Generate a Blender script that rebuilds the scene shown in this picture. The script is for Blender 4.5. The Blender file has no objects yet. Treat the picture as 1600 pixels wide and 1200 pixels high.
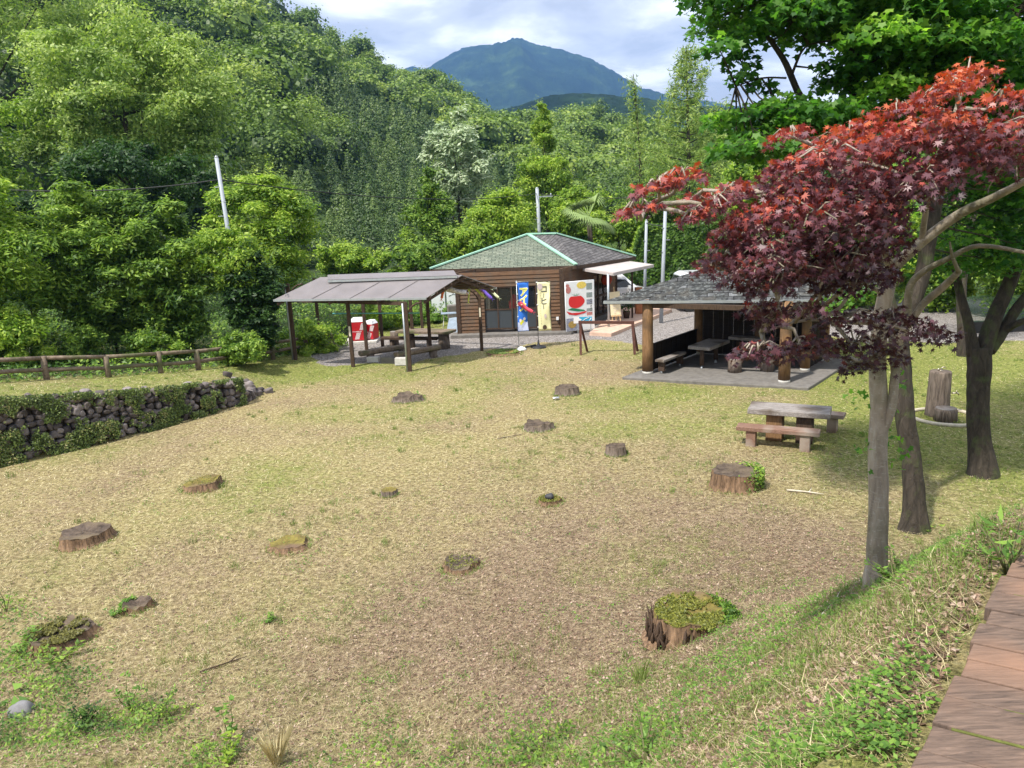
import bpy, math, random
import numpy as np
from mathutils import Vector, Matrix
R = math.radians
SC = bpy.context.scene
COL = SC.collection
rng = np.random.default_rng(7)
random.seed(7)

# ------------------------------------------------------------------ camera
CAMZ, FPX, H0, SLOPE = 5.3, 1200.0, 318.0, 0.042
th = math.atan(SLOPE)
pitch = math.atan((600 - H0) * math.cos(th) / FPX)
Fv = np.array([0, math.cos(pitch), -math.sin(pitch)])
Ul = np.array([0, math.sin(pitch), math.cos(pitch)])
Xl = np.array([1.0, 0, 0])
Rv = Xl * math.cos(th) - Ul * math.sin(th)
Uv = Xl * math.sin(th) + Ul * math.cos(th)
CP = np.array([0, 0, CAMZ])
cam = bpy.data.cameras.new('camera')
cam.sensor_width = 36; cam.lens = 27.0; cam.clip_end = 20000; cam.clip_start = 0.05
camo = bpy.data.objects.new('camera', cam); COL.objects.link(camo)
camo.matrix_world = Matrix(((Rv[0], Uv[0], -Fv[0], CP[0]), (Rv[1], Uv[1], -Fv[1], CP[1]), (Rv[2], Uv[2], -Fv[2], CP[2]), (0, 0, 0, 1)))
SC.camera = camo

# ------------------------------------------------------------------ light
SUN_EL, SUN_AZ = R(57), R(-132)          # azimuth from +Y towards +X (sun stands to the left)
sun = bpy.data.lights.new('sun', 'SUN'); sun.energy = 4.7; sun.angle = R(2.5); sun.color = (1.0, 0.95, 0.86)
suno = bpy.data.objects.new('sun', sun); COL.objects.link(suno)
sdir = Vector((math.sin(SUN_AZ) * math.cos(SUN_EL), math.cos(SUN_AZ) * math.cos(SUN_EL), math.sin(SUN_EL)))
suno.rotation_euler = sdir.to_track_quat('Z', 'Y').to_euler()
SC.view_settings.view_transform = 'Standard'; SC.view_settings.look = 'None'
SC.view_settings.exposure = 0.7; SC.view_settings.gamma = 1

W = bpy.data.worlds.new('World'); SC.world = W; W.use_nodes = True
def world():
    nt = W.node_tree; N = nt.nodes; L = nt.links; N.clear()
    out = N.new('ShaderNodeOutputWorld'); bg = N.new('ShaderNodeBackground'); bg.inputs[1].default_value = 0.108
    sky = N.new('ShaderNodeTexSky'); sky.sky_type = 'NISHITA'; sky.sun_disc = False
    sky.sun_elevation = SUN_EL; sky.sun_rotation = SUN_AZ
    tc = N.new('ShaderNodeTexCoord'); sep = N.new('ShaderNodeSeparateXYZ'); L.new(tc.outputs['Generated'], sep.inputs[0])
    zc = N.new('ShaderNodeMath'); zc.operation = 'MAXIMUM'; zc.inputs[1].default_value = 0.0; L.new(sep.outputs[2], zc.inputs[0])
    za = N.new('ShaderNodeMath'); za.operation = 'ADD'; za.inputs[1].default_value = 0.12; L.new(zc.outputs[0], za.inputs[0])
    dx = N.new('ShaderNodeMath'); dx.operation = 'DIVIDE'; L.new(sep.outputs[0], dx.inputs[0]); L.new(za.outputs[0], dx.inputs[1])
    dy = N.new('ShaderNodeMath'); dy.operation = 'DIVIDE'; L.new(sep.outputs[1], dy.inputs[0]); L.new(za.outputs[0], dy.inputs[1])
    cb = N.new('ShaderNodeCombineXYZ'); L.new(dx.outputs[0], cb.inputs[0]); L.new(dy.outputs[0], cb.inputs[1])
    n1 = N.new('ShaderNodeTexNoise'); n1.inputs['Scale'].default_value = 1.5; n1.inputs['Detail'].default_value = 8; n1.inputs['Roughness'].default_value = 0.56; n1.inputs['Distortion'].default_value = 0.25
    L.new(cb.outputs[0], n1.inputs['Vector'])
    cr = N.new('ShaderNodeValToRGB'); L.new(n1.outputs[0], cr.inputs[0])
    e = cr.color_ramp.elements
    e[0].position = 0.40; e[0].color = (4.9, 5.0, 5.5, 1); e[1].position = 0.60; e[1].color = (10.5, 10.4, 10.2, 1)
    m = e.new(0.50); m.color = (6.6, 6.7, 7.1, 1)
    n2 = N.new('ShaderNodeTexNoise'); n2.inputs['Scale'].default_value = 0.35; n2.inputs['Detail'].default_value = 3
    L.new(cb.outputs[0], n2.inputs['Vector'])
    mr = N.new('ShaderNodeMapRange'); mr.inputs[1].default_value = 0.25; mr.inputs[2].default_value = 0.4; mr.inputs[3].default_value = 0.75; mr.inputs[4].default_value = 1.0
    L.new(n2.outputs[0], mr.inputs[0])
    mx = N.new('ShaderNodeMixRGB'); L.new(mr.outputs[0], mx.inputs[0]); L.new(sky.outputs[0], mx.inputs[1]); L.new(cr.outputs[0], mx.inputs[2])
    L.new(mx.outputs[0], bg.inputs[0]); L.new(bg.outputs[0], out.inputs[0])
world()

# ------------------------------------------------------------------ helpers
def ray(px, py): return Fv + Rv * (px - 800) / FPX + Uv * (600 - py) / FPX
def P(px, py, z=0.0):
    d = ray(px, py); return CP + d * ((z - CAMZ) / d[2])
def Dp(px, py, dep):                     # point at a forward depth
    return CP + ray(px, py) * dep
def smooth(t):
    t = np.clip(t, 0, 1); return t * t * (3 - 2 * t)
def hash2(ix, iy, s=0):
    h = np.sin(ix * 127.1 + iy * 311.7 + s * 74.7) * 43758.5453
    return h - np.floor(h)
def vnoise(x, y, s=0):
    x = np.asarray(x, float); y = np.asarray(y, float)
    ix, iy = np.floor(x), np.floor(y); fx, fy = x - ix, y - iy
    fx = fx * fx * (3 - 2 * fx); fy = fy * fy * (3 - 2 * fy)
    a = hash2(ix, iy, s); b = hash2(ix + 1, iy, s); c = hash2(ix, iy + 1, s); d = hash2(ix + 1, iy + 1, s)
    return (a * (1 - fx) + b * fx) * (1 - fy) + (c * (1 - fx) + d * fx) * fy
def fbm(x, y, s=0, o=4):
    v = 0; a = .5; f = 1
    for k in range(o): v = v + a * vnoise(x * f, y * f, s + k); a *= .5; f *= 2.03
    return v / (1 - .5 ** o)

# terrain
BW = [(-5, -4.5), (1.12, 1.92), (2.30, 3.26), (3.5, 4.42), (6.8, 6.0), (16, 7.0), (30, 6.6)]
def bw_dist(x, y):
    best = np.full(np.shape(x), 1e9); sg = np.ones(np.shape(x))
    for (ax, ay), (bx, by) in zip(BW[:-1], BW[1:]):
        dx, dy = bx - ax, by - ay; l2 = dx * dx + dy * dy
        t = np.clip(((x - ax) * dx + (y - ay) * dy) / l2, 0, 1)
        qx, qy = ax + t * dx, ay + t * dy
        d = np.hypot(x - qx, y - qy); s = np.sign(dx * (y - ay) - dy * (x - ax))
        m = d < best - 1e-9; best = np.where(m, d, best); sg = np.where(m, s, sg)
    return best * sg
WA = np.array(P(0, 725, 0)[:2]); WB = np.array(P(375, 630, 0)[:2])
WD = (WB - WA) / np.linalg.norm(WB - WA); WN = np.array([-WD[1], WD[0]]); WL = float(np.linalg.norm(WB - WA))
def wall_h(s): return np.interp(s, [-12, -1, 0, WL * .5, WL, WL + 3.5, WL + 7], [1.7, 1.6, 1.5, 1.05, .68, .3, 0.0])
def wall_bend(s): return .35 * np.sin(s * .9) * 0 + 0.25 * np.sin(np.clip(s / WL, 0, 1) * math.pi)   # the wall bows a little
def terrain(x, y):
    x = np.asarray(x, float); y = np.asarray(y, float)
    D = bw_dist(x, y)
    z = np.interp(D, [-12, -3, -.2, .25, 1, 2, 3, 4, 6, 8.5], [6.5, 4.2, 3.58, 3.5, 2.62, 1.72, 1.0, .55, .15, 0])
    z = z * np.where(D > 0, 1 - .66 * smooth((x - 2.4) / 4.5), 1)
    z = z + .25 * np.exp(-((x + 4.6) ** 2 / 1.2 + (y - 5.9) ** 2 / .9))
    rx, ry = x - WA[0], y - WA[1]
    s = rx * WD[0] + ry * WD[1]; sd = rx * WN[0] + ry * WN[1] + wall_bend(s)
    w = np.interp(s, [0, WL - .2, WL + 3], [.22, .25, 5.0])
    z = z + wall_h(s) * smooth((sd - .05) / w)
    near = np.exp(-np.hypot(x, y) / 60)
    z = z + (fbm(x * .55, y * .55, 3, 3) - .5) * .09 * near + (fbm(x * 2.1, y * 2.1, 9, 3) - .5) * .05 * near
    z = z - 1.5 * smooth((y - 60) / 40)
    return z
def G(px, py):
    d = ray(px, py); t = 1.0
    for k in range(4000):
        p = CP + d * t; h = p[2] - float(terrain(p[0], p[1]))
        if h < .004: break
        t += max(h * .35, .004)
    return p
def gz(x, y): return float(terrain(x, y))

# materials -----------------------------------------------------------
MATS = {}
class NT:
    def __init__(s, name):
        s.m = bpy.data.materials.new(name); s.m.use_nodes = True; s.t = s.m.node_tree; s.t.nodes.clear()
        s.out = s.n('ShaderNodeOutputMaterial')
    def n(s, typ, **kw):
        o = s.t.nodes.new(typ)
        for k, v in kw.items(): setattr(o, k, v)
        return o
    def l(s, a, b): s.t.links.new(a, b)
    def noise(s, scale, detail=4, rough=.55, vec=None, dist=0):
        o = s.n('ShaderNodeTexNoise'); o.inputs['Scale'].default_value = scale; o.inputs['Detail'].default_value = detail
        o.inputs['Roughness'].default_value = rough; o.inputs['Distortion'].default_value = dist
        if vec is not None: s.l(vec, o.inputs['Vector'])
        return o
    def ramp(s, fac, stops):
        o = s.n('ShaderNodeValToRGB'); s.l(fac, o.inputs[0]); e = o.color_ramp.elements
        while len(e) < len(stops): e.new(.5)
        for i, (p, c) in enumerate(stops):
            e[i].position = p; e[i].color = (*c, 1) if len(c) == 3 else c
        return o.outputs[0]
    def mix(s, f, a, b, mode='MIX'):
        o = s.n('ShaderNodeMixRGB', blend_type=mode)
        for i, v in zip((0, 1, 2), (f, a, b)):
            if isinstance(v, (int, float)): o.inputs[i].default_value = v if i == 0 else (v, v, v, 1)
            elif isinstance(v, tuple): o.inputs[i].default_value = (*v, 1)
            else: s.l(v, o.inputs[i])
        return o.outputs[0]
    def coord(s, sc=(1, 1, 1), rot=(0, 0, 0), kind='Object'):
        tc = s.n('ShaderNodeTexCoord'); mp = s.n('ShaderNodeMapping'); mp.inputs['Scale'].default_value = sc; mp.inputs['Rotation'].default_value = rot
        s.l(tc.outputs[kind], mp.inputs[0]); return mp.outputs[0]
    def attr(s, name): o = s.n('ShaderNodeAttribute', attribute_name=name); return o
    def done(s, col, rough=.8, bump=None, bs=.3, bd=.02, spec=.3, metal=0):
        b = s.n('ShaderNodeBsdfPrincipled')
        if isinstance(col, tuple): b.inputs['Base Color'].default_value = (*col, 1)
        else: s.l(col, b.inputs['Base Color'])
        if isinstance(rough, (int, float)): b.inputs['Roughness'].default_value = rough
        else: s.l(rough, b.inputs['Roughness'])
        b.inputs['Specular IOR Level'].default_value = spec; b.inputs['Metallic'].default_value = metal
        if bump is not None:
            bp = s.n('ShaderNodeBump'); bp.inputs['Strength'].default_value = bs; bp.inputs['Distance'].default_value = bd
            s.l(bump, bp.inputs['Height']); s.l(bp.outputs[0], b.inputs['Normal'])
        s.l(b.outputs[0], s.out.inputs[0]); return b
def M(name): return MATS[name]

def m_plain(name, c, rough=.6, var=.25, scale=8, spec=.3, metal=0, bs=.15):
    t = NT(name); v = t.coord(); n = t.noise(scale, 5, .6, v)
    lo = tuple(x * (1 - var) for x in c); hi = tuple(min(1, x * (1 + var)) for x in c)
    t.done(t.ramp(n.outputs[0], [(.3, lo), (.7, hi)]), rough, n.outputs[0], bs, .01, spec, metal); MATS[name] = t.m
def m_wood(name, c, c2, along=(1, 1, 1), scale=14, rough=.75, bs=.4, dirt=None, rot=(0, 0, 0)):
    t = NT(name); v = t.coord(along, rot); n = t.noise(scale, 6, .65, v, .6); n2 = t.noise(1.7, 3, .5, t.coord())
    col = t.ramp(n.outputs[0], [(.3, c), (.68, c2)])
    if dirt: col = t.mix(t.ramp(n2.outputs[0], [(.45, (0, 0, 0)), (.62, (1, 1, 1))]), col, dirt)
    t.done(col, rough, n.outputs[0], bs, .012, .2); MATS[name] = t.m
def m_leaf(name, stops, trans=.35, tcol=None, rough=.5, spec=.35):
    t = NT(name); a = t.attr('rnd'); c = t.ramp(a.outputs['Fac'], stops)
    b = t.done(c, rough, spec=spec)
    tr = t.n('ShaderNodeBsdfTranslucent'); mx = t.n('ShaderNodeMixShader'); mx.inputs[0].default_value = trans
    hs = t.mix(1.0, c, tcol or (1.35, 1.5, .7), 'MULTIPLY'); t.l(hs, tr.inputs[0])
    t.l(b.outputs[0], mx.inputs[1]); t.l(tr.outputs[0], mx.inputs[2]); t.l(mx.outputs[0], t.out.inputs[0]); MATS[name] = t.m

def mats():
    # bark
    t = NT('bark_pale'); v = t.coord((1, 1, .25)); n = t.noise(9, 6, .65, v, .5); n2 = t.noise(2.2, 3, .5, t.coord())
    n3 = t.noise(30, 3, .5, t.coord((1, 1, 3)))
    c = t.ramp(n.outputs[0], [(.3, (.20, .155, .12)), (.55, (.37, .31, .25)), (.75, (.52, .47, .40))])
    c = t.mix(t.ramp(n2.outputs[0], [(.45, (0, 0, 0)), (.6, (.8, .8, .8))]), c, (.13, .125, .075)); c = t.mix(t.ramp(n3.outputs[0], [(.57, (0, 0, 0)), (.68, (.35, .35, .35))]), c, (.50, .48, .42))
    t.done(c, .85, n.outputs[0], .9, .05); MATS['bark_pale'] = t.m
    t = NT('bark_dark'); v = t.coord((1, 1, .22)); n = t.noise(11, 7, .7, v, .8); n2 = t.noise(3.2, 4, .6, t.coord())
    c = t.ramp(n.outputs[0], [(.3, (.022, .018, .013)), (.6, (.065, .052, .04)), (.8, (.15, .125, .095))])
    c = t.mix(t.ramp(n2.outputs[0], [(.52, (0, 0, 0)), (.66, (.75, .75, .75))]), c, (.07, .09, .03))
    t.done(c, .9, n.outputs[0], 1, .07); MATS['bark_dark'] = t.m
    # leaves
    m_leaf('leaf_hill', [(0, (.016, .035, .008)), (.3, (.065, .12, .02)), (.65, (.19, .28, .045)), (1, (.40, .46, .09))], .25)
    m_leaf('leaf_cedar', [(0, (.012, .03, .008)), (.5, (.06, .11, .025)), (1, (.18, .25, .055))], .18)
    m_leaf('leaf_mid', [(0, (.012, .045, .010)), (.45, (.105, .20, .028)), (1, (.35, .48, .07))], .36)
    m_leaf('leaf_bright', [(0, (.02, .07, .010)), (.45, (.18, .30, .03)), (1, (.48, .58, .09))], .38)
    m_leaf('leaf_olive', [(0, (.03, .07, .014)), (.45, (.20, .30, .065)), (1, (.50, .58, .18))], .36)
    m_leaf('leaf_pale', [(0, (.11, .18, .085)), (.4, (.32, .41, .24)), (1, (.62, .68, .48))], .3, (1.1, 1.2, .9))
    m_leaf('leaf_deep', [(0, (.012, .035, .01)), (.5, (.03, .075, .015)), (1, (.07, .14, .025))], .3)
    m_leaf('leaf_maple', [(0, (.025, .09, .018)), (.4, (.07, .19, .03)), (.8, (.17, .34, .045)), (1, (.30, .48, .07))], .58)
    m_leaf('leaf_red', [(0, (.05, .02, .028)), (.3, (.125, .048, .065)), (.55, (.22, .075, .085)), (.75, (.36, .062, .045)), (1, (.50, .11, .03))], .28, (1.5, .8, .6), .42, .5)
    m_leaf('leaf_weed', [(0, (.05, .11, .02)), (.5, (.12, .24, .035)), (1, (.26, .40, .07))], .35)
    m_leaf('leaf_moss', [(0, (.035, .045, .008)), (.5, (.115, .13, .018)), (1, (.26, .26, .04))], .2)
    m_leaf('leaf_moss_dark', [(0, (.035, .03, .01)), (.5, (.10, .095, .02)), (1, (.22, .21, .05))], .2)
    m_leaf('leaf_creeper', [(0, (.03, .04, .014)), (.5, (.11, .16, .035)), (.8, (.22, .29, .07)), (1, (.36, .33, .14))], .3)
    m_leaf('blade_green', [(0, (.06, .11, .02)), (.5, (.16, .235, .05)), (1, (.32, .38, .12))], .3)
    m_leaf('blade_straw', [(0, (.12, .085, .05)), (.35, (.31, .24, .13)), (.7, (.58, .495, .28)), (1, (.88, .80, .52))], .15, (1.1, 1, .8))
    m_leaf('leaf_litter', [(0, (.08, .045, .03)), (.4, (.20, .12, .08)), (.75, (.32, .215, .15)), (1, (.48, .37, .29))], .1, (1.1, 1, .8))
    # ground
    t = NT('ground'); v = t.coord(kind='Object')
    g = t.attr('green'); lit = t.attr('litter'); gr = t.attr('gravel')
    n1 = t.noise(1.1, 5, .6, v); n2 = t.noise(14, 6, .7, v); n3 = t.noise(60, 4, .7, v); n4 = t.noise(4.2, 5, .65, v)
    straw = t.ramp(n2.outputs[0], [(.3, (.12, .095, .045)), (.5, (.33, .275, .13)), (.7, (.60, .52, .29))])
    dead = t.ramp(n2.outputs[0], [(.32, (.11, .072, .055)), (.52, (.28, .195, .145)), (.7, (.50, .38, .30))])
    green = t.ramp(n2.outputs[0], [(.32, (.08, .10, .025)), (.52, (.235, .26, .07)), (.72, (.44, .45, .15))])
    def msk(a, nn, lo, hi):
        ad = t.n('ShaderNodeMath', operation='ADD'); t.l(a.outputs['Fac'], ad.inputs[0]); t.l(nn.outputs[0], ad.inputs[1])
        mr = t.n('ShaderNodeMapRange'); mr.inputs[1].default_value = lo; mr.inputs[2].default_value = hi; t.l(ad.outputs[0], mr.inputs[0]); return mr.outputs[0]
    c = t.mix(t.mix(1, msk(lit, n4, .70, 1.15), .75, 'MULTIPLY'), straw, dead)
    c = t.mix(msk(g, n4, .72, 1.15), c, green)
    c = t.mix(t.ramp(n3.outputs[0], [(.3, (.55, .55, .55)), (.55, (1, 1, 1))]), (0.0, 0.0, 0.0), c, 'MIX') if 0 else c
    c = t.mix(.7, c, t.ramp(n3.outputs[0], [(.3, (.25, .25, .25)), (.5, (.9, .9, .9)), (.7, (1.5, 1.4, 1.25))]), 'MULTIPLY')
    vo = t.n('ShaderNodeTexVoronoi'); vo.inputs['Scale'].default_value = 26; t.l(v, vo.inputs['Vector'])
    gc = t.ramp(vo.outputs['Color'], [(.1, (.12, .105, .095)), (.5, (.23, .205, .19)), (.9, (.40, .375, .36))])
    c = t.mix(msk(gr, n4, .9, 1.1), c, gc)
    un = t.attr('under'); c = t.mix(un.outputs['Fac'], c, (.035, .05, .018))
    hh = t.n('ShaderNodeMath', operation='ADD'); t.l(n2.outputs[0], hh.inputs[0]); t.l(n3.outputs[0], hh.inputs[1])
    t.done(c, .95, hh.outputs[0], .9, .03, .1); MATS['ground'] = t.m
    t = NT('far_ground'); n = t.noise(.05, 6, .7, t.coord()); t.done(t.ramp(n.outputs[0], [(.35, (.03, .055, .018)), (.65, (.07, .11, .03))]), .95, spec=.05); MATS['far_ground'] = t.m
    t = NT('mountain'); v = t.coord(); n = t.noise(.009, 8, .75, v); n2 = t.noise(.05, 5, .8, v)
    c = t.ramp(n.outputs[0], [(.38, (.006, .016, .010)), (.52, (.016, .034, .014)), (.66, (.05, .085, .025))])
    c = t.mix(.6, c, t.ramp(n2.outputs[0], [(.3, (.3, .3, .3)), (.7, (1.5, 1.5, 1.5))]), 'MULTIPLY')
    t.done(c, .95, n2.outputs[0], 1, 8, .03); MATS['mountain'] = t.m
    # woods, stone, metals
    m_wood('wood_wall', (.075, .04, .024), (.20, .115, .065), (.6, .6, 9), 6, dirt=(.12, .085, .06))
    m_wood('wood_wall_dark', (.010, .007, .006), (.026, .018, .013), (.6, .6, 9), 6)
    m_wood('wood_dark', (.035, .022, .016), (.095, .062, .042), (3, 3, .5), 12)
    m_wood('wood_post', (.14, .075, .035), (.29, .17, .085), (3, 3, .4), 10, dirt=(.12, .075, .045))
    m_wood('wood_grey', (.13, .11, .10), (.36, .33, .31), (.5, 5, 5), 11, dirt=(.10, .075, .055))
    m_wood('wood_redbrown', (.13, .07, .05), (.28, .17, .125), (.5, 5, 5), 11, dirt=(.30, .24, .20))
    m_wood('wood_board', (.075, .055, .045), (.21, .145, .11), (1.5, 12, 1), 5, bs=.7, dirt=(.26, .155, .105), rot=(0, 0, .757))
    m_wood('wood_log', (.10, .07, .05), (.26, .20, .15), (1, 1, 1), 10, dirt=(.10, .10, .05))
    m_wood('wood_barrier', (.07, .03, .025), (.13, .06, .045), (1, 1, 1), 10)
    m_wood('stump_side', (.04, .025, .016), (.30, .19, .115), (1, 1, .12), 22, .9, .9)
    m_wood('stump_side_grey', (.05, .038, .03), (.24, .19, .155), (1, 1, .12), 22, .9, .9)
    m_wood('stump_top', (.035, .026, .02), (.14, .105, .08), (1, 1, 1), 9, .9, .9, dirt=(.15, .115, .075))
    m_wood('stump_top_moss', (.08, .06, .025), (.24, .20, .05), (1, 1, 1), 7, .95, .8, dirt=(.15, .10, .065))
    m_wood('pine_clean', (.55, .38, .2), (.72, .55, .33), (1, 1, 1), 8)
    m_plain('moss_green', (.10, .11, .025), .95, .4, 30); m_plain('concrete', (.16, .148, .135), .9, .25, 6); m_plain('concrete_pale', (.52, .50, .46), .9, .2, 8)
    m_plain('curb', (.5, .45, .36), .9, .2, 9)
    m_plain('pole_grey', (.34, .37, .41), .55, .08, 3); m_plain('galv', (.42, .45, .47), .4, .1, 6, .5, .6)
    m_plain('white_paint', (.75, .76, .77), .45, .05, 3); m_plain('cream', (.62, .57, .46), .8, .12, 5)
    m_plain('black_plastic', (.02, .02, .022), .5, .2, 6); m_plain('rubber', (.02, .02, .02), .8, .1, 6)
    m_plain('slate_blue', (.25, .31, .38), .7, .2, 5); m_plain('red_cloth', (.42, .02, .03), .8, .2, 4)
    m_plain('lantern_red', (.45, .06, .02), .6, .2, 4); m_plain('crate_red', (.45, .012, .02), .4, .1, 4, .5)
    m_plain('stripe_white', (.72, .70, .70), .5, .1, 20); m_plain('pale_wall', (.68, .72, .73), .7, .05, 2)
    m_plain('orange_wood', (.42, .16, .07), .6, .2, 6); m_plain('deck_wood', (.55, .38, .29), .8, .15, 5)
    m_plain('awning', (.45, .40, .38), .6, .12, 3); m_plain('roof_tin', (.18, .162, .165), .5, .12, 1.6, .4)
    m_plain('roof_tin_under', (.12, .08, .06), .8, .2, 4)
    m_plain('cap_green', (.30, .52, .40), .5, .12, 5); m_plain('blue_pipe', (.12, .38, .42), .4, .05, 3)
    m_plain('cable', (.03, .03, .03), .6, .05, 3); m_plain('silver_can', (.6, .6, .6), .3, .1, 4, .5, .8)
    m_plain('brass', (.45, .4, .33), .35, .1, 4, .5, .8)
    m_plain('cloth_blue', (.03, .16, .62), .8, .1, 3); m_plain('cloth_yellow', (.80, .76, .45), .8, .06, 3)
    m_plain('ink_yellow', (.75, .72, .06), .7, .05, 3); m_plain('ink_dark', (.10, .11, .09), .7, .1, 3)
    m_plain('ink_brown', (.09, .06, .04), .7, .1, 3); m_plain('cloth_pale', (.55, .60, .82), .8, .15, 30)
    m_plain('poster_white', (.74, .75, .76), .6, .06, 12); m_plain('tomato_red', (.62, .03, .03), .6, .05, 5)
    m_plain('leaf_print', (.02, .22, .10), .6, .1, 5); m_plain('lemon', (.72, .55, .12), .6, .2, 20)
    m_plain('print_grey', (.25, .3, .29), .6, .5, 40); m_plain('print_dim', (.28, .29, .36), .6, .5, 18); m_plain('print_rose', (.5, .2, .18), .6, .4, 30)
    m_plain('print_ochre', (.40, .27, .08), .6, .4, 30); m_plain('sign_blue', (.03, .32, .52), .5, .05, 5)
    m_plain('ink_violet', (.25, .24, .5), .6, .1, 5); m_plain('carp_green', (.46, .50, .10), .7, .35, 18)
    m_plain('carp_violet', (.17, .10, .52), .7, .35, 18); m_plain('carp_pale', (.62, .66, .40), .7, .3, 18)
    m_plain('carp_white', (.55, .52, .54), .7, .5, 22); m_plain('carp_red', (.66, .08, .12), .7, .25, 18)
    m_plain('carp_grey', (.3, .3, .3), .7, .3, 18); m_plain('carp_orange', (.7, .16, .06), .7, .2, 12)
    t = NT('glass'); b = t.done((.03, .035, .035), .06, spec=.6); b.inputs['Alpha'].default_value = .35; MATS['glass'] = t.m
    t = NT('car_glass'); t.done((.015, .018, .02), .08, spec=.6); MATS['car_glass'] = t.m
    t = NT('car_paint'); b = t.done((.72, .74, .77), .25, spec=.5); b.inputs['Coat Weight'].default_value = .5; MATS['car_paint'] = t.m
    t = NT('green_glass'); b = t.done((.10, .18, .12), .2, spec=.3); b.inputs['Alpha'].default_value = .18; MATS['green_glass'] = t.m
    # shingle roofs
    def shingle(name, cs, rows, cols, moss=None, contrast=.5):
        t = NT(name); uv = t.n('ShaderNodeUVMap'); br = t.n('ShaderNodeTexBrick'); t.l(uv.outputs[0], br.inputs['Vector'])
        br.inputs['Scale'].default_value = 1; br.inputs['Brick Width'].default_value = cols; br.inputs['Row Height'].default_value = rows
        br.inputs['Mortar Size'].default_value = rows * .07; br.inputs['Mortar Smooth'].default_value = .4
        br.inputs['Color1'].default_value = (*cs[0], 1); br.inputs['Color2'].default_value = (*cs[1], 1); br.inputs['Mortar'].default_value = (*[x * .25 for x in cs[0]], 1)
        n = t.noise(7, 5, .7, t.coord()); c = t.mix(contrast, br.outputs[0], t.ramp(n.outputs[0], [(.35, (.35, .35, .35)), (.65, (1.5, 1.5, 1.5))]), 'MULTIPLY')
        if moss: c = t.mix(t.ramp(n.outputs[0], [(.5, (0, 0, 0)), (.62, (.8, .8, .8))]), c, moss)
        inv = t.n('ShaderNodeMath', operation='SUBTRACT'); inv.inputs[0].default_value = 1; t.l(br.outputs['Fac'], inv.inputs[1])
        t.done(c, .85, inv.outputs[0], .8, .02, .2); MATS[name] = t.m
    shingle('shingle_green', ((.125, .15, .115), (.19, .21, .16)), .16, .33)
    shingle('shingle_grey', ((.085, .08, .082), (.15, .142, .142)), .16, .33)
    shingle('shingle_pavilion', ((.04, .04, .04), (.14, .145, .15)), .22, .3, contrast=.8)
    # stones
    t = NT('stone'); v = t.coord(); n = t.noise(3.5, 5, .6, v); a = t.attr('rnd'); c = t.ramp(a.outputs['Fac'], [(0, (.06, .05, .048)), (.5, (.13, .11, .105)), (1, (.26, .225, .22))])
    c = t.mix(.6, c, t.ramp(n.outputs[0], [(.35, (.55, .55, .55)), (.65, (1.3, 1.3, 1.3))]), 'MULTIPLY')
    t.done(c, .9, t.noise(18, 5, .7, v).outputs[0], .6, .02); MATS['stone'] = t.m
    m_plain('soil', (.10, .08, .055), .95, .3, 8)
mats()

# mesh building ---------------------------------------------------------
def link(name, me, mat, parent=None):
    o = bpy.data.objects.new(name, me); COL.objects.link(o)
    if mat: me.materials.append(MATS[mat])
    if parent is not None: o.parent = parent
    return o
def thing(name, loc, label, cat, group=None, rz=0):
    o = bpy.data.objects.new(name, None); COL.objects.link(o); o.location = tuple(float(v) for v in loc); o.rotation_euler = (0, 0, rz)
    o.empty_display_size = .2; o['label'] = label; o['category'] = cat
    if group: o['group'] = group
    return o
def tag(o, label, cat, group=None, kind=None):
    o['label'] = label
    if cat: o['category'] = cat
    if group: o['group'] = group
    if kind: o['kind'] = kind
    return o
def np_mesh(name, V, F, rnd=None, smooth_=False, attrs=None):
    """V (n,3), F (m,k) uniform faces"""
    V = np.ascontiguousarray(V, np.float32); F = np.ascontiguousarray(F, np.int32); m, k = F.shape
    me = bpy.data.meshes.new(name); me.vertices.add(len(V)); me.vertices.foreach_set('co', V.ravel())
    me.loops.add(m * k); me.loops.foreach_set('vertex_index', F.ravel())
    me.polygons.add(m); me.polygons.foreach_set('loop_start', np.arange(0, m * k, k, dtype=np.int32))
    if smooth_: me.polygons.foreach_set('use_smooth', np.ones(m, bool))
    if rnd is not None:
        a = me.attributes.new('rnd', 'FLOAT', 'FACE'); a.data.foreach_set('value', np.clip(rnd, 0, 1).astype(np.float32))
    if attrs:
        for kname, vals in attrs.items():
            a = me.attributes.new(kname, 'FLOAT', 'POINT'); a.data.foreach_set('value', np.asarray(vals, np.float32))
    me.update(calc_edges=True); return me

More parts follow.
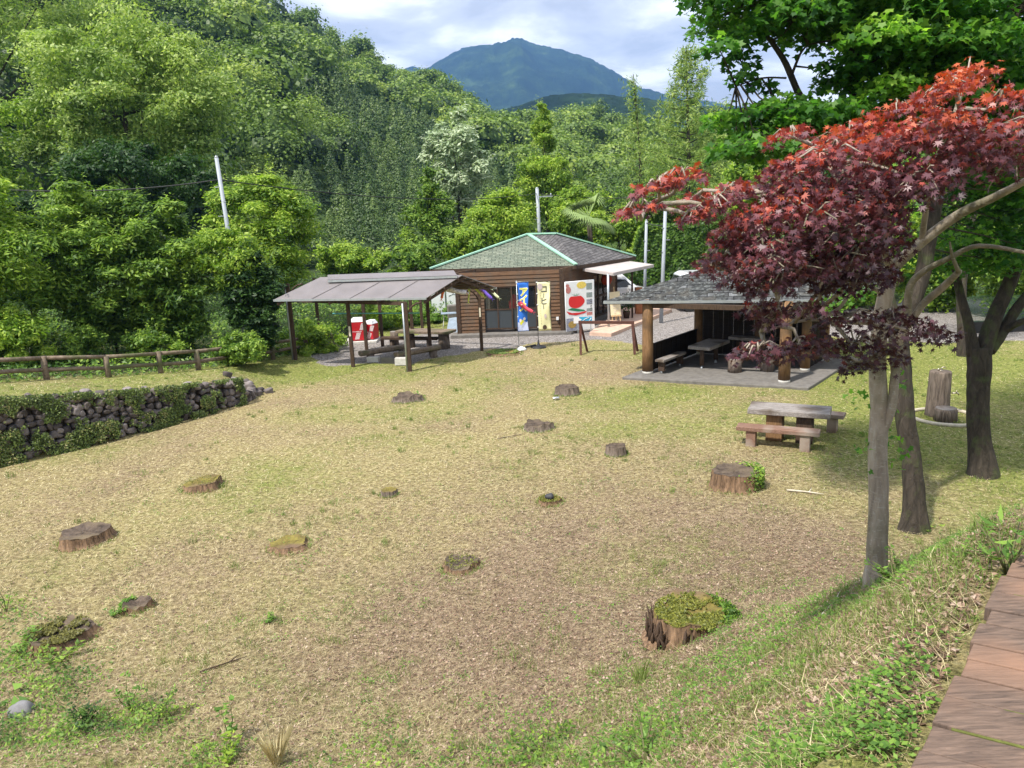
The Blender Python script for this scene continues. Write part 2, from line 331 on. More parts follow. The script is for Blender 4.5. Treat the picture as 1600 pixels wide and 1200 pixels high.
class MB:
    """collects shapes (world or local coordinates) into one mesh"""
    def __init__(s): s.v = []; s.f = []; s.uv = {}; s.sm = []
    def add(s, vs, fs, smooth=False):
        o = len(s.v); s.v += [tuple(float(c) for c in v) for v in vs]
        for f in fs: s.f.append([i + o for i in f]); s.sm.append(smooth)
        return s
    def hexa(s, b, t):                  # four bottom, four top points (ccw from above)
        return s.add(list(b) + list(t), [(3, 2, 1, 0), (4, 5, 6, 7), (0, 1, 5, 4), (1, 2, 6, 5), (2, 3, 7, 6), (3, 0, 4, 7)])
    def box(s, c, d, rz=0, rm=None):
        cx, cy, cz = c; a, b, h = d[0] / 2, d[1] / 2, d[2] / 2; pts = []
        for z in (-h, h):
            for x, y in ((-a, -b), (a, -b), (a, b), (-a, b)):
                if rm is not None: q = rm @ Vector((x, y, z)); pts.append((cx + q.x, cy + q.y, cz + q.z))
                else: pts.append((cx + x * math.cos(rz) - y * math.sin(rz), cy + x * math.sin(rz) + y * math.cos(rz), cz + z))
        return s.hexa(pts[:4], pts[4:])
    def bar(s, p, q, w, h, up=(0, 0, 1)):
        p = Vector([float(v) for v in p]); q = Vector([float(v) for v in q]); d = (q - p).normalized(); u = Vector(up)
        if abs(d.dot(u)) > .98: u = Vector((0, 1, 0))
        x = d.cross(u).normalized(); y = x.cross(d).normalized()
        A = [p + x * a * w / 2 + y * b * h / 2 for a, b in ((-1, -1), (1, -1), (1, 1), (-1, 1))]
        B = [v + (q - p) for v in A]
        return s.add(A + B, [(0, 1, 2, 3), (7, 6, 5, 4), (0, 4, 5, 1), (1, 5, 6, 2), (2, 6, 7, 3), (3, 7, 4, 0)])
    def tube(s, pts, rad, n=8, wob=0, cap=True):
        pts = [Vector([float(c) for c in p]) for p in pts]
        if isinstance(rad, (int, float)): rad = [rad] * len(pts)
        o = len(s.v); vs = []; fs = []; x = None
        for i, p in enumerate(pts):
            d = (pts[min(i + 1, len(pts) - 1)] - pts[max(i - 1, 0)]).normalized()
            if x is None: x = d.orthogonal().normalized()
            x = (x - d * x.dot(d)).normalized(); y = d.cross(x)
            for k in range(n):
                a = 2 * math.pi * k / n; r = rad[i] * (1 + wob * (random.random() - .5))
                vs.append(p + x * math.cos(a) * r + y * math.sin(a) * r)
        for i in range(len(pts) - 1):
            for k in range(n):
                a, b = i * n + k, i * n + (k + 1) % n; fs.append((a, b, b + n, a + n))
        if cap: fs.append(tuple(range(n - 1, -1, -1))); fs.append(tuple((len(pts) - 1) * n + k for k in range(n)))
        return s.add(vs, fs, True)
    def lathe(s, c, prof, n=20, wob=0):
        vs = []; fs = []
        for r, z in prof:
            for k in range(n):
                a = 2 * math.pi * k / n; rr = r * (1 + wob * math.sin(3 * a + 1) + wob * .5 * math.sin(7 * a))
                vs.append((c[0] + rr * math.cos(a), c[1] + rr * math.sin(a), c[2] + z))
        for i in range(len(prof) - 1):
            for k in range(n): a, b = i * n + k, i * n + (k + 1) % n; fs.append((a, b, b + n, a + n))
        fs.append(tuple(range(n - 1, -1, -1))); fs.append(tuple((len(prof) - 1) * n + k for k in range(n)))
        return s.add(vs, fs, True)
    def quad(s, a, b, c, d): return s.add([a, b, c, d], [(0, 1, 2, 3)])
    def slab(s, pts, th):               # polygon given ccw from outside; thickness goes down its normal
        P_ = [Vector([float(c) for c in p]) for p in pts]; n = (P_[1] - P_[0]).cross(P_[2] - P_[0]).normalized() * th
        m = len(P_); vs = P_ + [p - n for p in P_]
        return s.add(vs, [tuple(range(m)), tuple(range(2 * m - 1, m - 1, -1))] + [(i, i + m, (i + 1) % m + m, (i + 1) % m) for i in range(m)])
    def build(s, name, mat, parent=None, world=True, bevel=0):
        V = s.v
        if parent is not None and world:
            r = parent
            while r.parent is not None: r = r.parent
            L = Matrix.Translation(r.location) @ r.rotation_euler.to_matrix().to_4x4(); L = L.inverted()
            V = [tuple(L @ Vector(v)) for v in V]
        me = bpy.data.meshes.new(name); me.from_pydata(V, [], s.f); me.polygons.foreach_set('use_smooth', s.sm); me.update()
        o = link(name, me, mat, parent)
        if bevel:
            b = o.modifiers.new('bevel', 'BEVEL'); b.width = bevel; b.segments = 2; b.limit_method = 'ANGLE'
        return o
def uvplane(o, ox, ux, vx):
    """UV in metres along ux / vx measured from ox (local coordinates)"""
    me = o.data; ox = Vector(ox); ux = Vector(ux).normalized(); vx = Vector(vx).normalized(); l = me.uv_layers.new(name='UVMap')
    for lp in me.loops:
        d = me.vertices[lp.vertex_index].co - ox; l.data[lp.index].uv = (d.dot(ux), d.dot(vx))
def txt(s, h, mat, parent, org, ux, uy, nrm, off=.006, name='lettering', bold=.0):
    cu = bpy.data.curves.new('t', 'FONT'); cu.body = s; cu.size = h; cu.align_x = 'CENTER'; cu.align_y = 'CENTER'; cu.extrude = .001; cu.offset = bold; cu.resolution_u = 2
    to = bpy.data.objects.new('t', cu); COL.objects.link(to); dg = bpy.context.evaluated_depsgraph_get(); dg.update()
    me = bpy.data.meshes.new_from_object(to.evaluated_get(dg)); bpy.data.objects.remove(to); me.materials.clear()
    ux, uy, nrm = Vector(ux), Vector(uy), Vector(nrm); org = Vector(org)
    r = parent
    while r.parent is not None: r = r.parent
    for v in me.vertices: v.co = org + ux * v.co.x + uy * v.co.y + nrm * (off + v.co.z) - Vector(r.location)
    return link(name, me, mat, parent)

# foliage ---------------------------------------------------------------
def rdir(n, up=0.0):
    d = rng.normal(size=(n, 3)); d[:, 2] += up; return d / np.linalg.norm(d, axis=1, keepdims=True)
def rhombs(pos, nrm, size, asp=.55, rnd=None, bend=0):
    n = len(pos); t = rdir(n); t -= nrm * (t * nrm).sum(1, keepdims=True); t /= np.linalg.norm(t, axis=1, keepdims=True) + 1e-9
    b = np.cross(nrm, t); size = np.asarray(size).reshape(-1, 1) * np.ones((n, 1))
    V = np.stack([pos - t * size, pos + b * size * asp - nrm * bend * size, pos + t * size, pos - b * size * asp - nrm * bend * size], 1)
    return V.reshape(-1, 3), np.arange(n * 4).reshape(n, 4), rnd
def cloud(cen, rad, per, size, outw=.6, up=.35, shell=.55, upb=.35, squash=.8, asp=.5, tint=None):
    """leaf rhombs on lumpy puffs"""
    cen = np.asarray(cen, float); rad = np.asarray(rad, float); k = len(cen)
    idx = np.repeat(np.arange(k), per); n = len(idx)
    d = rdir(n, upb); r = rad[idx] * (shell + (1 - shell) * rng.random(n) ** .5) * (1 + .22 * rng.normal(size=n))
    stray = rng.random(n) < .17; r = np.where(stray, r * (1.1 + .5 * rng.random(n)), r)
    sh = np.stack([.8 + .7 * rng.random(k), .8 + .7 * rng.random(k), squash * (.55 + .9 * rng.random(k))], 1)
    pos = cen[idx] + d * r[:, None] * sh[idx]
    nrm = d * outw + rdir(n) * .7 + np.array([0, 0, up]); nrm /= np.linalg.norm(nrm, axis=1, keepdims=True)
    pt = rng.random(k) if tint is None else tint
    rnd = .02 + .40 * pt[idx] + .58 * rng.random(n)
    return rhombs(pos, nrm, size * (.6 + .8 * rng.random(n)), asp, rnd)
LOBE5 = None
def star(nl, inner, wide=.95, back=.35):
    a = []; K = nl
    for i in range(K):
        an = -wide * math.pi * .72 + 2 * wide * math.pi * .72 * i / (K - 1); L = 1 - .38 * abs(an) / (math.pi * .72)
        a.append((an, L))
        if i < K - 1: a.append((an + wide * math.pi * .72 / (K - 1), inner))
    pts = [(math.sin(x) * r, math.cos(x) * r) for x, r in a]; pts.append((0, -.12))
    return np.array(pts)
STAR7 = star(7, .36); STAR5 = star(5, .52)
def stars(pos, nrm, size, tmpl, rnd, tip=None):
    n = len(pos); t = rdir(n) if tip is None else tip + rdir(n) * .45
    t = t - nrm * (t * nrm).sum(1, keepdims=True); t /= np.linalg.norm(t, axis=1, keepdims=True) + 1e-9
    b = np.cross(nrm, t); K = len(tmpl); sz = np.asarray(size).reshape(-1, 1, 1)
    V = pos[:, None, :] + (b[:, None, :] * tmpl[None, :, :1] + t[:, None, :] * tmpl[None, :, 1:]) * sz
    rr = np.abs(tmpl[:, 0])[None, :, None]; V = V - nrm[:, None, :] * rr * sz * .28
    return V.reshape(-1, 3), np.arange(n * K).reshape(n, K), rnd
def cat(parts):
    Vs, Fs, Rs = [], [], []; o = 0
    for V, F, r in parts: Vs.append(V); Fs.append(F + o); Rs.append(r); o += len(V)
    return np.concatenate(Vs), np.concatenate(Fs), np.concatenate(Rs)
def limb(mb, a, b, r0, r1, n=7, seg=6, sag=.06, sides=8):
    a = np.asarray(a, float); b = np.asarray(b, float); L = np.linalg.norm(b - a); pts = []; rs = []
    off = rdir(1)[0] * L * sag; off2 = rdir(1)[0] * L * sag * .5
    for i in range(seg + 1):
        t = i / seg; pts.append(a + (b - a) * t + off * math.sin(math.pi * t) + off2 * math.sin(2 * math.pi * t)); rs.append(r0 + (r1 - r0) * t ** .8)
    mb.tube(pts, rs, sides, .1); return pts
def tree(name, box, dep, mat, label, catg='tree', per=260, npuff=34, leaf=.17, bark='bark_dark', prof='round', trunk=True, base=None, group=None, puff=.24, lean=0, extra_low=0, asp=.5, shellr=.55, upn=.35, tw=1.0, sq=.8, tintlo=0, shoots=0, shoot_len=.8):
    """box = crown bounds in photo pixels (x0, y0, x1, y1) at forward depth dep; gives world centre and radii"""
    x0, y0, x1, y1 = box; c = Dp((x0 + x1) / 2, (y0 + y1) / 2, dep)
    rx = (x1 - x0) / 2 / FPX * dep; rz = (y1 - y0) / 2 / FPX * dep; ry = rx * .85 if base is None else rx * .8
    cy = c[1]
    bx, by = (c[0] + lean, cy); bz = gz(bx, by) if by < 70 else gz(bx, by)
    rt = thing(name, (bx, by, bz), label, catg, group)
    cen = []; rad = []
    tries = 0
    while len(cen) < npuff and tries < 5000:
        tries += 1; d = rdir(1)[0] * (rng.random() ** .28)
        h = (d[2] + 1) / 2
        w = {'round': 1, 'cone': (1.12 - h) * 1.05, 'column': 1 - .5 * abs(h - .4), 'dome': 1 if h > .3 else .75 + h * .8, 'flat': 1}[prof]
        p = np.array([d[0] * w, d[1] * w, d[2]])
        s = puff * (.65 + .7 * rng.random()) * (1 if prof != 'cone' else (1.25 - h))
        q = np.array([c[0], cy, c[2]]) + p * np.array([rx, ry, rz]) * (1 - s * .7)
        cen.append(q); rad.append(s * min(rx, rz * 1.15))
    cen = np.array(cen); rad = np.array(rad)
    V, F, r = cloud(cen, rad, per, leaf, asp=asp, shell=shellr, up=upn, squash=sq)
    if shoots:
        k = rng.integers(0, len(cen), shoots); d = rdir(shoots, 1.3); ln = shoot_len * (.5 + rng.random(shoots)); nl = 16
        tt = np.tile(np.linspace(.1, 1, nl), shoots); I = np.repeat(np.arange(shoots), nl); st = cen[k] + d * rad[k][:, None] * .7; sd = rdir(len(I)); ps = st[I] + d[I] * (ln[I] * tt)[:, None] + sd * leaf * .9 - np.array([0, 0, 1]) * (tt ** 2 * ln[I] * .25)[:, None]
        nn = sd * .3 + np.array([0, -.15, .9]); nn /= np.linalg.norm(nn, axis=1, keepdims=True); V2, F2, r2 = rhombs(ps, nn, leaf * (1.15 - .5 * tt), asp, .45 + .5 * rng.random(len(I))); V, F, r = cat([(V, F, r), (V2, F2, r2)])
    crown = link('crown', np_mesh('crown', V - np.array([bx, by, bz]), F, r * (1 - tintlo) + tintlo), mat, rt)
    if trunk:
        mb = MB(); tr = max(.06, rx * .045) * tw; top = np.array([c[0], cy, c[2] - rz * .1])
        pts = limb(mb, (bx, by, bz - .2), top, tr, tr * .55, seg=8, sag=.03)
        order = rng.permutation(len(cen))[:min(len(cen), 14)]
        for k in order:
            s0 = pts[3 + int(rng.integers(0, 6))]; limb(mb, s0, cen[k], tr * .4, tr * .08, seg=5, sag=.08, sides=5)
        mb.build('trunk', bark, rt)
    return rt
# ================================================================== SETTING
def seg_axis(parts):
    out = []
    for a, b, st in parts: out += list(np.arange(a, b, st))
    return np.array(out + [parts[-1][1]], float)
def gravel_mask(x, y):
    f = np.interp(x, [-9, -7.6, -6.5, -3.5, -1.6, 1, 3.5, 5, 8, 11.5, 12.5, 20, 60], [31, 27.5, 26.2, 25.9, 27.6, 28.6, 28.9, 27.2, 27.5, 29, 26.4, 24.5, 24])
    back = np.interp(x, [-12, -4, 0, 6, 12, 60], [31, 33.5, 36, 43, 46, 50])
    nz = (fbm(x * .8, y * .8, 31, 3) - .5) * 1.6
    return smooth((y + nz - f) / .8) * smooth((back - y + nz) / 1.5)
def green_mask(x, y):
    D = bw_dist(x, y)
    g = .21 + .8 * (fbm(x * .4, y * .4, 5, 4) - .5) + .04 * smooth((y - 15) / 4)
    g += .30 * smooth((x - 2.2 - .12 * y) / 4.5) + .15 * smooth((x - 6) / 3) + .33 * smooth((5.6 - D + 1.6 * (fbm(x * 1.1, y * 1.1, 88, 3) - .5)) / 4.6) + .25 * np.exp(-((x + 4.4) ** 2 / 2.2 + (y - 5.6) ** 2 / 1.5))
    g += .33 * np.exp(-(((x - 3.6) / 2.3) ** 2 + ((y - 20.6) / 1.6) ** 2))
    rx, ry = x - WA[0], y - WA[1]; sd = rx * WN[0] + ry * WN[1]
    g += .26 * smooth(sd / .6) + .2 * smooth((y - 22.5) / 2) * smooth((-1 - x) / 4)
    return np.clip(g, 0, 1)
def litter_mask(x, y):
    return np.clip(.30 + .5 * np.exp(-(((x - 1.2) / 3.6) ** 2 + ((y - 7.5) / 5.2) ** 2)) + .45 * np.exp(-(((x - 3.8) / 1.6) ** 2 + ((y - 9.5) / 2.2) ** 2)) + .6 * (fbm(x * .6, y * .6, 17, 4) - .5), 0, 1)
def build_terrain():
    xs = seg_axis([(-90, -40, 5), (-40, -18, 1.2), (-18, 20, .2), (20, 40, 1.2), (40, 100, 5)])
    ys = seg_axis([(-14, 0, 1), (0, 30, .2), (30, 50, .6), (50, 130, 4)])
    X, Y = np.meshgrid(xs, ys); Z = terrain(X, Y); nx, ny = len(xs), len(ys)
    i = np.arange(nx * ny).reshape(ny, nx)
    F = np.stack([i[:-1, :-1], i[:-1, 1:], i[1:, 1:], i[1:, :-1]], -1).reshape(-1, 4)
    x, y = X.ravel(), Y.ravel()
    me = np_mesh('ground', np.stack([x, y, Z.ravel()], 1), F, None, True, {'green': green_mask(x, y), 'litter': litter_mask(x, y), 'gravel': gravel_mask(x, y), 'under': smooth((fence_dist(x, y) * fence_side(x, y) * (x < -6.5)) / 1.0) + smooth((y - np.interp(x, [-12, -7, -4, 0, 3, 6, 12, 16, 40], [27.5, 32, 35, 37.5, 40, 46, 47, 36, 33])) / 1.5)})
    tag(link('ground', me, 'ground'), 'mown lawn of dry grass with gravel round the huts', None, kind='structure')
    # valley floor far beyond
    V = [(-2500, -800, -3.2), (2500, -800, -3.2), (2500, 4100, -3.2), (-2500, 4100, -3.2)]
    o = link('valley_floor', np_mesh('valley_floor', V, [(0, 1, 2, 3)]), 'far_ground'); o['kind'] = 'structure'

def sil(table):
    az = []; te = []
    for px, py in table:
        d = ray(px, py); az.append(math.atan2(d[0], d[1])); te.append(d[2] / math.hypot(d[0], d[1]))
    return np.array(az), np.array(te)
HAZ, HTE = sil([(-900, -420), (-400, -300), (0, -170), (150, -80), (230, -25), (330, 5), (400, 28), (430, 50), (470, 60), (505, 90), (560, 114), (600, 138), (660, 158), (700, 174), (740, 192), (800, 204), (870, 206), (950, 218), (1000, 226), (1060, 240), (1130, 250), (1300, 290), (1500, 300), (1900, 280)])
def hill_R(az): return np.interp(az, [-.9, -.5, -.1, .15, .5, .9], [210, 250, 330, 360, 300, 240])
def hill_r0(az): return np.interp(az, [-.9, -.5, -.2, .05, .25, .9], [55, 75, 92, 105, 90, 70])
def hill_z(az, r):
    Rm = hill_R(az); r0 = hill_r0(az); top = np.interp(az, HAZ, HTE) * Rm + CAMZ
    t = np.clip((r - r0) / (Rm - r0), 0, 1.6)
    up = np.where(t < 1, -2.5 + (top + 2.5) * (.62 * t + .38 * smooth(t)), top - (t - 1) * 60)
    x, y = r * np.sin(az), r * np.cos(az)
    nz = (fbm(x / 45, y / 45, 41, 4) - .5) * 20 * np.clip(t, 0, 1) * np.clip((1.12 - t) * 5, .12, 1)
    return up + nz
def radial(name, a0, a1, na, rs, zf, mat, label):
    A = np.linspace(a0, a1, na); V = []
    for r in rs:
        rr = r(A) if callable(r) else np.full(na, r); V.append(np.stack([rr * np.sin(A), rr * np.cos(A), zf(A, rr)], 1))
    V = np.concatenate(V); i = np.arange(len(V)).reshape(len(rs), na)
    F = np.stack([i[:-1, :-1], i[1:, :-1], i[1:, 1:], i[:-1, 1:]], -1).reshape(-1, 4)[:, ::-1]
    o = link(name, np_mesh(name, V, F, None, True), mat); tag(o, label, None, kind='structure'); return o
radial('hill', -1.0, .95, 260, [lambda A, k=k: hill_r0(A) + (hill_R(A) * 1.35 - hill_r0(A)) * k / 50 for k in range(51)], hill_z, 'far_ground', 'steep wooded hillside rising to the left')

def ico(sub=1):
    t = (1 + 5 ** .5) / 2; V = [(-1, t, 0), (1, t, 0), (-1, -t, 0), (1, -t, 0), (0, -1, t), (0, 1, t), (0, -1, -t), (0, 1, -t), (t, 0, -1), (t, 0, 1), (-t, 0, -1), (-t, 0, 1)]
    F = [(0, 11, 5), (0, 5, 1), (0, 1, 7), (0, 7, 10), (0, 10, 11), (1, 5, 9), (5, 11, 4), (11, 10, 2), (10, 7, 6), (7, 1, 8), (3, 9, 4), (3, 4, 2), (3, 2, 6), (3, 6, 8), (3, 8, 9), (4, 9, 5), (2, 4, 11), (6, 2, 10), (8, 6, 7), (9, 8, 1)]
    V = [np.array(v) / np.linalg.norm(v) for v in V]
    for _ in range(sub):
        c = {}; nf = []
        def mid(a, b):
            k = (min(a, b), max(a, b))
            if k not in c: m = V[a] + V[b]; V.append(m / np.linalg.norm(m)); c[k] = len(V) - 1
            return c[k]
        for a, b, d in F: x, y, z = mid(a, b), mid(b, d), mid(d, a); nf += [(a, x, z), (b, y, x), (d, z, y), (x, y, z)]
        F = nf
    return np.array(V), np.array(F)
def broad_proto(nf, size):
    k = 13; cen = rdir(k, .5) * np.array([.62, .62, .5]) * (rng.random((k, 1)) ** .4); rad = .22 + .2 * rng.random(k)
    V, F, r = cloud(cen, rad, nf // k, size, outw=1.0, up=.5, shell=.75, upb=.6, asp=.7)
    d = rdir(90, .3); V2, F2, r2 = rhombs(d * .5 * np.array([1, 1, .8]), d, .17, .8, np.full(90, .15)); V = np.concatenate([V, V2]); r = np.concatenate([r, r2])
    return V, r
def cedar_proto(nf, size):
    h = rng.random(nf) ** 1.25; a = rng.random(nf) * 2 * math.pi; rr = (1 - h ** 1.6) * .5 * (.8 + .2 * np.sin(h * 30 + a) + .12 * rng.normal(size=nf)) + .04
    pos = np.stack([rr * np.cos(a), rr * np.sin(a), h * 1.7 - .7], 1)
    nrm = np.stack([np.cos(a), np.sin(a), .75 + 0 * a], 1) + rdir(nf) * .5; nrm /= np.linalg.norm(nrm, axis=1, keepdims=True)
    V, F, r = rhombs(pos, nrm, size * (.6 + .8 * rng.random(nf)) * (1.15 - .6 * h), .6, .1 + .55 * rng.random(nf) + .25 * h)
    return V, r
def scatter(protos, pos, scl, rot, tint, name, mat, label):
    Vs, Rs = [], []
    for i, (pv, pr) in enumerate(protos):
        m = np.arange(len(pos)) % len(protos) == i
        if not m.any(): continue
        c, s = np.cos(rot[m])[:, None], np.sin(rot[m])[:, None]; x, y, z = pv[:, 0][None], pv[:, 1][None], pv[:, 2][None]
        sc = scl[m]; X = (x * c - y * s) * sc[:, :1] + pos[m, :1]; Y = (x * s + y * c) * sc[:, :1] + pos[m, 1:2]; Z = z * sc[:, 1:2] + pos[m, 2:3]
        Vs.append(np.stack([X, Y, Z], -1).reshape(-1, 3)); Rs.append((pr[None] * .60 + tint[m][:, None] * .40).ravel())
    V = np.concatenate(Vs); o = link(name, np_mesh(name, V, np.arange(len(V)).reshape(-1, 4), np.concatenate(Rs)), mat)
    tag(o, label, 'forest', kind='stuff'); return o
def hill_forest():
    n = 22000; A = rng.uniform(-.68, .60, n); t = rng.random(n) ** .62; r = hill_r0(A) + (hill_R(A) * 1.06 - hill_r0(A)) * t
    x, y = r * np.sin(A), r * np.cos(A); z = hill_z(A, r)
    ced = (fbm(x / 60, y / 60, 77, 3) + .30 * np.exp(-((A + .17) / .16) ** 2) * (t < .6) + .03 * (A > 0)) > .70
    right = A > .3
    # thin out by poisson-like cell rejection
    keep = np.zeros(n, bool); seen = {}
    for i in range(n):
        g = 3.5 if ced[i] else 5.6
        if right[i]: g *= 1.5
        k = (int(x[i] // g), int(y[i] // g))
        hit = False
        for a in (-1, 0, 1):
            for b in (-1, 0, 1):
                for j in seen.get((k[0] + a, k[1] + b, g), ()):
                    if (x[i] - x[j]) ** 2 + (y[i] - y[j]) ** 2 < g * g: hit = True
        if hit: continue
        seen.setdefault((*k, g), []).append(i); keep[i] = True
    bi = np.where(keep & ~ced)[0]; ci = np.where(keep & ced)[0]
    print('hill trees', len(bi), len(ci))
    for idx, nm, lab, mt in ((bi, 'broadleaf_forest', 'billowing broadleaf forest covering the hillside', 'leaf_hill'), (ci, 'cedar_forest', 'dark pointed cedar plantation on the hillside', 'leaf_cedar')):
        m = len(idx); P_ = np.stack([x[idx], y[idx], z[idx]], 1)
        if nm[0] == 'b':
            s = rng.uniform(4.0, 7.0, m) * rng.choice([.7, 1, 1.3], m); sc = np.stack([s, s * rng.uniform(.8, 1.15, m)], 1); P_[:, 2] += s * .75
            pr = [broad_proto(1000, .062) for _ in range(7)]; pr2 = [broad_proto(2600, .036) for _ in range(4)]
        else:
            s = rng.uniform(3.8, 5.6, m); sc = np.stack([s, s * rng.uniform(.75, 1.1, m)], 1); P_[:, 2] += s * .5
            pr = [cedar_proto(640, .07) for _ in range(5)]; pr2 = [cedar_proto(1300, .045) for _ in range(3)]
        tint = np.clip(.5 + .75 * (fbm(P_[:, 0] / 25, P_[:, 1] / 25, 5, 2) - .5) + rng.normal(0, .34, m), 0, 1)
        nr_ = np.hypot(P_[:, 0], P_[:, 1]) < 165; rt_ = rng.random(m) * 6.28
        scatter(pr, P_[~nr_], sc[~nr_], rt_[~nr_], tint[~nr_], nm, mt, lab); scatter(pr2, P_[nr_], sc[nr_], rt_[nr_], tint[nr_], nm, mt, lab.replace('on the hillside', 'at the foot of the hillside').replace('covering the hillside', 'along the foot of the hillside'))
hill_forest()

MAZ, MTE = sil([(200, 260), (560, 135), (615, 112), (645, 104), (662, 109), (690, 93), (720, 77), (750, 71), (782, 69), (800, 60), (815, 59), (832, 68), (880, 79), (920, 91), (960, 113), (1000, 138), (1050, 150), (1150, 165), (1500, 220)])
def far_z(az_t, te_t, R0, r0, amp, sc):
    def f(A, r):
        top = np.interp(A, az_t, te_t) * R0 + CAMZ; t = (r - r0) / (R0 - r0); x, y = r * np.sin(A), r * np.cos(A)
        base = np.where(t < 1, -3 + (top + 3) * np.clip(t, 0, 1) ** 1.15, top - (t - 1) * 400)
        return base + (fbm(x / sc, y / sc, 12, 5) - .5) * amp * np.clip(t, 0, 1) * np.clip(np.abs(1 - t) * 6, .06, 1) + (hash2(np.floor(x / 9), np.floor(y / 9)) - .5) * amp * .02
    return f
radial('mountain', -.45, .45, 500, list(np.linspace(1500, 3900, 90)), far_z(MAZ, MTE, 3200, 1500, 260, 330), 'mountain', 'distant blue mountain with a small rounded summit')
KAZ, KTE = sil([(560, 240), (760, 178), (815, 163), (850, 150), (900, 145), (960, 148), (1010, 153), (1100, 165), (1300, 175), (1700, 180)])
radial('wooded_ridge', -.2, .6, 420, list(np.linspace(480, 1150, 80)), far_z(KAZ, KTE, 900, 480, 60, 90), 'mountain', 'low wooded ridge below the blue mountain')

def undergrowth():
    n = 300000; x = rng.uniform(-34, 40, n); y = rng.uniform(14, 60, n); rx, ry = x - WA[0], y - WA[1]; sd = rx * WN[0] + ry * WN[1]; s = rx * WD[0] + ry * WD[1]
    fl = fence_side(x, y)
    back = np.interp(x, [-12, -7, -4, 0, 3, 6, 12, 16, 40], [27.5, 32, 35, 37.5, 40, 46, 47, 36, 33])
    k = (fl & (x < -7)) | (y > back); x, y = x[k], y[k]; n = len(x)
    edge = np.clip(np.where(x < -7, fence_dist(x, y), 9) / 1.2, .15, 1)
    h = (.25 + 1.0 * fbm(x * .5, y * .5, 8, 4) ** 1.3) * edge * np.clip((y - np.interp(x, [-40, -7, 0, 40], [0, 30, 37, 36])) / 2, .3, 1); z = terrain(x, y) + h * rng.random(n) ** .5
    nr = rdir(n) * .7 + np.array([0, -.2, .9]); nr /= np.linalg.norm(nr, axis=1, keepdims=True)
    V, F, q = rhombs(np.stack([x, y, z], 1), nr, .04 + .06 * rng.random(n), .42, .05 + .8 * rng.random(n) * fbm(x * .8, y * .8, 44, 3) * 1.5)
    tag(link('undergrowth', np_mesh('undergrowth', V, F, q), 'leaf_mid'), 'tangled green undergrowth behind the fence and the huts', 'undergrowth', kind='stuff')
FP = [(-260, 640, 1.5), (-130, 615, 1.45), (-20, 598, 1.38), (72, 586, 1.28), (168, 577, 1.18), (250, 573, .98), (309, 566, .88), (372, 559, .66), (426, 552, .45), (479, 546, .25), (520, 540, .15)]
FPW = [np.array(P(*q)[:2]) for q in FP]
def fence_dist(x, y):
    best = np.full(np.shape(x), 1e9)
    for a, b in zip([FPW[0] + (FPW[0] - FPW[1]) * 6] + FPW[:-1], FPW):
        d = b - a; t = np.clip(((x - a[0]) * d[0] + (y - a[1]) * d[1]) / (d @ d), 0, 1); best = np.minimum(best, np.hypot(x - a[0] - t * d[0], y - a[1] - t * d[1]))
    return best
def fence_side(x, y):
    d = np.array(FPW[-1]) - np.array(FPW[0]); ys = np.interp(x, [p[0] for p in FPW], [p[1] for p in FPW]); ys = np.where(x < FPW[0][0], FPW[0][1] + (x - FPW[0][0]) * .9, ys)
    return y > ys + .12
build_terrain()
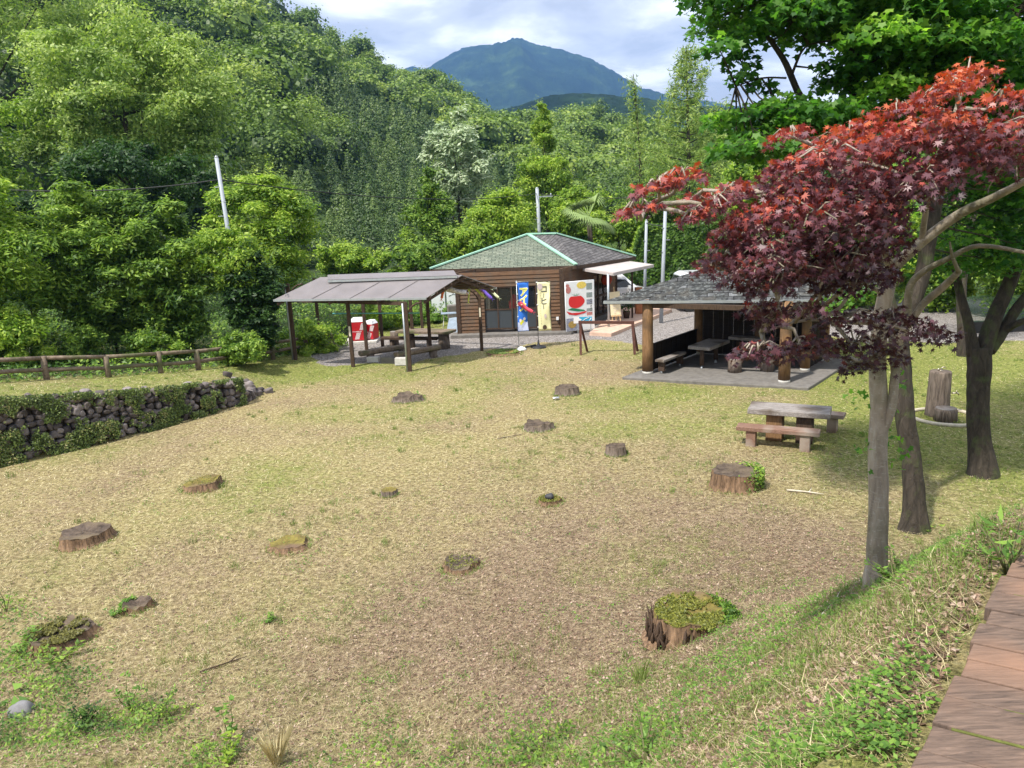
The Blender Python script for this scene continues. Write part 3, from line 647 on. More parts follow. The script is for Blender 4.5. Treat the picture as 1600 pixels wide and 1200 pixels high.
def grass():
    """loose cover over the lawn: straw, green blades, dead leaves, small weeds"""
    def spots(n, rmin, rmax, a0=-.78, a1=.78, pw=1.0):
        r = rmin * (rmax / rmin) ** (rng.random(n) ** pw); a = rng.uniform(a0, a1, n); x, y = r * np.sin(a), r * np.cos(a)
        ok = bw_dist(x, y) > .06; gm = gravel_mask(x, y) < .35
        sdv = (x - WA[0]) * WN[0] + (y - WA[1]) * WN[1]; sv = (x - WA[0]) * WD[0] + (y - WA[1]) * WD[1] 
        wall = (sv < WL + .3) & (sdv + wall_bend(sv) > -.35) & (sdv + wall_bend(sv) < .45)
        rx, ry = x - PV[0][0], y - PV[0][1]; u1 = (PV[1] - PV[0]); u2 = (PV[3] - PV[0]); Mx = np.linalg.inv(np.stack([u1[:2], u2[:2]], 1)); q = Mx @ np.stack([rx, ry]); slab = (q[0] > -.02) & (q[0] < 1.02) & (q[1] > -.02) & (q[1] < 1.02)
        m = ok & gm & ~wall & ~slab; return x[m], y[m]
    def flat(n, rmin, rmax, L, wd, lift, name, mat, lab, keep, tilt=.5, pw=1.0):
        x, y = spots(n, rmin, rmax, pw=pw); k = rng.random(len(x)) < keep(x, y); x, y = x[k], y[k]; n = len(x); z = terrain(x, y)
        a = rng.random(n) * 6.28; r = np.hypot(x, y); ll = L * (.4 + 1.2 * rng.random(n)); w = np.maximum(wd, r * .00042)
        el = (rng.random(n) - .15) * tilt; dx, dy, dz = np.cos(a) * np.cos(el), np.sin(a) * np.cos(el), np.sin(el)
        nx, ny = -np.sin(a), np.cos(a); c = np.stack([x, y, z + lift * rng.random(n) + .004], 1); D_ = np.stack([dx, dy, dz], 1) * ll[:, None] / 2; S = np.stack([nx, ny, 0 * nx], 1) * w[:, None] / 2
        bend = np.stack([nx, ny, .3 + 0 * nx], 1) * (ll * (rng.random(n) - .5) * .3)[:, None]
        V = np.stack([c - D_, c + S + bend, c + D_, c - S + bend], 1).reshape(-1, 3)
        o = link(name, np_mesh(name, V, np.arange(n * 4).reshape(n, 4), np.clip(rng.random(n) * 1.05 - .42 * litter_mask(x, y) + .12 * smooth((np.hypot(x, y) - 12) / 8), 0, 1)), mat); tag(o, lab, 'ground cover', kind='stuff')
    flat(330000, 2.4, 36, .10, .0028, .03, 'dry_grass', 'blade_straw', 'dry mown straw lying over the lawn', lambda x, y: np.clip(1.1 - green_mask(x, y) * .8, .15, 1) * np.where(bw_dist(x, y) < 2, .5, 1))
    flat(5000, 2.4, 20, .26, .004, .04, 'long_stalks', 'blade_straw', 'long loose dry stalks lying over the mown straw', lambda x, y: np.full(np.shape(x), .6), tilt=.3)
    # grass round the stumps
    ca = []
    for c_, r_, h_ in STUMPS:
        k_ = int(140 + 500 * r_); a_ = rng.random(k_) * 6.28; q_ = r_ * (1.02 + .30 * rng.random(k_) ** 1.5); ca.append(np.stack([c_[0] + q_ * np.cos(a_), c_[1] + q_ * np.sin(a_), .35 + .65 * rng.random(k_)], 1))
    ca = np.concatenate(ca); n = len(ca); a = rng.random(n) * 6.28; h = (.03 + .07 * rng.random(n)) * ca[:, 2]; b = np.stack([ca[:, 0], ca[:, 1], terrain(ca[:, 0], ca[:, 1]) - .005], 1); w = np.maximum(.005, np.hypot(b[:, 0], b[:, 1]) * .0005); S = np.stack([np.cos(a), np.sin(a), 0 * a], 1) * w[:, None]; ln = rng.normal(0, .6, (n, 2)) * h[:, None]; tp = b + np.stack([ln[:, 0], ln[:, 1], h], 1)
    V = np.stack([b - S, b + S, tp + S * .2, tp - S * .2], 1).reshape(-1, 3); tag(link('stump_grass', np_mesh('stump_grass', V, np.arange(n * 4).reshape(-1, 4), .1 + .8 * rng.random(n)), 'blade_green'), 'uncut grass growing close round the stumps', 'grass', kind='stuff')
    # upright green tufts
    x, y = spots(42000, 2.4, 38); g = green_mask(x, y); t = fbm(x * 1.6, y * 1.6, 61, 3)
    k = rng.random(len(x)) < np.clip((g + t * 1.3 - .86) * 1.8, .03, 1); x, y = x[k], y[k]; nb = 7
    X = np.repeat(x, nb) + rng.normal(0, .035, len(x) * nb); Y = np.repeat(y, nb) + rng.normal(0, .035, len(x) * nb); Z = terrain(X, Y); n = len(X)
    r = np.hypot(X, Y); h = .028 + .055 * rng.random(n) ** 2 + .02 * (bw_dist(X, Y) < 3) * rng.random(n) ** 2; a = rng.random(n) * 6.28; w = np.maximum(.0045, r * .00045); ln = rng.normal(0, .5, (n, 2)) * h[:, None]
    b = np.stack([X, Y, Z - .004], 1); S = np.stack([np.cos(a), np.sin(a), 0 * a], 1) * w[:, None] / 2; m_ = b + np.stack([ln[:, 0] * .4, ln[:, 1] * .4, h * .6], 1); tp = b + np.stack([ln[:, 0], ln[:, 1], h], 1)
    V = np.stack([b - S, b + S, m_ + S * .7, m_ - S * .7, m_ - S * .7, m_ + S * .7, tp + S * .1, tp - S * .1], 1).reshape(-1, 3)
    tag(link('green_grass', np_mesh('green_grass', V, np.arange(n * 8).reshape(-1, 4), np.repeat(.2 + .7 * rng.random(n), 2)), 'blade_green'), 'short green grass tufts growing through the straw', 'grass', kind='stuff')
    # leafy weeds crowding the lower left corner and the near edge
    ps = []
    for px_, py_, k_, s_, h_ in ((30, 1040, 900, .30, .16), (90, 1075, 900, .28, .14), (20, 1150, 1100, .30, .2), (130, 1140, 900, .22, .2), (225, 1130, 800, .25, .16), (330, 1185, 500, .2, .12), (60, 1000, 500, .35, .12), (820, 1190, 700, .35, .09), (950, 1190, 500, .3, .1), (560, 1195, 400, .35, .08), (5, 960, 400, .3, .16)):
        c_ = G(px_, py_); q = rng.normal(0, 1, (k_, 2)) * s_; X, Y = c_[0] + q[:, 0], c_[1] + q[:, 1]; r_ = np.hypot(q[:, 0], q[:, 1]) / s_; ps.append(np.stack([X, Y, terrain(X, Y) + .01 + h_ * rng.random(k_) * np.exp(-r_ ** 2 * .4) * (.4 + 1.1 * fbm(X * 5, Y * 5, 9, 2))], 1))
    ps = np.concatenate(ps); n = len(ps); nr = rdir(n) * .6 + np.array([0, -.2, .9]); nr /= np.linalg.norm(nr, axis=1, keepdims=True); V, F, q = rhombs(ps, nr, .010 + .022 * rng.random(n) ** 1.5, .5, np.clip(.9 * fbm(ps[:, 0] * 3, ps[:, 1] * 3, 55, 3) + .5 * rng.random(n) - .2, 0, 1), .25)
    tag(link('corner_weeds', np_mesh('corner_weeds', V, F, q), 'leaf_mid'), 'dense leafy weeds crowding the lower left corner and the near edge', 'weeds', kind='stuff')
    # taller standing clumps
    x, y = spots(5200, 2.6, 30); t = fbm(x * .9, y * .9, 131, 3); D = bw_dist(x, y)
    k = rng.random(len(x)) < np.clip((t - .50) * 2.4 + .08 * smooth((4 - D) / 3) + .7 * np.exp(-(x - .4) ** 2 / 2.5 - (y - 5.0) ** 2 / .12) + .5 * np.exp(-((x + 4.3) ** 2 / 1.6 + (y - 5.6) ** 2 / 1.2)), 0, 1); x, y = x[k], y[k]; nb = 26; sp = .03 + .05 * rng.random(len(x))
    X = np.repeat(x, nb) + rng.normal(0, 1, len(x) * nb) * np.repeat(sp, nb); Y = np.repeat(y, nb) + rng.normal(0, 1, len(x) * nb) * np.repeat(sp, nb); n = len(X); h = np.repeat(.06 + .09 * rng.random(len(x)) ** 2, nb) * (.5 + .6 * rng.random(n)); a = rng.random(n) * 6.28; w = np.maximum(.005, np.hypot(X, Y) * .00045); ln = rng.normal(0, .55, (n, 2)) * h[:, None]
    b = np.stack([X, Y, terrain(X, Y) - .004], 1); S = np.stack([np.cos(a), np.sin(a), 0 * a], 1) * w[:, None] / 2; m_ = b + np.stack([ln[:, 0] * .35, ln[:, 1] * .35, h * .65], 1); tp = b + np.stack([ln[:, 0], ln[:, 1], h], 1)
    V = np.stack([b - S, b + S, m_ + S * .8, m_ - S * .8, m_ - S * .8, m_ + S * .8, tp + S * .1, tp - S * .1], 1).reshape(-1, 3)
    tag(link('grass_clumps', np_mesh('grass_clumps', V, np.arange(n * 8).reshape(-1, 4), np.repeat(np.clip(np.repeat(rng.random(len(x)), nb) * .6 + .35 * rng.random(n), 0, 1), 2)), 'blade_green'), 'taller uncut grass clumps standing in the lawn', 'grass', kind='stuff')
    # dead leaves
    x, y = spots(140000, 2.6, 26); k = rng.random(len(x)) < np.clip((litter_mask(x, y) - .1) * 1.3, .05, 1); x, y = x[k], y[k]; n = len(x)
    nr = rdir(n) * .55 + np.array([0, 0, 1]); nr /= np.linalg.norm(nr, axis=1, keepdims=True); r = np.hypot(x, y)
    V, F, q = rhombs(np.stack([x, y, terrain(x, y) + .012 + .012 * rng.random(n)], 1), nr, np.maximum(.009 + .013 * rng.random(n), r * .0007), .6, rng.random(n), .35)
    tag(link('dead_leaves', np_mesh('dead_leaves', V, F, q), 'leaf_litter'), 'curled brown dead leaves scattered over the lawn', 'leaf litter', kind='stuff')
    # little broad-leaved weeds near the bank
    x, y = spots(15000, 2.4, 18); D = bw_dist(x, y); t = fbm(x * 1.3, y * 1.3, 91, 3)
    k = rng.random(len(x)) < np.clip((t - .47) * 3 + .30 * smooth((4.5 - D) / 3) - .16 + .7 * np.exp(-((x + 4.3) ** 2 / 1.4 + (y - 5.5) ** 2 / 1.0)) + .35 * np.exp(-(x - .8) ** 2 / 1.2 - (y - 4.9) ** 2 / .15) * 2, 0, 1); x, y = x[k], y[k]; nb = 9
    X = np.repeat(x, nb) + rng.normal(0, .04, len(x) * nb); Y = np.repeat(y, nb) + rng.normal(0, .04, len(x) * nb); n = len(X)
    nr = rdir(n) * .5 + np.array([0, 0, 1]); nr /= np.linalg.norm(nr, axis=1, keepdims=True)
    V, F, q = rhombs(np.stack([X, Y, terrain(X, Y) + .015 + .05 * rng.random(n)], 1), nr, .006 + .011 * rng.random(n), .6, .1 + .8 * rng.random(n))
    tag(link('low_weeds', np_mesh('low_weeds', V, F, q), 'leaf_weed'), 'small leafy weeds creeping over the bank', 'weeds', kind='stuff')

def boardwalk():
    rt = thing('boardwalk', (1.09, 1.93, 3.6), 'walkway of weathered brown planks along the right foreground', 'walkway'); rt['kind'] = 'structure'
    pts = [np.array(p, float) for p in BW[:5]]; L = [0]
    for a, b in zip(pts[:-1], pts[1:]): L.append(L[-1] + np.linalg.norm(b - a))
    s = L[1] - 1.2; k = 0; ds = .135; pd = P(1600, 1054, 3.65)[:2] - P(1494, 1031, 3.65)[:2]; pd = pd / np.linalg.norm(pd); px = np.array([p[0] for p in pts]); py = np.array([p[1] for p in pts])
    while s < L[1] + 7.2:
        w = ds * random.choice((.92, 1.0, 1.12, 1.3)); a = np.array([np.interp(s, L, px), np.interp(s, L, py)]); b = np.array([np.interp(s + w, L, px), np.interp(s + w, L, py)])
        d0 = np.array([np.interp(s + .9, L, px) - np.interp(s - .9, L, px), np.interp(s + .9, L, py) - np.interp(s - .9, L, py)]); d0 /= np.linalg.norm(d0)
        d1 = np.array([np.interp(s + w + .9, L, px) - np.interp(s + w - .9, L, px), np.interp(s + w + .9, L, py) - np.interp(s + w - .9, L, py)]); d1 /= np.linalg.norm(d1)
        n0 = pd; n1 = pd; j = random.uniform(-.014, .014); sk = d0 * -.0
        tz = 3.65 + random.uniform(-.004, .004); gp = .013
        a_ = a + d0 * gp; A0 = a_ + n0 * j; A1 = a_ + n0 * 1.75; B0 = b + n1 * j; B1 = b + n1 * 1.75
        c = [(A1, tz), (B1, tz + .002), (B0, tz + .002), (A0, tz)]
        m = MB(); m.hexa([(p[0], p[1], z - .06) for p, z in c], [(p[0], p[1], z) for p, z in c]); m.build('plank', 'wood_board', rt, bevel=.005)
        if random.random() < .55: mm = MB(); e = (B1 - B0) / np.linalg.norm(B1 - B0); q0 = B0 + e * random.uniform(.0, .3) + d1 * .006; q1 = q0 + e * random.uniform(.4, 1.2); mm.bar((*q0, 3.642), (*q1, 3.642), .011, .014); mm.build('gap_moss', 'moss_green', rt)
        s += w
    m = MB()
    for off in (.25, 1.4):
        q = []
        for t in np.linspace(L[1] - 1.1, L[1] + 7, 14):
            p = np.array([np.interp(t, L, px), np.interp(t, L, py)]); d = np.array([np.interp(t + .2, L, px), np.interp(t + .2, L, py)]) - p; d /= np.linalg.norm(d); p = p + np.array([d[1], -d[0]]) * off; q.append((p[0], p[1], 3.53))
        for a, b in zip(q[:-1], q[1:]): m.bar(a, b, .09, .1)
    m.build('bearer', 'wood_dark', rt)
boardwalk()

def stone_wall():
    o3 = WA - WD * 5
    rt = thing('stone_wall', (*WA, gz(*WA)), 'curving retaining wall of rounded grey stones below the upper lawn', 'wall')
    iv, ifc = ico(2); Vs, Fs, Rs = [], [], []; o = 0
    s = -5.0
    def pt(s, up):        # base line, leaning back slightly
        b = WA + WD * s - WN * (wall_bend(s)) - WN * .05; b = b + WN * (up * .14); 
        return b
    def put(c, sz, rv):
        nonlocal o
        q = rdir(1)[0]; v = iv.copy(); ph = rng.random(3) * 6
        bump = 1 + .16 * np.sin(v[:, 0] * 3.1 + ph[0]) * np.sin(v[:, 1] * 2.7 + ph[1]) + .10 * np.sin(v[:, 2] * 4.3 + ph[2]); v = v * bump[:, None]
        v = np.clip(v, -.82, .82); a = rng.random() * .9 - .45; vx = v[:, 0] * sz[0]; vy = v[:, 1] * sz[1]; vz = v[:, 2] * sz[2]
        vx, vz = vx * math.cos(a) - vz * math.sin(a), vx * math.sin(a) + vz * math.cos(a)
        w = c + WD_(vx, vy, vz); Vs.append(w); Fs.append(ifc + o); Rs.append(np.full(len(ifc), rv)); o += len(w)
    def WD_(vx, vy, vz): return np.stack([vx * WD[0] + vy * WN[0], vx * WD[1] + vy * WN[1], vz], 1)
    while s < WL + .15:
        H = float(wall_h(s)) + .06; zb = gz(*(pt(s, 0) - WN * .3)); z = 0
        row = int(rng.integers(0, 2)) 
        z = .06 + .1 * rng.random(); st = .185
        while z < H:
            sx = rng.uniform(.08, .15) ; sz = rng.uniform(.065, .125)
            p = pt(s + rng.normal(0, .05), z); put(np.array([p[0], p[1], zb + z]), (sx, .17, sz), rng.random()); z += sz * 1.62
        s += st
    # rounded end of the wall curving back
    for k in range(16):
        a = k / 15 * 1.9; r = .75; c = WA + WD * WL + WN * r; p = c + r * (-WN * math.cos(a) + WD * math.sin(a)); H = .62 * (1 - k / 19); z = .05
        zb = gz(*(p + (p - c) * .2))- .02
        while z < H + .05:
            sz = rng.uniform(.09, .16); put(np.array([p[0], p[1], min(zb + z, gz(p[0], p[1]) + .16)]), (rng.uniform(.1, .17), .17, sz), rng.random()); z += sz * 1.7
    for k in range(7):       # loose cap stones at the end
        p = WA + WD * (WL + .1 + k * .18) + WN * rng.uniform(.1, 1.0); put(np.array([p[0], p[1], gz(*p) + .05]), (.15, .13, .1), rng.random())
    link('stones', np_mesh('stones', np.concatenate(Vs) - np.array([*WA, gz(*WA)]), np.concatenate(Fs), np.concatenate(Rs), True), 'stone', rt)
    m = MB(); ss = np.linspace(-5, WL + .1, 18)
    for a, b in zip(ss[:-1], ss[1:]):
        q = []
        for t in (a, b):
            f0 = pt(t, 0) + WN * .06; f1 = pt(t, wall_h(t)) + WN * .1; bk = f1 + WN * .25; zz = gz(*(pt(t, 0) - WN * .3)); q.append([(*f0, zz - .2), (*f1, zz + wall_h(t) - .02), (*bk, zz + wall_h(t) - .02), (*(f0 + WN * .3), zz - .2)])
        m.add(q[0] + q[1], [(0, 1, 5, 4), (1, 2, 6, 5), (2, 3, 7, 6)])
    m.build('earth_backing', 'soil', rt)
    # creepers and ferns over the stones
    n = 70000; s = rng.uniform(-5, WL + .05, n); u = rng.random(n); H = wall_h(s); t = fbm(s * 2.6 + 3, u * 3.2 * H, 23, 4)
    k = t + .10 * (u > .88) + .08 * (u < .12) + .03 * rng.normal(size=n) > .485; s, u, H = s[k], u[k], H[k]; n = len(s)
    b = WA[None] + WD[None] * s[:, None] - WN[None] * wall_bend(s)[:, None] + WN[None] * (u * H * .14 - .22 - .14 * rng.random(n))[:, None]
    base = terrain(b[:, 0] - WN[0] * .2, b[:, 1] - WN[1] * .2)
    pos = np.stack([b[:, 0], b[:, 1], base + u * (H + .1)], 1); nr = rdir(n) * .8 + np.array([-WN[0], -WN[1], .7]); nr /= np.linalg.norm(nr, axis=1, keepdims=True)
    V, F, q = rhombs(pos, nr, .012 + .03 * rng.random(n), .5, .05 + .9 * rng.random(n) * (.5 + .9 * fbm(s * 3.5, u * 3, 71, 2)))
    tag(link('wall_creepers', np_mesh('wall_creepers', V, F, q), 'leaf_creeper'), 'green creepers and ferns hanging over the stone wall', 'creeper', kind='stuff')
stone_wall()

def log_fence():
    P0 = P(168, 577, 1.18)[:2]
    pts = FPW
    pts = [np.array(p) for p in pts]
    rt = thing('log_fence', (*pts[0], gz(*pts[0])), 'low brown log fence with two rails along the upper lawn', 'fence')
    tops = []
    for p in pts:
        z = gz(*p); m = MB(); h = .62 + random.uniform(-.02, .05)
        m.tube([(*p, z - .2), (*p, z + .3), (p[0] + random.uniform(-.02, .02), p[1], z + h)], [.085, .08, .08], 10, .08); m.build('post', 'wood_log', rt); tops.append(z)
    for a, b, za, zb in zip(pts[:-1], pts[1:], tops[:-1], tops[1:]):
        for h in (.27, .60):
            m = MB(); q = [np.array([*a, za + h]), np.array([*(a * .5 + b * .5), (za + zb) / 2 + h + random.uniform(-.02, .02)]), np.array([*b, zb + h])]
            m.tube(q, [.055, .06, .052], 8, .1); m.build('rail', 'wood_log', rt)
log_fence()
# ================================================================== BUILT THINGS
def onplane(px, py, A, B):
    """where the sight line meets the upright plane through A and B"""
    A = np.asarray(A, float)[:2]; B = np.asarray(B, float)[:2]; n = np.array([-(B - A)[1], (B - A)[0]]); d = ray(px, py)
    t = (A @ n - CP[:2] @ n) / (d[:2] @ n); return CP + d * t
def atY(px, py, Y): d = ray(px, py); return CP + d * (Y / d[1])
def z3(p, z): return np.array([p[0], p[1], z])

# ---- hut
def hut():
    zb = .12
    Lp, Bp, Cp = P(718, 521, zb), P(879, 516, zb), P(962, 484, zb); Dp_ = Lp + (Cp - Bp)
    EL, ER, EC = P(672, 421, 2.68), P(900, 415, 2.68), P(993, 401, 2.68); ED = EL + (EC - ER)
    fx = (Bp - Lp) / np.linalg.norm(Bp - Lp); sx = (Cp - Bp) / np.linalg.norm(Cp - Bp)
    rt = thing('wooden_hut', (*Lp[:2], 0), 'brown timber hut with a green shingled hip roof behind the banners', 'hut')
    m = MB()
    def siding(a, b, z0, z1, out, mb):
        n = max(1, int(round((z1 - z0) / .15))); h = (z1 - z0) / n; o = np.array([out[0], out[1], 0]) 
        for k in range(n):
            za, zc = z0 + k * h, z0 + (k + 1) * h; a0 = z3(a, za); b0 = z3(b, za)
            j = rng.random() * .006
            mb.hexa([a0 + o * (.045 + j), b0 + o * (.045 + j), b0 - o * .03, a0 - o * .03], [z3(a, zc - .006) + o * .02, z3(b, zc - .006) + o * .02, z3(b, zc - .006) - o * .03, z3(a, zc - .006) - o * .03])
    fo = np.array([fx[1], -fx[0]]); so = np.array([sx[1], -sx[0]])
    wl = onplane(757, 480, Lp, Bp); wr = onplane(861, 480, Lp, Bp); wt = onplane(800, 447, Lp, Bp)[2]; wb = onplane(800, 514, Lp, Bp)[2]
    dl = onplane(926, 470, Bp, Cp); dr = onplane(951, 470, Bp, Cp); dt = 2.05
    m = MB(); siding(Lp, wl, zb, wt, fo, m); siding(wr, Bp, zb, wt, fo, m); siding(Lp, Bp, wt, 2.62, fo, m); m.build('front_wall', 'wood_wall', rt)
    m = MB(); siding(Bp, dl, zb, dt, so, m); siding(dr, Cp, zb, dt, so, m); siding(Bp, Cp, dt, 2.66, so, m); m.build('side_wall', 'wood_wall', rt)
    m = MB(); siding(Cp, Dp_, zb, 2.66, -fo, m); siding(Dp_, Lp, zb, 2.66, -so, m); m.build('rear_wall', 'wood_wall', rt)
    for q in (Lp, Bp, Cp, Dp_):
        m = MB(); m.box((q[0], q[1], 1.36), (.16, .16, 2.56)); m.build('corner_post', 'wood_dark', rt)
    m = MB(); m.slab([z3(Lp - fx * .3, .12), z3(Lp - fx * .3 + np.array([*fo, 0]) * .55, .12), z3(Bp + fx * .35 + np.array([*fo, 0]) * .55, .12), z3(Cp + fx * .3, .12), z3(Dp_ - fx * .3, .12)], .16); m.build('foundation', 'concrete', rt)
    m = MB(); m.box((*(wl[:2] * .5 + wr[:2] * .5 - fo * .3), (wb + wt) / 2), (.01, .01, .01)); 
    # windows: four sliding glass doors
    xs = [757, 778, 800, 838, 861]; o = np.array([*fo, 0])
    for i in range(4):
        a, b = onplane(xs[i], 480, Lp, Bp), onplane(xs[i + 1], 480, Lp, Bp); a, b = z3(a, 0), z3(b, 0); m = MB(); off = o * (.0 if i % 2 else -.05)
        zm = onplane(800, 483, Lp, Bp)[2]
        for (p, q, w) in ((z3(a, wb), z3(a, wt), .06), (z3(b, wb), z3(b, wt), .06)): m.bar(p + off, q + off, w, .05, up=tuple(fx))
        for z in (wb + .03, zm, wt - .03): m.bar(z3(a, z) + off, z3(b, z) + off, .05, .055)
        f = m.build('window_frame', 'wood_dark', rt); g = MB(); g.hexa([z3(a, wb + .04) + off, z3(b, wb + .04) + off, z3(b, wb + .04) + off - o * .008, z3(a, wb + .04) + off - o * .008], [z3(a, wt - .05) + off, z3(b, wt - .05) + off, z3(b, wt - .05) + off - o * .008, z3(a, wt - .05) + off - o * .008]); g.build('pane', 'glass', f)
        lo = MB(); lo.hexa([z3(a, wb + .05) + off + o * .004, z3(b, wb + .05) + off + o * .004, z3(b, wb + .05) + off - o * .018, z3(a, wb + .05) + off - o * .018], [z3(a, zm) + off + o * .004, z3(b, zm) + off + o * .004, z3(b, zm) + off - o * .018, z3(a, zm) + off - o * .018]); lo.build('lower_panel', 'glass_dim', f)
    for (x0, x1) in ((757, 766), (838, 843)):     # curtains
        a, b = onplane(x0, 480, Lp, Bp), onplane(x1, 480, Lp, Bp); vs = []; fs = []; K = 14
        for k in range(K + 1):
            t = k / K; p = a + (b - a) * t; wv = .03 * math.sin(t * 16); vs += [(*(p[:2] - fo * (.14 + wv)), wb + .02), (*(p[:2] + (b - a)[:2] * -.15 * t - fo * (.14 + wv)), wt - .05)]
            if k: fs.append((2 * k - 2, 2 * k, 2 * k + 1, 2 * k - 1))
        MB().add(vs, fs, True).build('curtain', 'cream', rt)
    # roof
    R1, R2 = P(825, 367, 3.88), P(870, 366, 3.88)
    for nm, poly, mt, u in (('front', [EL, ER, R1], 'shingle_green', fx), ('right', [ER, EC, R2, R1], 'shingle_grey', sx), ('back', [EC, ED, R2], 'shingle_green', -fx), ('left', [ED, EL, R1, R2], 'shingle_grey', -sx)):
        m = MB(); m.slab(poly, .07); ob = m.build('roof', mt, rt); r0 = Vector(rt.location); n = (Vector(poly[1]) - Vector(poly[0])).cross(Vector(poly[2]) - Vector(poly[0])).normalized()
        uvplane(ob, tuple(Vector(poly[0]) - r0), tuple(u), tuple(n.cross(Vector(u))))
    m = MB()
    up = np.array([0, 0, .05])
    for a, b in ((ER, R1), (EL, R1), (R1, R2), (EC, R2), (ED, R2)): m.bar(a + up, b + up, .17, .06)
    m.build('ridge_cap', 'cap_green', rt)
    m = MB()
    for a, b in ((EL, ER), (ER, EC), (EC, ED), (ED, EL)): m.bar(z3(a, 2.6), z3(b, 2.6), .05, .14)
    m.build('fascia', 'wood_dark', rt)
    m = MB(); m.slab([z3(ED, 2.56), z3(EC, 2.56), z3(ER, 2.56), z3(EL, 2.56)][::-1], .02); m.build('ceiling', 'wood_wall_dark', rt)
    # door in the side wall
    m = MB(); a, b = z3(dl, 0), z3(dr, 0); o2 = np.array([*so, 0])
    for t in (0, .33, .66, 1): p = a + (b - a) * t; m.bar(z3(p, zb), z3(p, dt), .07, .07, up=tuple(sx))
    for z in (zb + .05, 1.05, dt): m.bar(z3(a, z), z3(b, z), .06, .09)
    f = m.build('door', 'wood_dark', rt); g = MB(); g.hexa([z3(a, zb), z3(b, zb), z3(b, zb) - o2 * .02, z3(a, zb) - o2 * .02], [z3(a, dt), z3(b, dt), z3(b, dt) - o2 * .02, z3(a, dt) - o2 * .02]); g.build('pane', 'glass', f)
    # awning over the side entrance
    A0, A1, A2, A3 = P(911, 419, 2.52), P(958, 426, 2.36), P(1021, 413, 2.36), P(984, 408, 2.52)
    m = MB(); m.slab([A0, A1, A2, A3], .05); aw = m.build('awning', 'awning', rt)
    m = MB(); m.bar(A1 - [0, 0, .07], A2 - [0, 0, .07], .05, .12); m.bar(A0 - [0, 0, .07], A1 - [0, 0, .07], .05, .1); m.bar(A3 - [0, 0, .07], A2 - [0, 0, .07], .05, .1)
    m.build('awning_frame', 'awning', aw)
    pb = P(951, 512, .1); m = MB(); m.tube([z3(pb, .0), z3(pb, 2.33)], .05, 10); m.build('awning_post', 'galv', rt)
    pb = P(988, 498, .1); m = MB(); m.tube([z3(pb, .0), z3(pb, 2.2)], .045, 10); m.build('awning_post', 'wood_dark', rt)
    # deck
    D0, D1, D2, D3 = P(921, 519, .14), P(955, 521, .14), P(1050, 483, .14), P(985, 474, .14)
    m = MB(); m.slab([D0, D1, D2, D3], .16); m.build('deck', 'deck_wood', rt)
    m = MB(); p = onplane(872, 505, Lp, Bp); p = onplane(871, 497, Lp, Bp) + o * .1; m.box(p, (.1, .09, .12)); m.build('tap_box', 'white_paint', rt)
    # things in and at the hut
    r = thing('red_garment', z3(onplane(803, 514, Lp, Bp) - o * .45, .12), 'red garment hanging behind the glass doors of the hut', 'clothing')
    c = onplane(803, 490, Lp, Bp) - o * .45; m = MB(); m.lathe((c[0], c[1], 0), [(.02, 1.62), (.1, 1.58), (.16, 1.42), (.26, 1.3), (.22, .9), (.26, .55), (.24, .54)][::-1], 14, .1); m.build('robe', 'red_cloth', r)
    m = MB(); m.bar(z3(c, .12), z3(c, 1.7), .03, .03); m.build('stand', 'wood_dark', r)
    c = onplane(938, 437, Bp, Cp) + np.array([*so, 0]) * .3; r = thing('paper_lantern', c, 'round orange red lantern hanging above the hut side door', 'lantern')
    m = MB(); m.lathe(c, [(.06, -.24), (.17, -.2), (.25, -.05), (.26, .05), (.18, .2), (.07, .24)], 18); m.build('shade', 'lantern_red', r)
    m = MB(); m.lathe(c, [(.075, .235), (.075, .28)], 12); m.lathe(c, [(.075, -.28), (.075, -.235)], 12); m.bar(c + [0, 0, .27], c + [0, 0, .5], .012, .012); m.build('rim', 'black_plastic', r)
    return Lp, Bp, Cp, fo, so
t = NT('glass_dim'); b = t.done((.055, .065, .075), .3, spec=.5); b.inputs['Alpha'].default_value = .9; MATS['glass_dim'] = t.m
HL, HB, HC, HFO, HSO = hut()

# ---- open shelters
def gable(rt, e0, e1, r1, r0, purl=5, mat='roof_tin', ribs=True):
    b0 = z3(2 * r0 - e0, e0[2]); b1 = z3(2 * r1 - e1, e1[2])
    for q in ([e0, e1, r1, r0], [b1, b0, r0 + [0, 0, .012], r1 + [0, 0, .012]]):
        m = MB(); m.slab(q, .025)
        ob = m.build('roof_sheet', mat, rt)
        n = (Vector(q[1]) - Vector(q[0])).cross(Vector(q[3]) - Vector(q[0])).normalized() * .008; n = np.array(n)
        for k in range(1, 4): m = MB(); a, b = q[0] + (q[1] - q[0]) * k / 4, q[3] + (q[2] - q[3]) * k / 4; m.bar(a + n, b + n, .035, .012); m.build('seam', mat, ob)
    m = MB(); up = np.array([0, 0, -.06])
    for k in range(purl):
        t = (k + .5) / purl
        for A0, A1, B0, B1 in ((e0, e1, r0, r1), (b0, b1, r0, r1)):
            m.bar(A0 + (B0 - A0) * t + up, A1 + (B1 - A1) * t + up, .05, .06)
    m.build('purlin', 'roof_tin_under', rt)
    for t in (.02, .36, .68, .98):
        m = MB(); up2 = np.array([0, 0, -.16])
        a, b, c = e0 + (e1 - e0) * t, r0 + (r1 - r0) * t, b0 + (b1 - b0) * t; m.bar(a + up2, b + up2, .05, .09); m.bar(c + up2, b + up2, .05, .09); m.build('rafter', 'wood_dark', rt)
    m = MB(); g = np.array([0, 0, -.03]); fwd = (e0 - b0); fwd = fwd / np.linalg.norm(fwd) * .02
    m.bar(e0 + g + fwd, e1 + g + fwd, .03, .07); m.bar(b0 + g - fwd, b1 + g - fwd, .03, .07); m.build('fascia', 'galv', rt)
    return b0, b1
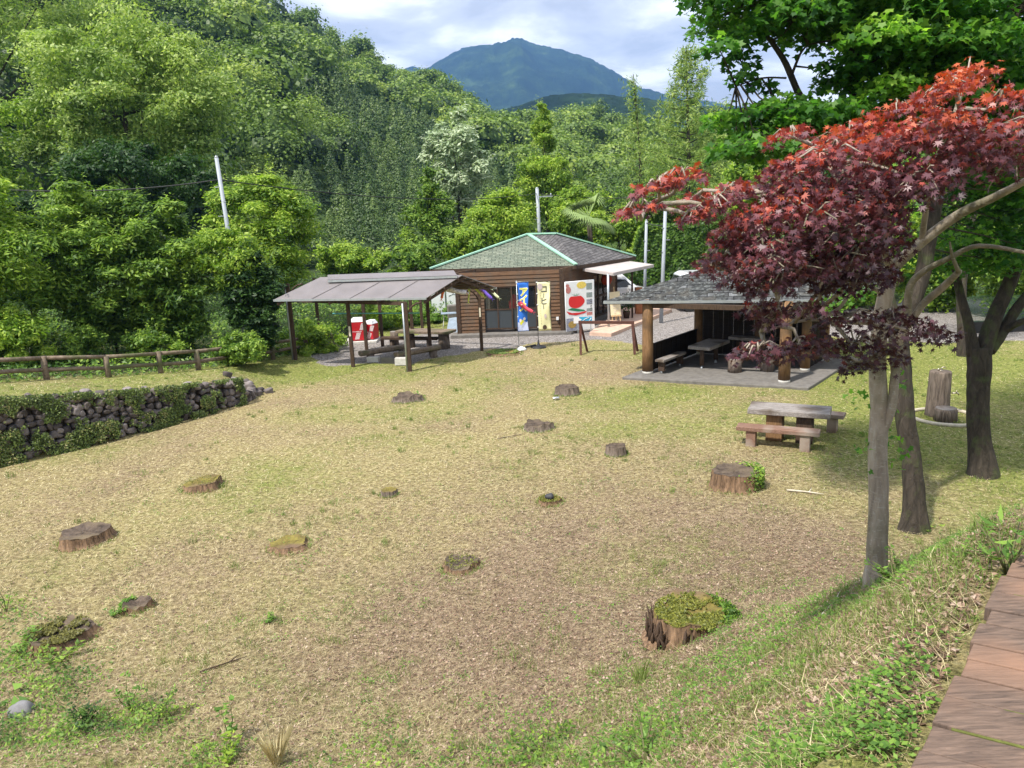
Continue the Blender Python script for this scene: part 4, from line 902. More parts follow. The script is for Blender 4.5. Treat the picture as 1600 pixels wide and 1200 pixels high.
def shelter():
    ez, rz = 2.42, 3.0
    e1 = P(667, 465, ez); e0 = P(428, 468, ez + .08); r1 = P(722, 430, rz); r0 = r1 + (e0 - e1) * .96
    q2 = G(642, 580); rt = thing('picnic_shelter', q2, 'open shelter with pale metal gable roof on brown posts over low log benches', 'shelter')
    b0, b1 = gable(rt, e0, e1, r1, r0)
    def roofz(p):
        M_ = np.stack([(e1 - e0)[:2], (r0 - e0)[:2]], 1); s, t = np.linalg.solve(M_, p[:2] - e0[:2]); t = min(max(t, 0), 2); tt = t if t < 1 else 2 - t
        return e0[2] + (r0[2] - e0[2]) * tt - .13 + s * (e1[2] - e0[2])
    tops = []
    for k, (px, py) in enumerate([(462, 562), (552, 573), (641, 580), (573, 546), (598, 541), (646, 541), (673, 553), (753, 548)]):
        g = G(px, py); z = min(roofz(g), rz - .12); m = MB(); m.bar((g[0], g[1], g[2] - .15), (g[0], g[1], z), .12, .12, up=(0, 1, 0)); p = m.build('post', 'wood_dark', rt, bevel=.006); tops.append((g, z))
        if k in (1, 7):      # white tag on the post
            mm = MB(); mm.box((g[0] + .0, g[1] - .068, g[2] + (1.25 if k == 1 else 1.45)), (.06, .012, .34)); mm.build('tag', 'cream', p)
    for i in (0, 1, 2):   # curved braces
        g, z = tops[i]; d = (e1 - e0) / np.linalg.norm(e1 - e0); m = MB(); pts = []
        for k in range(6):
            a = k / 5 * math.pi / 2; pts.append((g[0] + d[0] * .55 * (1 - math.cos(a)), g[1] + d[1] * .55 * (1 - math.cos(a)), z - .6 + .58 * math.sin(a)))
        m.tube(pts, .03, 6); m.build('brace', 'wood_dark', rt)
    g, z = tops[7]; d = (e0 - b0); d = d / np.linalg.norm(d); m = MB(); m.tube([(g[0] + d[0] * .6 * (1 - math.cos(a)), g[1] + d[1] * .6 * (1 - math.cos(a)), z - .7 + .7 * math.sin(a)) for a in np.linspace(0, 1.57, 6)], .03, 6); m.build('brace', 'wood_dark', rt)
    m = MB(); m.bar(z3(tops[0][0], 2.3), z3(tops[2][0], 2.26), .08, .12); m.bar(z3(tops[4][0], 2.36), z3(tops[7][0], 2.3), .08, .12); m.build('beam', 'wood_dark', rt)
    a, b = atY(520, 490, 27.2), atY(655, 489, 26.4); m = MB(); m.tube([a, b], .022, 8); r = thing('blue_pole', a, 'thin blue green pole laid across the shelter posts', 'pole'); m.build('rod', 'blue_pipe', r)
    # downpipes on the front posts
    for i in (0, 2):
        g, z = tops[i]; m = MB(); m.tube([(g[0] - .09, g[1] - .05, g[2]), (g[0] - .09, g[1] - .05, z - .03)], .03, 8); m.build('downpipe', 'galv', rt)
    # the second shelter behind
    e1b, r1b = P(700, 432, 2.8), P(709, 424, 3.1); e0b, r0b = P(500, 440, 2.8), P(512, 431, 3.1); dv = r1b - e1b; dv = dv / np.linalg.norm(dv[:2])
    e1b = r1b - np.array([dv[0] * .7, dv[1] * .7, .1]); e0b = r0b - np.array([dv[0] * .7, dv[1] * .7, .1])
    g = G(660, 514); r2 = thing('picnic_shelter', g, 'second metal roofed shelter mostly hidden behind the first one', 'shelter'); gable(r2, e0b, e1b, r1b, r0b)
    for px, py in ((500, 531), (660, 514), (727, 521)):
        g = G(px, py); m = MB(); m.bar((g[0], g[1], g[2] - .1), (g[0], g[1], 2.62), .12, .12, up=(0, 1, 0)); m.build('post', 'wood_dark', r2, bevel=.006)
shelter()

# ---- pavilion
PVf = [P(972, 590, .06), P(1263, 607, .06)]
_d = P(1322, 570, .06) - PVf[1]; _d = _d / np.linalg.norm(_d) * 4.4
PV = [PVf[0], PVf[1], PVf[1] + _d, PVf[0] + _d]
def pavilion():
    du = _d / np.linalg.norm(_d); zt = .06
    rt = thing('pavilion', z3(PV[0], 0), 'dark timber pavilion with a lichened shingle roof on a concrete slab', 'pavilion')
    m = MB(); m.slab([z3(p, zt + .02) for p in PV], .3); m.build('floor_slab', 'concrete', rt, bevel=.02)
    F0, F1 = P(1012, 583, .08), P(1225, 597, .08); B0, B1 = F0 + du * 3.5, F1 + du * 3.5
    for p, r in ((F0, .17), (F1, .165), (B0, .15), (B1, .15), ((F1 + B1) / 2, .14), ((B0 + B1) / 2, .14)):
        m = MB(); m.tube([z3(p, .16), z3(p, .9), z3(p, 1.7), z3(p, 2.36)], [r, r * .97, r * .95, r * .93], 16, .03); o = m.build('post', 'wood_post', rt)
        m = MB(); m.lathe(z3(p, .07), [(r * 1.02, 0), (r * .95, .1)], 16); m.build('footing', 'concrete_pale', o)
    E0, E1 = P(944, 471, 2.32), P(1322, 468, 2.32); ed = du * 5.3; E2, E3 = E1 + ed, E0 + ed; C = (E0 + E1 + E2 + E3) / 4; ap = z3(C, 3.42)
    fx = (E1 - E0) / np.linalg.norm(E1 - E0); w = fx * .35
    A0, A1 = ap - w, ap + w
    for poly, u in (([E0, E1, A1, A0], fx), ([E1, E2, A1], du), ([E2, E3, A0, A1], -fx), ([E3, E0, A0], -du)):
        m = MB(); m.slab(poly, .06); ob = m.build('roof', 'shingle_pavilion', rt); n = (Vector(poly[1]) - Vector(poly[0])).cross(Vector(poly[2]) - Vector(poly[0])).normalized()
        uvplane(ob, tuple(Vector(poly[0]) - Vector(rt.location)), tuple(u), tuple(n.cross(Vector(u))))
        # real, slightly lifted shingles so that the surface is uneven
        a, b = Vector(poly[0]), Vector(poly[1]); tp = Vector(poly[-1]); tp2 = Vector(poly[2]); m = MB(); rows = 15
        for i in range(rows):
            t = i / rows; pa = a.lerp(tp, t); pb = b.lerp(tp2, t); L = (pb - pa).length; k = max(1, int(L / .34)); s = (tp - a) / rows; s2 = (tp2 - b) / rows
            for j in range(k):
                if random.random() < .25: continue
                f0, f1 = (j + .04) / k, (j + .96) / k; q0 = pa.lerp(pb, f0); q1 = pa.lerp(pb, f1); uu = s.lerp(s2, (f0 + f1) / 2); h = random.uniform(.010, .026)
                m.slab([q0 + n * h, q1 + n * (h + random.uniform(-.008, .008)), q1 + uu * 1.05 + n * .01, q0 + uu * 1.05 + n * .01], .012)
        sh = m.build('shingles', 'shingle_lichen', ob)
    m = MB()
    for a, b in ((E0, E1), (E1, E2), (E2, E3), (E3, E0)): m.bar(z3(a, 2.29), z3(b, 2.29), .06, .08)
    m.build('eave_edge', 'galv', rt)
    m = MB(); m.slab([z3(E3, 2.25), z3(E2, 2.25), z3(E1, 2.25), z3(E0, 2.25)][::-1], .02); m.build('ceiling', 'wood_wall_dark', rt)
    m = MB()
    for a, b in ((F0, F1), (F1, B1), (B1, B0), (B0, F0)): m.bar(z3(a, 2.16), z3(b, 2.16), .12, .14)
    m.build('beam', 'wood_dark', rt)
    # boarded back wall, low side wall, half side wall
    def boards(a, b, z0, z1, name):
        m = MB(); L = np.linalg.norm(b - a); k = max(2, int(L / .16)); q = (b - a) / k; nn = np.array([-(b - a)[1], (b - a)[0], 0]) / L
        for i in range(k): p = a + q * (i + .5) + nn * (.006 if i % 2 else -.006); m.box((p[0], p[1], (z0 + z1) / 2), (L / k * .97, .03, z1 - z0), math.atan2(q[1], q[0]))
        m.bar(z3(a, z1 - .03) , z3(b, z1 - .03), .07, .05)
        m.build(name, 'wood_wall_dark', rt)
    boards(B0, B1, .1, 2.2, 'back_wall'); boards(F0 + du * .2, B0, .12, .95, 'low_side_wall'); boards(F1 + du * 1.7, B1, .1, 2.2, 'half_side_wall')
    # furniture
    def ptable(c, L, wd, h, rz, label):
        r = thing('pavilion_table', c, label, 'table'); m = MB(); m.box((c[0], c[1], c[2] + h - .05), (L, wd, .1), rz); m.build('tabletop', 'wood_grey', r, bevel=.01)
        for sx_ in (-.34, .34):
            p = np.array(c) + np.array([math.cos(rz), math.sin(rz), 0]) * L * sx_; m = MB(); m.tube([(p[0], p[1], c[2] + .1), (p[0], p[1], c[2] + h - .1)], .07, 10); l = m.build('leg', 'wood_dark', r)
            m = MB(); m.lathe((p[0], p[1], c[2]), [(.05, 0), (.04, .02), (.025, .1)], 10); m.build('foot', 'galv', l)
    ang = math.atan2(du[1], du[0])
    ptable(P(1100, 574, .08) + du * .35, 1.5, .72, .72, ang, 'heavy dark plank table inside the pavilion nearest the low side wall')
    ptable(P(1160, 566, .08) + du * .9, 1.5, .6, .68, ang - 1.57, 'dark plank table deeper in the pavilion behind the log stools')
    c = P(1040, 581, .08) + du * .35; r = thing('pavilion_bench', c, 'narrow grey plank bench inside the pavilion beside its left front post', 'bench'); m = MB(); m.box((c[0], c[1], c[2] + .41), (1.5, .3, .07), ang); m.build('seat', 'wood_grey', r, bevel=.008)
    for s in (-.6, .6): p = c + du * s; m = MB(); m.box((p[0], p[1], c[2] + .23), (.08, .2, .3), ang); l = m.build('leg', 'wood_dark', r); m = MB(); m.lathe((p[0], p[1], c[2]), [(.04, 0), (.02, .1)], 8); m.build('foot', 'galv', l)
    for px, py, lab in ((1148, 581, 'weathered log stool on the pavilion floor, left of two'), (1199, 579, 'weathered log stool on the pavilion floor, right of two near the front post')):
        c = P(px, py, .08); r = thing('log_stool', c, lab, 'stool', 'log stools inside the pavilion'); m = MB(); m.lathe(c, [(.21, 0), (.2, .2), (.205, .4)], 18, .03); m.build('log', 'stump_side_grey', r); m = MB(); m.lathe(c + [0, 0, .4], [(.2, 0), (.195, .012)], 18, .03); m.build('seat', 'wood_grey', r)
t = NT('shingle_lichen'); v = t.coord(); n = t.noise(9, 5, .75, v); n2 = t.noise(2.1, 3, .5, v)
c_ = t.ramp(n.outputs[0], [(.34, (.025, .026, .026)), (.5, (.045, .047, .047)), (.60, (.105, .112, .11)), (.72, (.25, .262, .258))]); c_ = t.mix(t.ramp(n2.outputs[0], [(.5, (0, 0, 0)), (.65, (.35, .35, .35))]), c_, (.11, .095, .075))
t.done(c_, .9, n.outputs[0], .5, .01); MATS['shingle_lichen'] = t.m
pavilion()

# ---- picnic table and its benches
def picnic():
    zt = float(gz(*P(1240, 690, .1)[:2])); h = zt + .72
    T = [P(1168, 639, h), P(1297, 648, h), P(1309, 640, h), P(1183, 631.5, h)]; c = sum(T) / 4
    rt = thing('picnic_table', z3(c, zt), 'heavy weathered grey plank table on the lawn between its two benches', 'table')
    u = (T[1] - T[0]); L = np.linalg.norm(u); u /= L; v = (T[3] - T[0]); wd = max(np.linalg.norm(v), .7); a = math.atan2(u[1], u[0]); nv = np.array([-u[1], u[0], 0])
    c = (T[0] + T[1]) / 2 + nv * .36
    for k in range(3): m = MB(); q = c + nv * (k - 1) * .245; m.box((q[0], q[1], h - .055), (L * random.uniform(.985, 1.01), .238, .11), a); m.build('tabletop', 'wood_grey', rt, bevel=.012)
    for s in (-.17, .2): q = c + u * L * s; m = MB(); m.box((q[0], q[1], zt + .28), (.34, .5, .68), a); m.build('pedestal', 'wood_post' if s < 0 else 'wood_dark', rt, bevel=.02)
    def bench(A, B, side, lab, legs):
        zz = zt; hh = zz + .43; A, B = P(*A, hh), P(*B, hh); u2 = (B - A); L2 = np.linalg.norm(u2); u2 /= L2; n2 = np.array([-u2[1], u2[0], 0]); a2 = math.atan2(u2[1], u2[0]); c2 = (A + B) / 2 + n2 * .17 * side
        r = thing('plank_bench', z3(c2, zz), lab, 'bench', 'benches at the picnic table'); m = MB(); m.box((c2[0], c2[1], hh - .045), (L2, .34, .09), a2); m.build('seat', 'wood_redbrown', r, bevel=.012)
        for s in legs: q = c2 + u2 * L2 * s; m = MB(); m.box((q[0], q[1], zz + .14), (.2, .26, .48), a2); m.build('leg', 'wood_redbrown', r, bevel=.012)
    bench((1150, 666.5), (1281, 677), 1, 'reddish brown plank bench in front of the grey picnic table', (-.32, .33))
    bench((1191, 637), (1318, 650), 1, 'reddish brown plank bench behind the grey picnic table', (-.33, .36))
picnic()

# ---- log water post
def fountain():
    g = G(1464, 648); S = np.linalg.norm(g - CP) / FPX
    r = thing('log_tap_post', g, 'tall log shaped drinking tap post inside a stone ring', 'drinking fountain'); h = 62 * S / math.cos(.25)
    m = MB(); m.lathe(g - [0, 0, .05], [(16 * S, 0), (15 * S, .1), (14.2 * S, h * .5), (13.6 * S, h * .97), (12.8 * S, h)], 22, .025); m.build('log', 'stump_side_grey', r)
    t = g + [0, 0, h - .05]; m = MB(); m.tube([t + [0, 0, 0], t + [0, 0, .06], t + [.05, 0, .1], t + [.09, -.02, .08]], .012, 8); m.lathe(t, [(.03, 0), (.03, .02)], 10); m.tube([t + [-.06, 0, .0], t + [-.06, 0, .07]], .015, 8); m.build('tap', 'brass', r)
    s = g + [15 * S, -.06, h * .48]; m = MB(); m.tube([s, s + [.14, -.03, 0], s + [.16, -.03, -.05]], .016, 8); m.tube([s + [.1, -.03, 0], s + [.1, -.03, .06]], .012, 6); m.build('tap', 'brass', r)
    g2 = G(1477, 656) ; r = thing('log_step', g2, 'short log step beside the tall log tap post', 'step'); m = MB(); m.lathe(g2 - [0, 0, .05], [(14.5 * S, 0), (13.8 * S, 16 * S), (12.8 * S, 19 * S)], 20, .025); m.build('log', 'stump_side_grey', r); m = MB(); m.lathe(g2 + [0, 0, 19 * S - .052], [(12.6 * S, 0), (12.5 * S, .012)], 20, .025); m.build('top', 'wood_grey', r)
    c = (G(1474, 652)); rad = 41 * S; m = MB(); pts = [(c[0] + rad * math.cos(a), c[1] + rad * math.sin(a) * 1.0, gz(c[0] + rad * math.cos(a), c[1] + rad * math.sin(a)) + .03) for a in np.linspace(0, 2 * math.pi, 41)]
    m.tube(pts, .045, 8, cap=False); r = thing('kerb_ring', c, 'pale round kerb ring set in the grass around the log tap', 'kerb'); m.build('ring', 'curb', r)
fountain()

# ---- benches, blocks and table under the shelter
def shelter_furniture():
    def log_bench(A, B, z, lab, supp, rad=.12):
        a, b = P(*A, z), P(*B, z); c = z3(a, 0); r = thing('log_bench', c, lab, 'bench', 'low log benches under the shelter'); m = MB()
        d = (b - a) / np.linalg.norm(b - a); n = np.array([-d[1], d[0], 0]); prof = [(-.15, 0), (-.15, .08), (-.1, .12), (.1, .12), (.15, .08), (.15, 0), (.08, -.06), (-.08, -.06)]
        vs = [tuple(q + n * x + np.array([0, 0, y - .12])) for q in (a, b) for x, y in prof]; k = len(prof); m.add(vs, [tuple(range(k)), tuple(range(2 * k - 1, k - 1, -1))] + [(i, i + k, (i + 1) % k + k, (i + 1) % k) for i in range(k)]); m.build('seat', 'wood_log', r, bevel=.01)
        for t in supp: q = a + (b - a) * t; m = MB(); m.lathe(z3(q, -.03), [(.15, 0), (.145, .1), (.14, z - .13)], 14, .04); m.build('support', 'stump_side_grey', r)
    log_bench((562, 549), (639, 537), .40, 'long split log bench under the shelter, left of the crossing pair', (.2, .85))
    log_bench((618, 551), (686, 539), .40, 'split log bench under the shelter, right of the crossing pair', (.1, .85))
    for (x0, x1, y, h, lab) in ((574, 592, 567, .2, 'small pale concrete block on the gravel under the shelter'), (596, 617, 568, .22, 'middle concrete block of the row under the shelter'), (618, 641, 571, .26, 'largest concrete block beside the front shelter post')):
        a, b = P(x0, y, 0), P(x1, y, 0); c = (a + b) / 2; L = np.linalg.norm(b - a); r = thing('concrete_block', c, lab, 'block', 'concrete blocks under the shelter'); m = MB(); m.box((c[0], c[1] + .1, h / 2), (L, .22, h), math.atan2((b - a)[1], (b - a)[0]) + .08); m.build('block', 'concrete_pale' if x0 != 596 else 'concrete', r, bevel=.012)
    c = P(617, 540, 0); r = thing('log_stool', c, 'upright log seat at the end of the table under the shelter', 'stool'); m = MB(); m.lathe(c, [(.17, 0), (.16, .3), (.165, .56)], 16, .04); m.build('log', 'stump_side_grey', r); m = MB(); m.lathe(c + [0, 0, .56], [(.16, 0), (.155, .012)], 16, .04); m.build('seat', 'wood_grey', r)
    def slab_table(A, B, z, wd, lab, nm='slab_table', ct='table', mat='wood_log', supp='stump_side_grey'):
        a, b = P(*A, z), P(*B, z); u = b - a; L = np.linalg.norm(u); u /= L; n = np.array([-u[1], u[0], 0]); c = (a + b) / 2 + n * wd / 2; r = thing(nm, z3(c, 0), lab, ct)
        m = MB(); m.box((c[0], c[1], z - .05), (L, wd, .1), math.atan2(u[1], u[0])); m.build('top', mat, r, bevel=.015)
        for s in (-.33, .33): q = c + u * L * s; m = MB(); m.lathe(z3(q, -.03), [(wd * .3, 0), (wd * .28, z - .07)], 14, .04); m.build('leg', supp, r)
    slab_table((617, 517), (700, 519), .70, .75, 'long log slab table under the far end of the shelter')
    slab_table((594, 527), (682, 528), .42, .3, 'dark plank bench in front of the long slab table', 'slab_bench', 'bench', 'wood_dark')
    # red bottle bins
    def bin_(px0, px1, pyb, h, lab, rz, d=.5):
        a, b = P(px0, pyb, .08), P(px1, pyb, .08); c = (a + b) / 2; w = np.linalg.norm(b - a); c = c + [0, d / 2, 0]
        r = thing('drinks_cooler', z3(c, 0), lab, 'cooler', 'red drinks coolers behind the shelter'); ca, sa = math.cos(rz), math.sin(rz)
        def q(x, y, z): return (c[0] + x * ca - y * sa, c[1] + x * sa + y * ca, z)
        m = MB(); m.hexa([q(-w / 2, -d / 2, .1), q(w / 2, -d / 2, .1), q(w / 2, d / 2, .1), q(-w / 2, d / 2, .1)], [q(-w / 2, -d / 2, h), q(w / 2, -d / 2, h), q(w / 2, d / 2, h), q(-w / 2, d / 2, h)]); body = m.build('body', 'crate_red', r, bevel=.02)
        m = MB(); m.hexa([q(-w / 2 - .01, -d / 2 - .01, h), q(w / 2 + .01, -d / 2 - .01, h), q(w / 2 + .01, d / 2, h), q(-w / 2, d / 2, h)], [q(-w / 2 + .06, -d / 2 + .05, h + .13), q(w / 2 - .06, -d / 2 + .05, h + .13), q(w / 2 - .1, d / 2 - .05, h + .15), q(-w / 2 + .1, d / 2 - .05, h + .15)]); m.build('lid', 'white_paint', r, bevel=.02)
        for x0, z0, sc in ((w * .12, h * .62, 1), (-w * .22, h * .18, 1)):     # slanted striped emblems
            m = MB()
            for k in range(5):
                x = x0 + k * .035 * sc; ww = .022; z1 = z0 + h * .32
                m.hexa([q(x, -d / 2 - .006, z0), q(x + ww, -d / 2 - .006, z0), q(x + ww, -d / 2 - .001, z0), q(x, -d / 2 - .001, z0)], [q(x + .09, -d / 2 - .006, z1), q(x + .09 + ww, -d / 2 - .006, z1), q(x + .09 + ww, -d / 2 - .001, z1), q(x + .09, -d / 2 - .001, z1)])
            m.build('emblem', 'stripe_white', body)
        m = MB()
        for k in range(9):
            x = -w * .42 + k * w * .075; hh = random.uniform(.025, .05); m.hexa([q(x, -d / 2 - .006, h * .53), q(x + w * .05, -d / 2 - .006, h * .53), q(x + w * .05, -d / 2 - .001, h * .53), q(x, -d / 2 - .001, h * .53)], [q(x + .008, -d / 2 - .006, h * .53 + hh), q(x + w * .05, -d / 2 - .006, h * .53 + hh), q(x + w * .05, -d / 2 - .001, h * .53 + hh), q(x + .008, -d / 2 - .001, h * .53 + hh)])
        m.build('lettering', 'stripe_white', body)
        for x in (-.4, .4):
            m = MB(); p = q(x * w, -d * .35, 0); m.box((p[0], p[1], .05), (.05, .05, .1), rz); m.build('foot', 'black_plastic', r)
    bin_(549, 571, 533, .86, 'taller red cooler with white slanted stripes behind the shelter posts', .05)
    bin_(572, 587, 531, .72, 'smaller red cooler with domed white lid beside the taller one', -.35)
    m = MB(); a, b = P(535, 537, 0), P(590, 534, 0); m.hexa([z3(a, 0) - [0, .3, 0], z3(b, 0) - [0, .3, 0], z3(b, 0) + [0, .9, 0], z3(a, 0) + [0, .9, 0]], [z3(a, .08) - [0, .3, 0], z3(b, .08) - [0, .3, 0], z3(b, .08) + [0, .9, 0], z3(a, .08) + [0, .9, 0]]); o = m.build('concrete_pad', 'concrete_pale'); tag(o, 'pale concrete pad under the two red coolers', 'pad')
    # bits left of the hut
    c = P(706, 512, 0); r = thing('folding_table', c, 'small folding table with grey top and white legs near the hut corner', 'table'); m = MB(); m.box((c[0], c[1], .66), (.9, .5, .03), .1); m.build('top', 'slate_blue', r)
    for x in (-.38, .38):
        m = MB(); m.tube([(c[0] + x, c[1] - .2, 0), (c[0] + x * .8, c[1] + .2, .64)], .014, 6); m.tube([(c[0] + x, c[1] + .2, 0), (c[0] + x * .8, c[1] - .2, .64)], .014, 6); m.build('leg', 'white_paint', r)
    c = P(708, 506, 0) + [0.0, .3, 0]; r = thing('stone_block', c, 'rough grey stone block standing left of the hut', 'stone'); m = MB(); m.box((c[0], c[1], .42), (.5, .4, .85), .2); m.build('block', 'concrete', r, bevel=.05)
    # slate blue sheet leaning at the hut corner
    m = MB(); a, b = P(697, 520, 0), P(716, 519, 0); m.slab([a, b, b + [.1, .9, .55], a + [.1, .9, .5]], .02); o = m.build('leaning_sheet', 'slate_blue'); tag(o, 'slate blue sheet leaning beside the left corner of the hut', 'sheet')
    # low pale wall panel with a ring drawn on it, behind
    for x0, x1, y0, y1, lab, ring in ((700, 720, 455, 500, 'white board with a faint ring standing behind the shelter', 1), (676, 697, 457, 497, 'plain white board left of the one with a ring', 0)):
        a, b = atY(x0, y1, 37), atY(x1, y1, 37); tz = atY(x1, y0, 37)[2]; r = thing('white_board', z3(a, gz(*a[:2])), lab, 'board'); m = MB(); m.hexa([z3(a, .3), z3(b, .3), z3(b, .3) + [0, .05, 0], z3(a, .3) + [0, .05, 0]], [z3(a, tz), z3(b, tz), z3(b, tz) + [0, .05, 0], z3(a, tz) + [0, .05, 0]]); m.build('panel', 'pale_wall', r)
        m = MB(); 
        for q in (a, b): m.bar((q[0], q[1] + .09, -.2), (q[0], q[1] + .09, tz), .06, .06)
        m.build('post', 'galv', r)
        if ring: c = (a + b) / 2; cz = (.3 + tz) / 2 + .1; m = MB(); m.tube([(c[0] + .28 * math.cos(k), c[1] - .012, cz + .28 * math.sin(k)) for k in np.linspace(-2.2, 2.4, 20)], .012, 5); m.build('ring_mark', 'galv', r)
shelter_furniture()

# ---- banners, poster, easel, barrier, carp streamers
def banner(px, top, bot, pxr, mat, name, lab, foot):
    base = G(px, foot); Y = base[1]; s = (Y) / FPX * 1.0
    r = thing(name, base, lab, 'banner', 'tall advertising banners'); T = atY(px, top, Y); Bm = atY(px, bot, Y); wr = atY(pxr, top, Y); w = wr[0] - T[0]; x0 = base[0]
    m = MB(); m.tube([(x0, Y, base[2]), (x0, Y, T[2] + .06)], .013, 8); m.tube([(x0 - .05, Y, T[2] + .02), (x0 + w + .02, Y, T[2] + .0)], .008, 6); m.build('pole', 'black_plastic' if mat == 'cloth_yellow' else 'galv', r)
    n, k = 22, 8; H = T[2] - Bm[2]; vs = []; fs = []; ph = random.random() * 6
    def pt(u, v):
        pull = 1 - (.20 if mat == 'cloth_blue' else .06) * math.sin(v * 3.1) - (.0)
        return (x0 + .02 + u * w * pull + (.04 * math.sin(v * 5) if mat == 'cloth_blue' else .01 * math.sin(v * 9)), Y - .02 + .045 * math.sin(v * 7 + ph + u * 3) * (u * .8 + .2), T[2] - .02 - v * H)
    for j in range(n + 1):
        for i in range(k + 1): vs.append(pt(i / k, j / n))
    for j in range(n):
        for i in range(k): a = j * (k + 1) + i; fs.append((a, a + k + 1, a + k + 2, a + 1))
    cl = MB().add(vs, fs, True).build('cloth', mat, r); cl.modifiers.new('thick', 'SOLIDIFY').thickness = .003
    m = MB()
    for v in np.linspace(0, .92, 5): q = pt(0, v); m.box((x0 + .01, Y - .012, q[2]), (.06, .03, .035))
    m.build('loop', 'white_paint', r)
    return r, pt, H, w
def onbanner(ob, rt, pt, H, w):        # drape lettering over the wavy cloth
    p0 = np.array(pt(0, 0)); L = Vector(rt.location)
    for v in ob.data.vertices:
        c = v.co; u, t = c.x / w, -c.y / H; q = pt(u, t); v.co = Vector((q[0], q[1] - .008 - c.z, q[2])) - L
def flat_txt(s, h, mat, parent, x, y, bold=0, rot=0):
    o = txt(s, h, mat, parent, (0, 0, 0), (1, 0, 0), (0, 1, 0), (0, 0, 1), 0, bold=bold); L = Vector([0, 0, 0]); r = parent
    while r.parent is not None: r = r.parent
    L = Vector(r.location); c, s_ = math.cos(rot), math.sin(rot)
    for v in o.data.vertices: q = v.co + L; v.co = Vector((q.x * c - q.y * s_ + x, q.x * s_ + q.y * c + y, q.z))
    return o
def disc(parent, x, y, rx, ry, mat, name, z=.002, pts=None):
    m = MB(); n = 24; q = pts or [(x + rx * math.cos(2 * math.pi * k / n), y + ry * math.sin(2 * math.pi * k / n)) for k in range(n)]
    m.add([(a, b, z) for a, b in q], [tuple(range(len(q)))]); return m.build(name, mat, parent, world=False)
def banners():
    r, pt, H, w = banner(811, 441, 517, 829, 'cloth_blue', 'blue_banner', 'blue banner with yellow lettering tied to a pole in a white weight', 546)
    for i, ch in enumerate('アイス'):
        for mt, b, zz in (('stripe_white', .022, 0), ('ink_yellow', .008, .004)):
            o = flat_txt(ch, .36, mt, r, w * .52, -H * (.20 + .155 * i), b)
            for v in o.data.vertices: v.co.z += zz
            onbanner(o, r, pt, H, w)
    o = disc(r, w * .5, -H * .89, w * .5, H * .11, 'cloth_pale', 'pale_print', pts=[(w * (.02 + .96 * k / 8), -H * (.80 + .02 * math.sin(k * 2))) for k in range(9)] + [(w * (.98 - .96 * k / 8), -H * .985) for k in range(9)]); onbanner(o, r, pt, H, w)
    for k, (a, b) in enumerate(((.28, .77), (.5, .79), (.68, .74), (.35, .83))): o = disc(r, w * a, -H * b, .05, .06, 'ink_yellow' if k % 2 else 'stripe_white', 'print_mark', .005); onbanner(o, r, pt, H, w)
    b = r.location; m = MB(); m.lathe((b[0] + .08, b[1] - .1, b[2] - .02), [(.17, 0), (.19, .04), (.14, .09), (.08, .12), (.03, .15)], 18, .12); m.build('weight_bag', 'white_paint', r)
    r, pt, H, w = banner(841.5, 440, 516, 862, 'cloth_yellow', 'yellow_banner', 'pale yellow banner with dark lettering on a black round base', 543)
    for i, (ch, yy) in enumerate((('コ', .155), ('|', .27), ('ヒ', .40), ('|', .50))):
        o = flat_txt(ch, .30 if ch != '|' else .17, 'ink_dark', r, w * .5, -H * yy, .006); onbanner(o, r, pt, H, w)
    for k in range(13): o = disc(r, w * .22, -H * (.22 + .052 * k), .018, .03, 'ink_pale', 'print_mark', .003); onbanner(o, r, pt, H, w)
    o = disc(r, w * .48, -H * .93, w * .16, H * .05, 'ink_brown', 'coffee_bean_mark', .004); onbanner(o, r, pt, H, w)
    o = disc(r, w * .6, -H * .70, w * .1, H * .05, 'ink_pale2', 'print_mark', .004); onbanner(o, r, pt, H, w)
    o = disc(r, w * .2, -H * .09, w * .2, H * .07, 'ink_pale2', 'print_mark', .003); onbanner(o, r, pt, H, w)
    b = r.location; m = MB(); m.lathe((b[0], b[1], b[2] - .01), [(.30, 0), (.30, .03), (.24, .07), (.08, .09), (.04, .16), (.03, .3)], 22); m.tube([(b[0] - .5, b[1] - .05, b[2] + .05), (b[0] - .1, b[1], b[2] + .1)], .035, 8); m.build('base', 'black_plastic', r)
    # poster beside the door
    s0, s1 = P(885, 519, .12), P(929, 514, .12); ux = (s1 - s0); W_ = np.linalg.norm(ux); ux /= W_; nrm = np.array([ux[1], -ux[0], 0]); tz = onplane(886, 441, s0, s1)[2]
    r = thing('tomato_poster', s0, 'tall white poster with a big red tomato beside the hut door', 'poster'); Hh = tz - s0[2]
    def q(x, y, z=0): return Vector(tuple(s0 + ux * x + nrm * z)) + Vector((0, 0, y)) - Vector(tuple(s0))
    def plate(pts, z, mat, nm, par=None):
        m = MB(); a = [tuple(q(x, y, z)) for x, y in pts]; b = [tuple(q(x, y, z - .004)) for x, y in pts]; n = len(a); m.add(a + b, [tuple(range(n)), tuple(range(2 * n - 1, n - 1, -1))] + [(i, i + n, (i + 1) % n + n, (i + 1) % n) for i in range(n)]); return m.build(nm, mat, par or r, world=False)
    def el(cx, cy, rx, ry, n=20, sq=0): return [(cx + rx * math.cos(2 * math.pi * k / n), cy + ry * math.sin(2 * math.pi * k / n)) for k in range(n)]
    sh = plate([(0, .02), (W_, .02), (W_, Hh), (0, Hh)], .004, 'poster_white', 'sheet')
    fr = MB()
    for a, b in (((0, 0), (0, Hh)), ((W_, 0), (W_, Hh)), ((0, Hh), (W_, Hh))): fr.tube([tuple(q(*a, -.02)), tuple(q(*b, -.02))], .02, 8)
    fr.build('frame', 'white_paint', r, world=False)
    W1 = W_ * .70
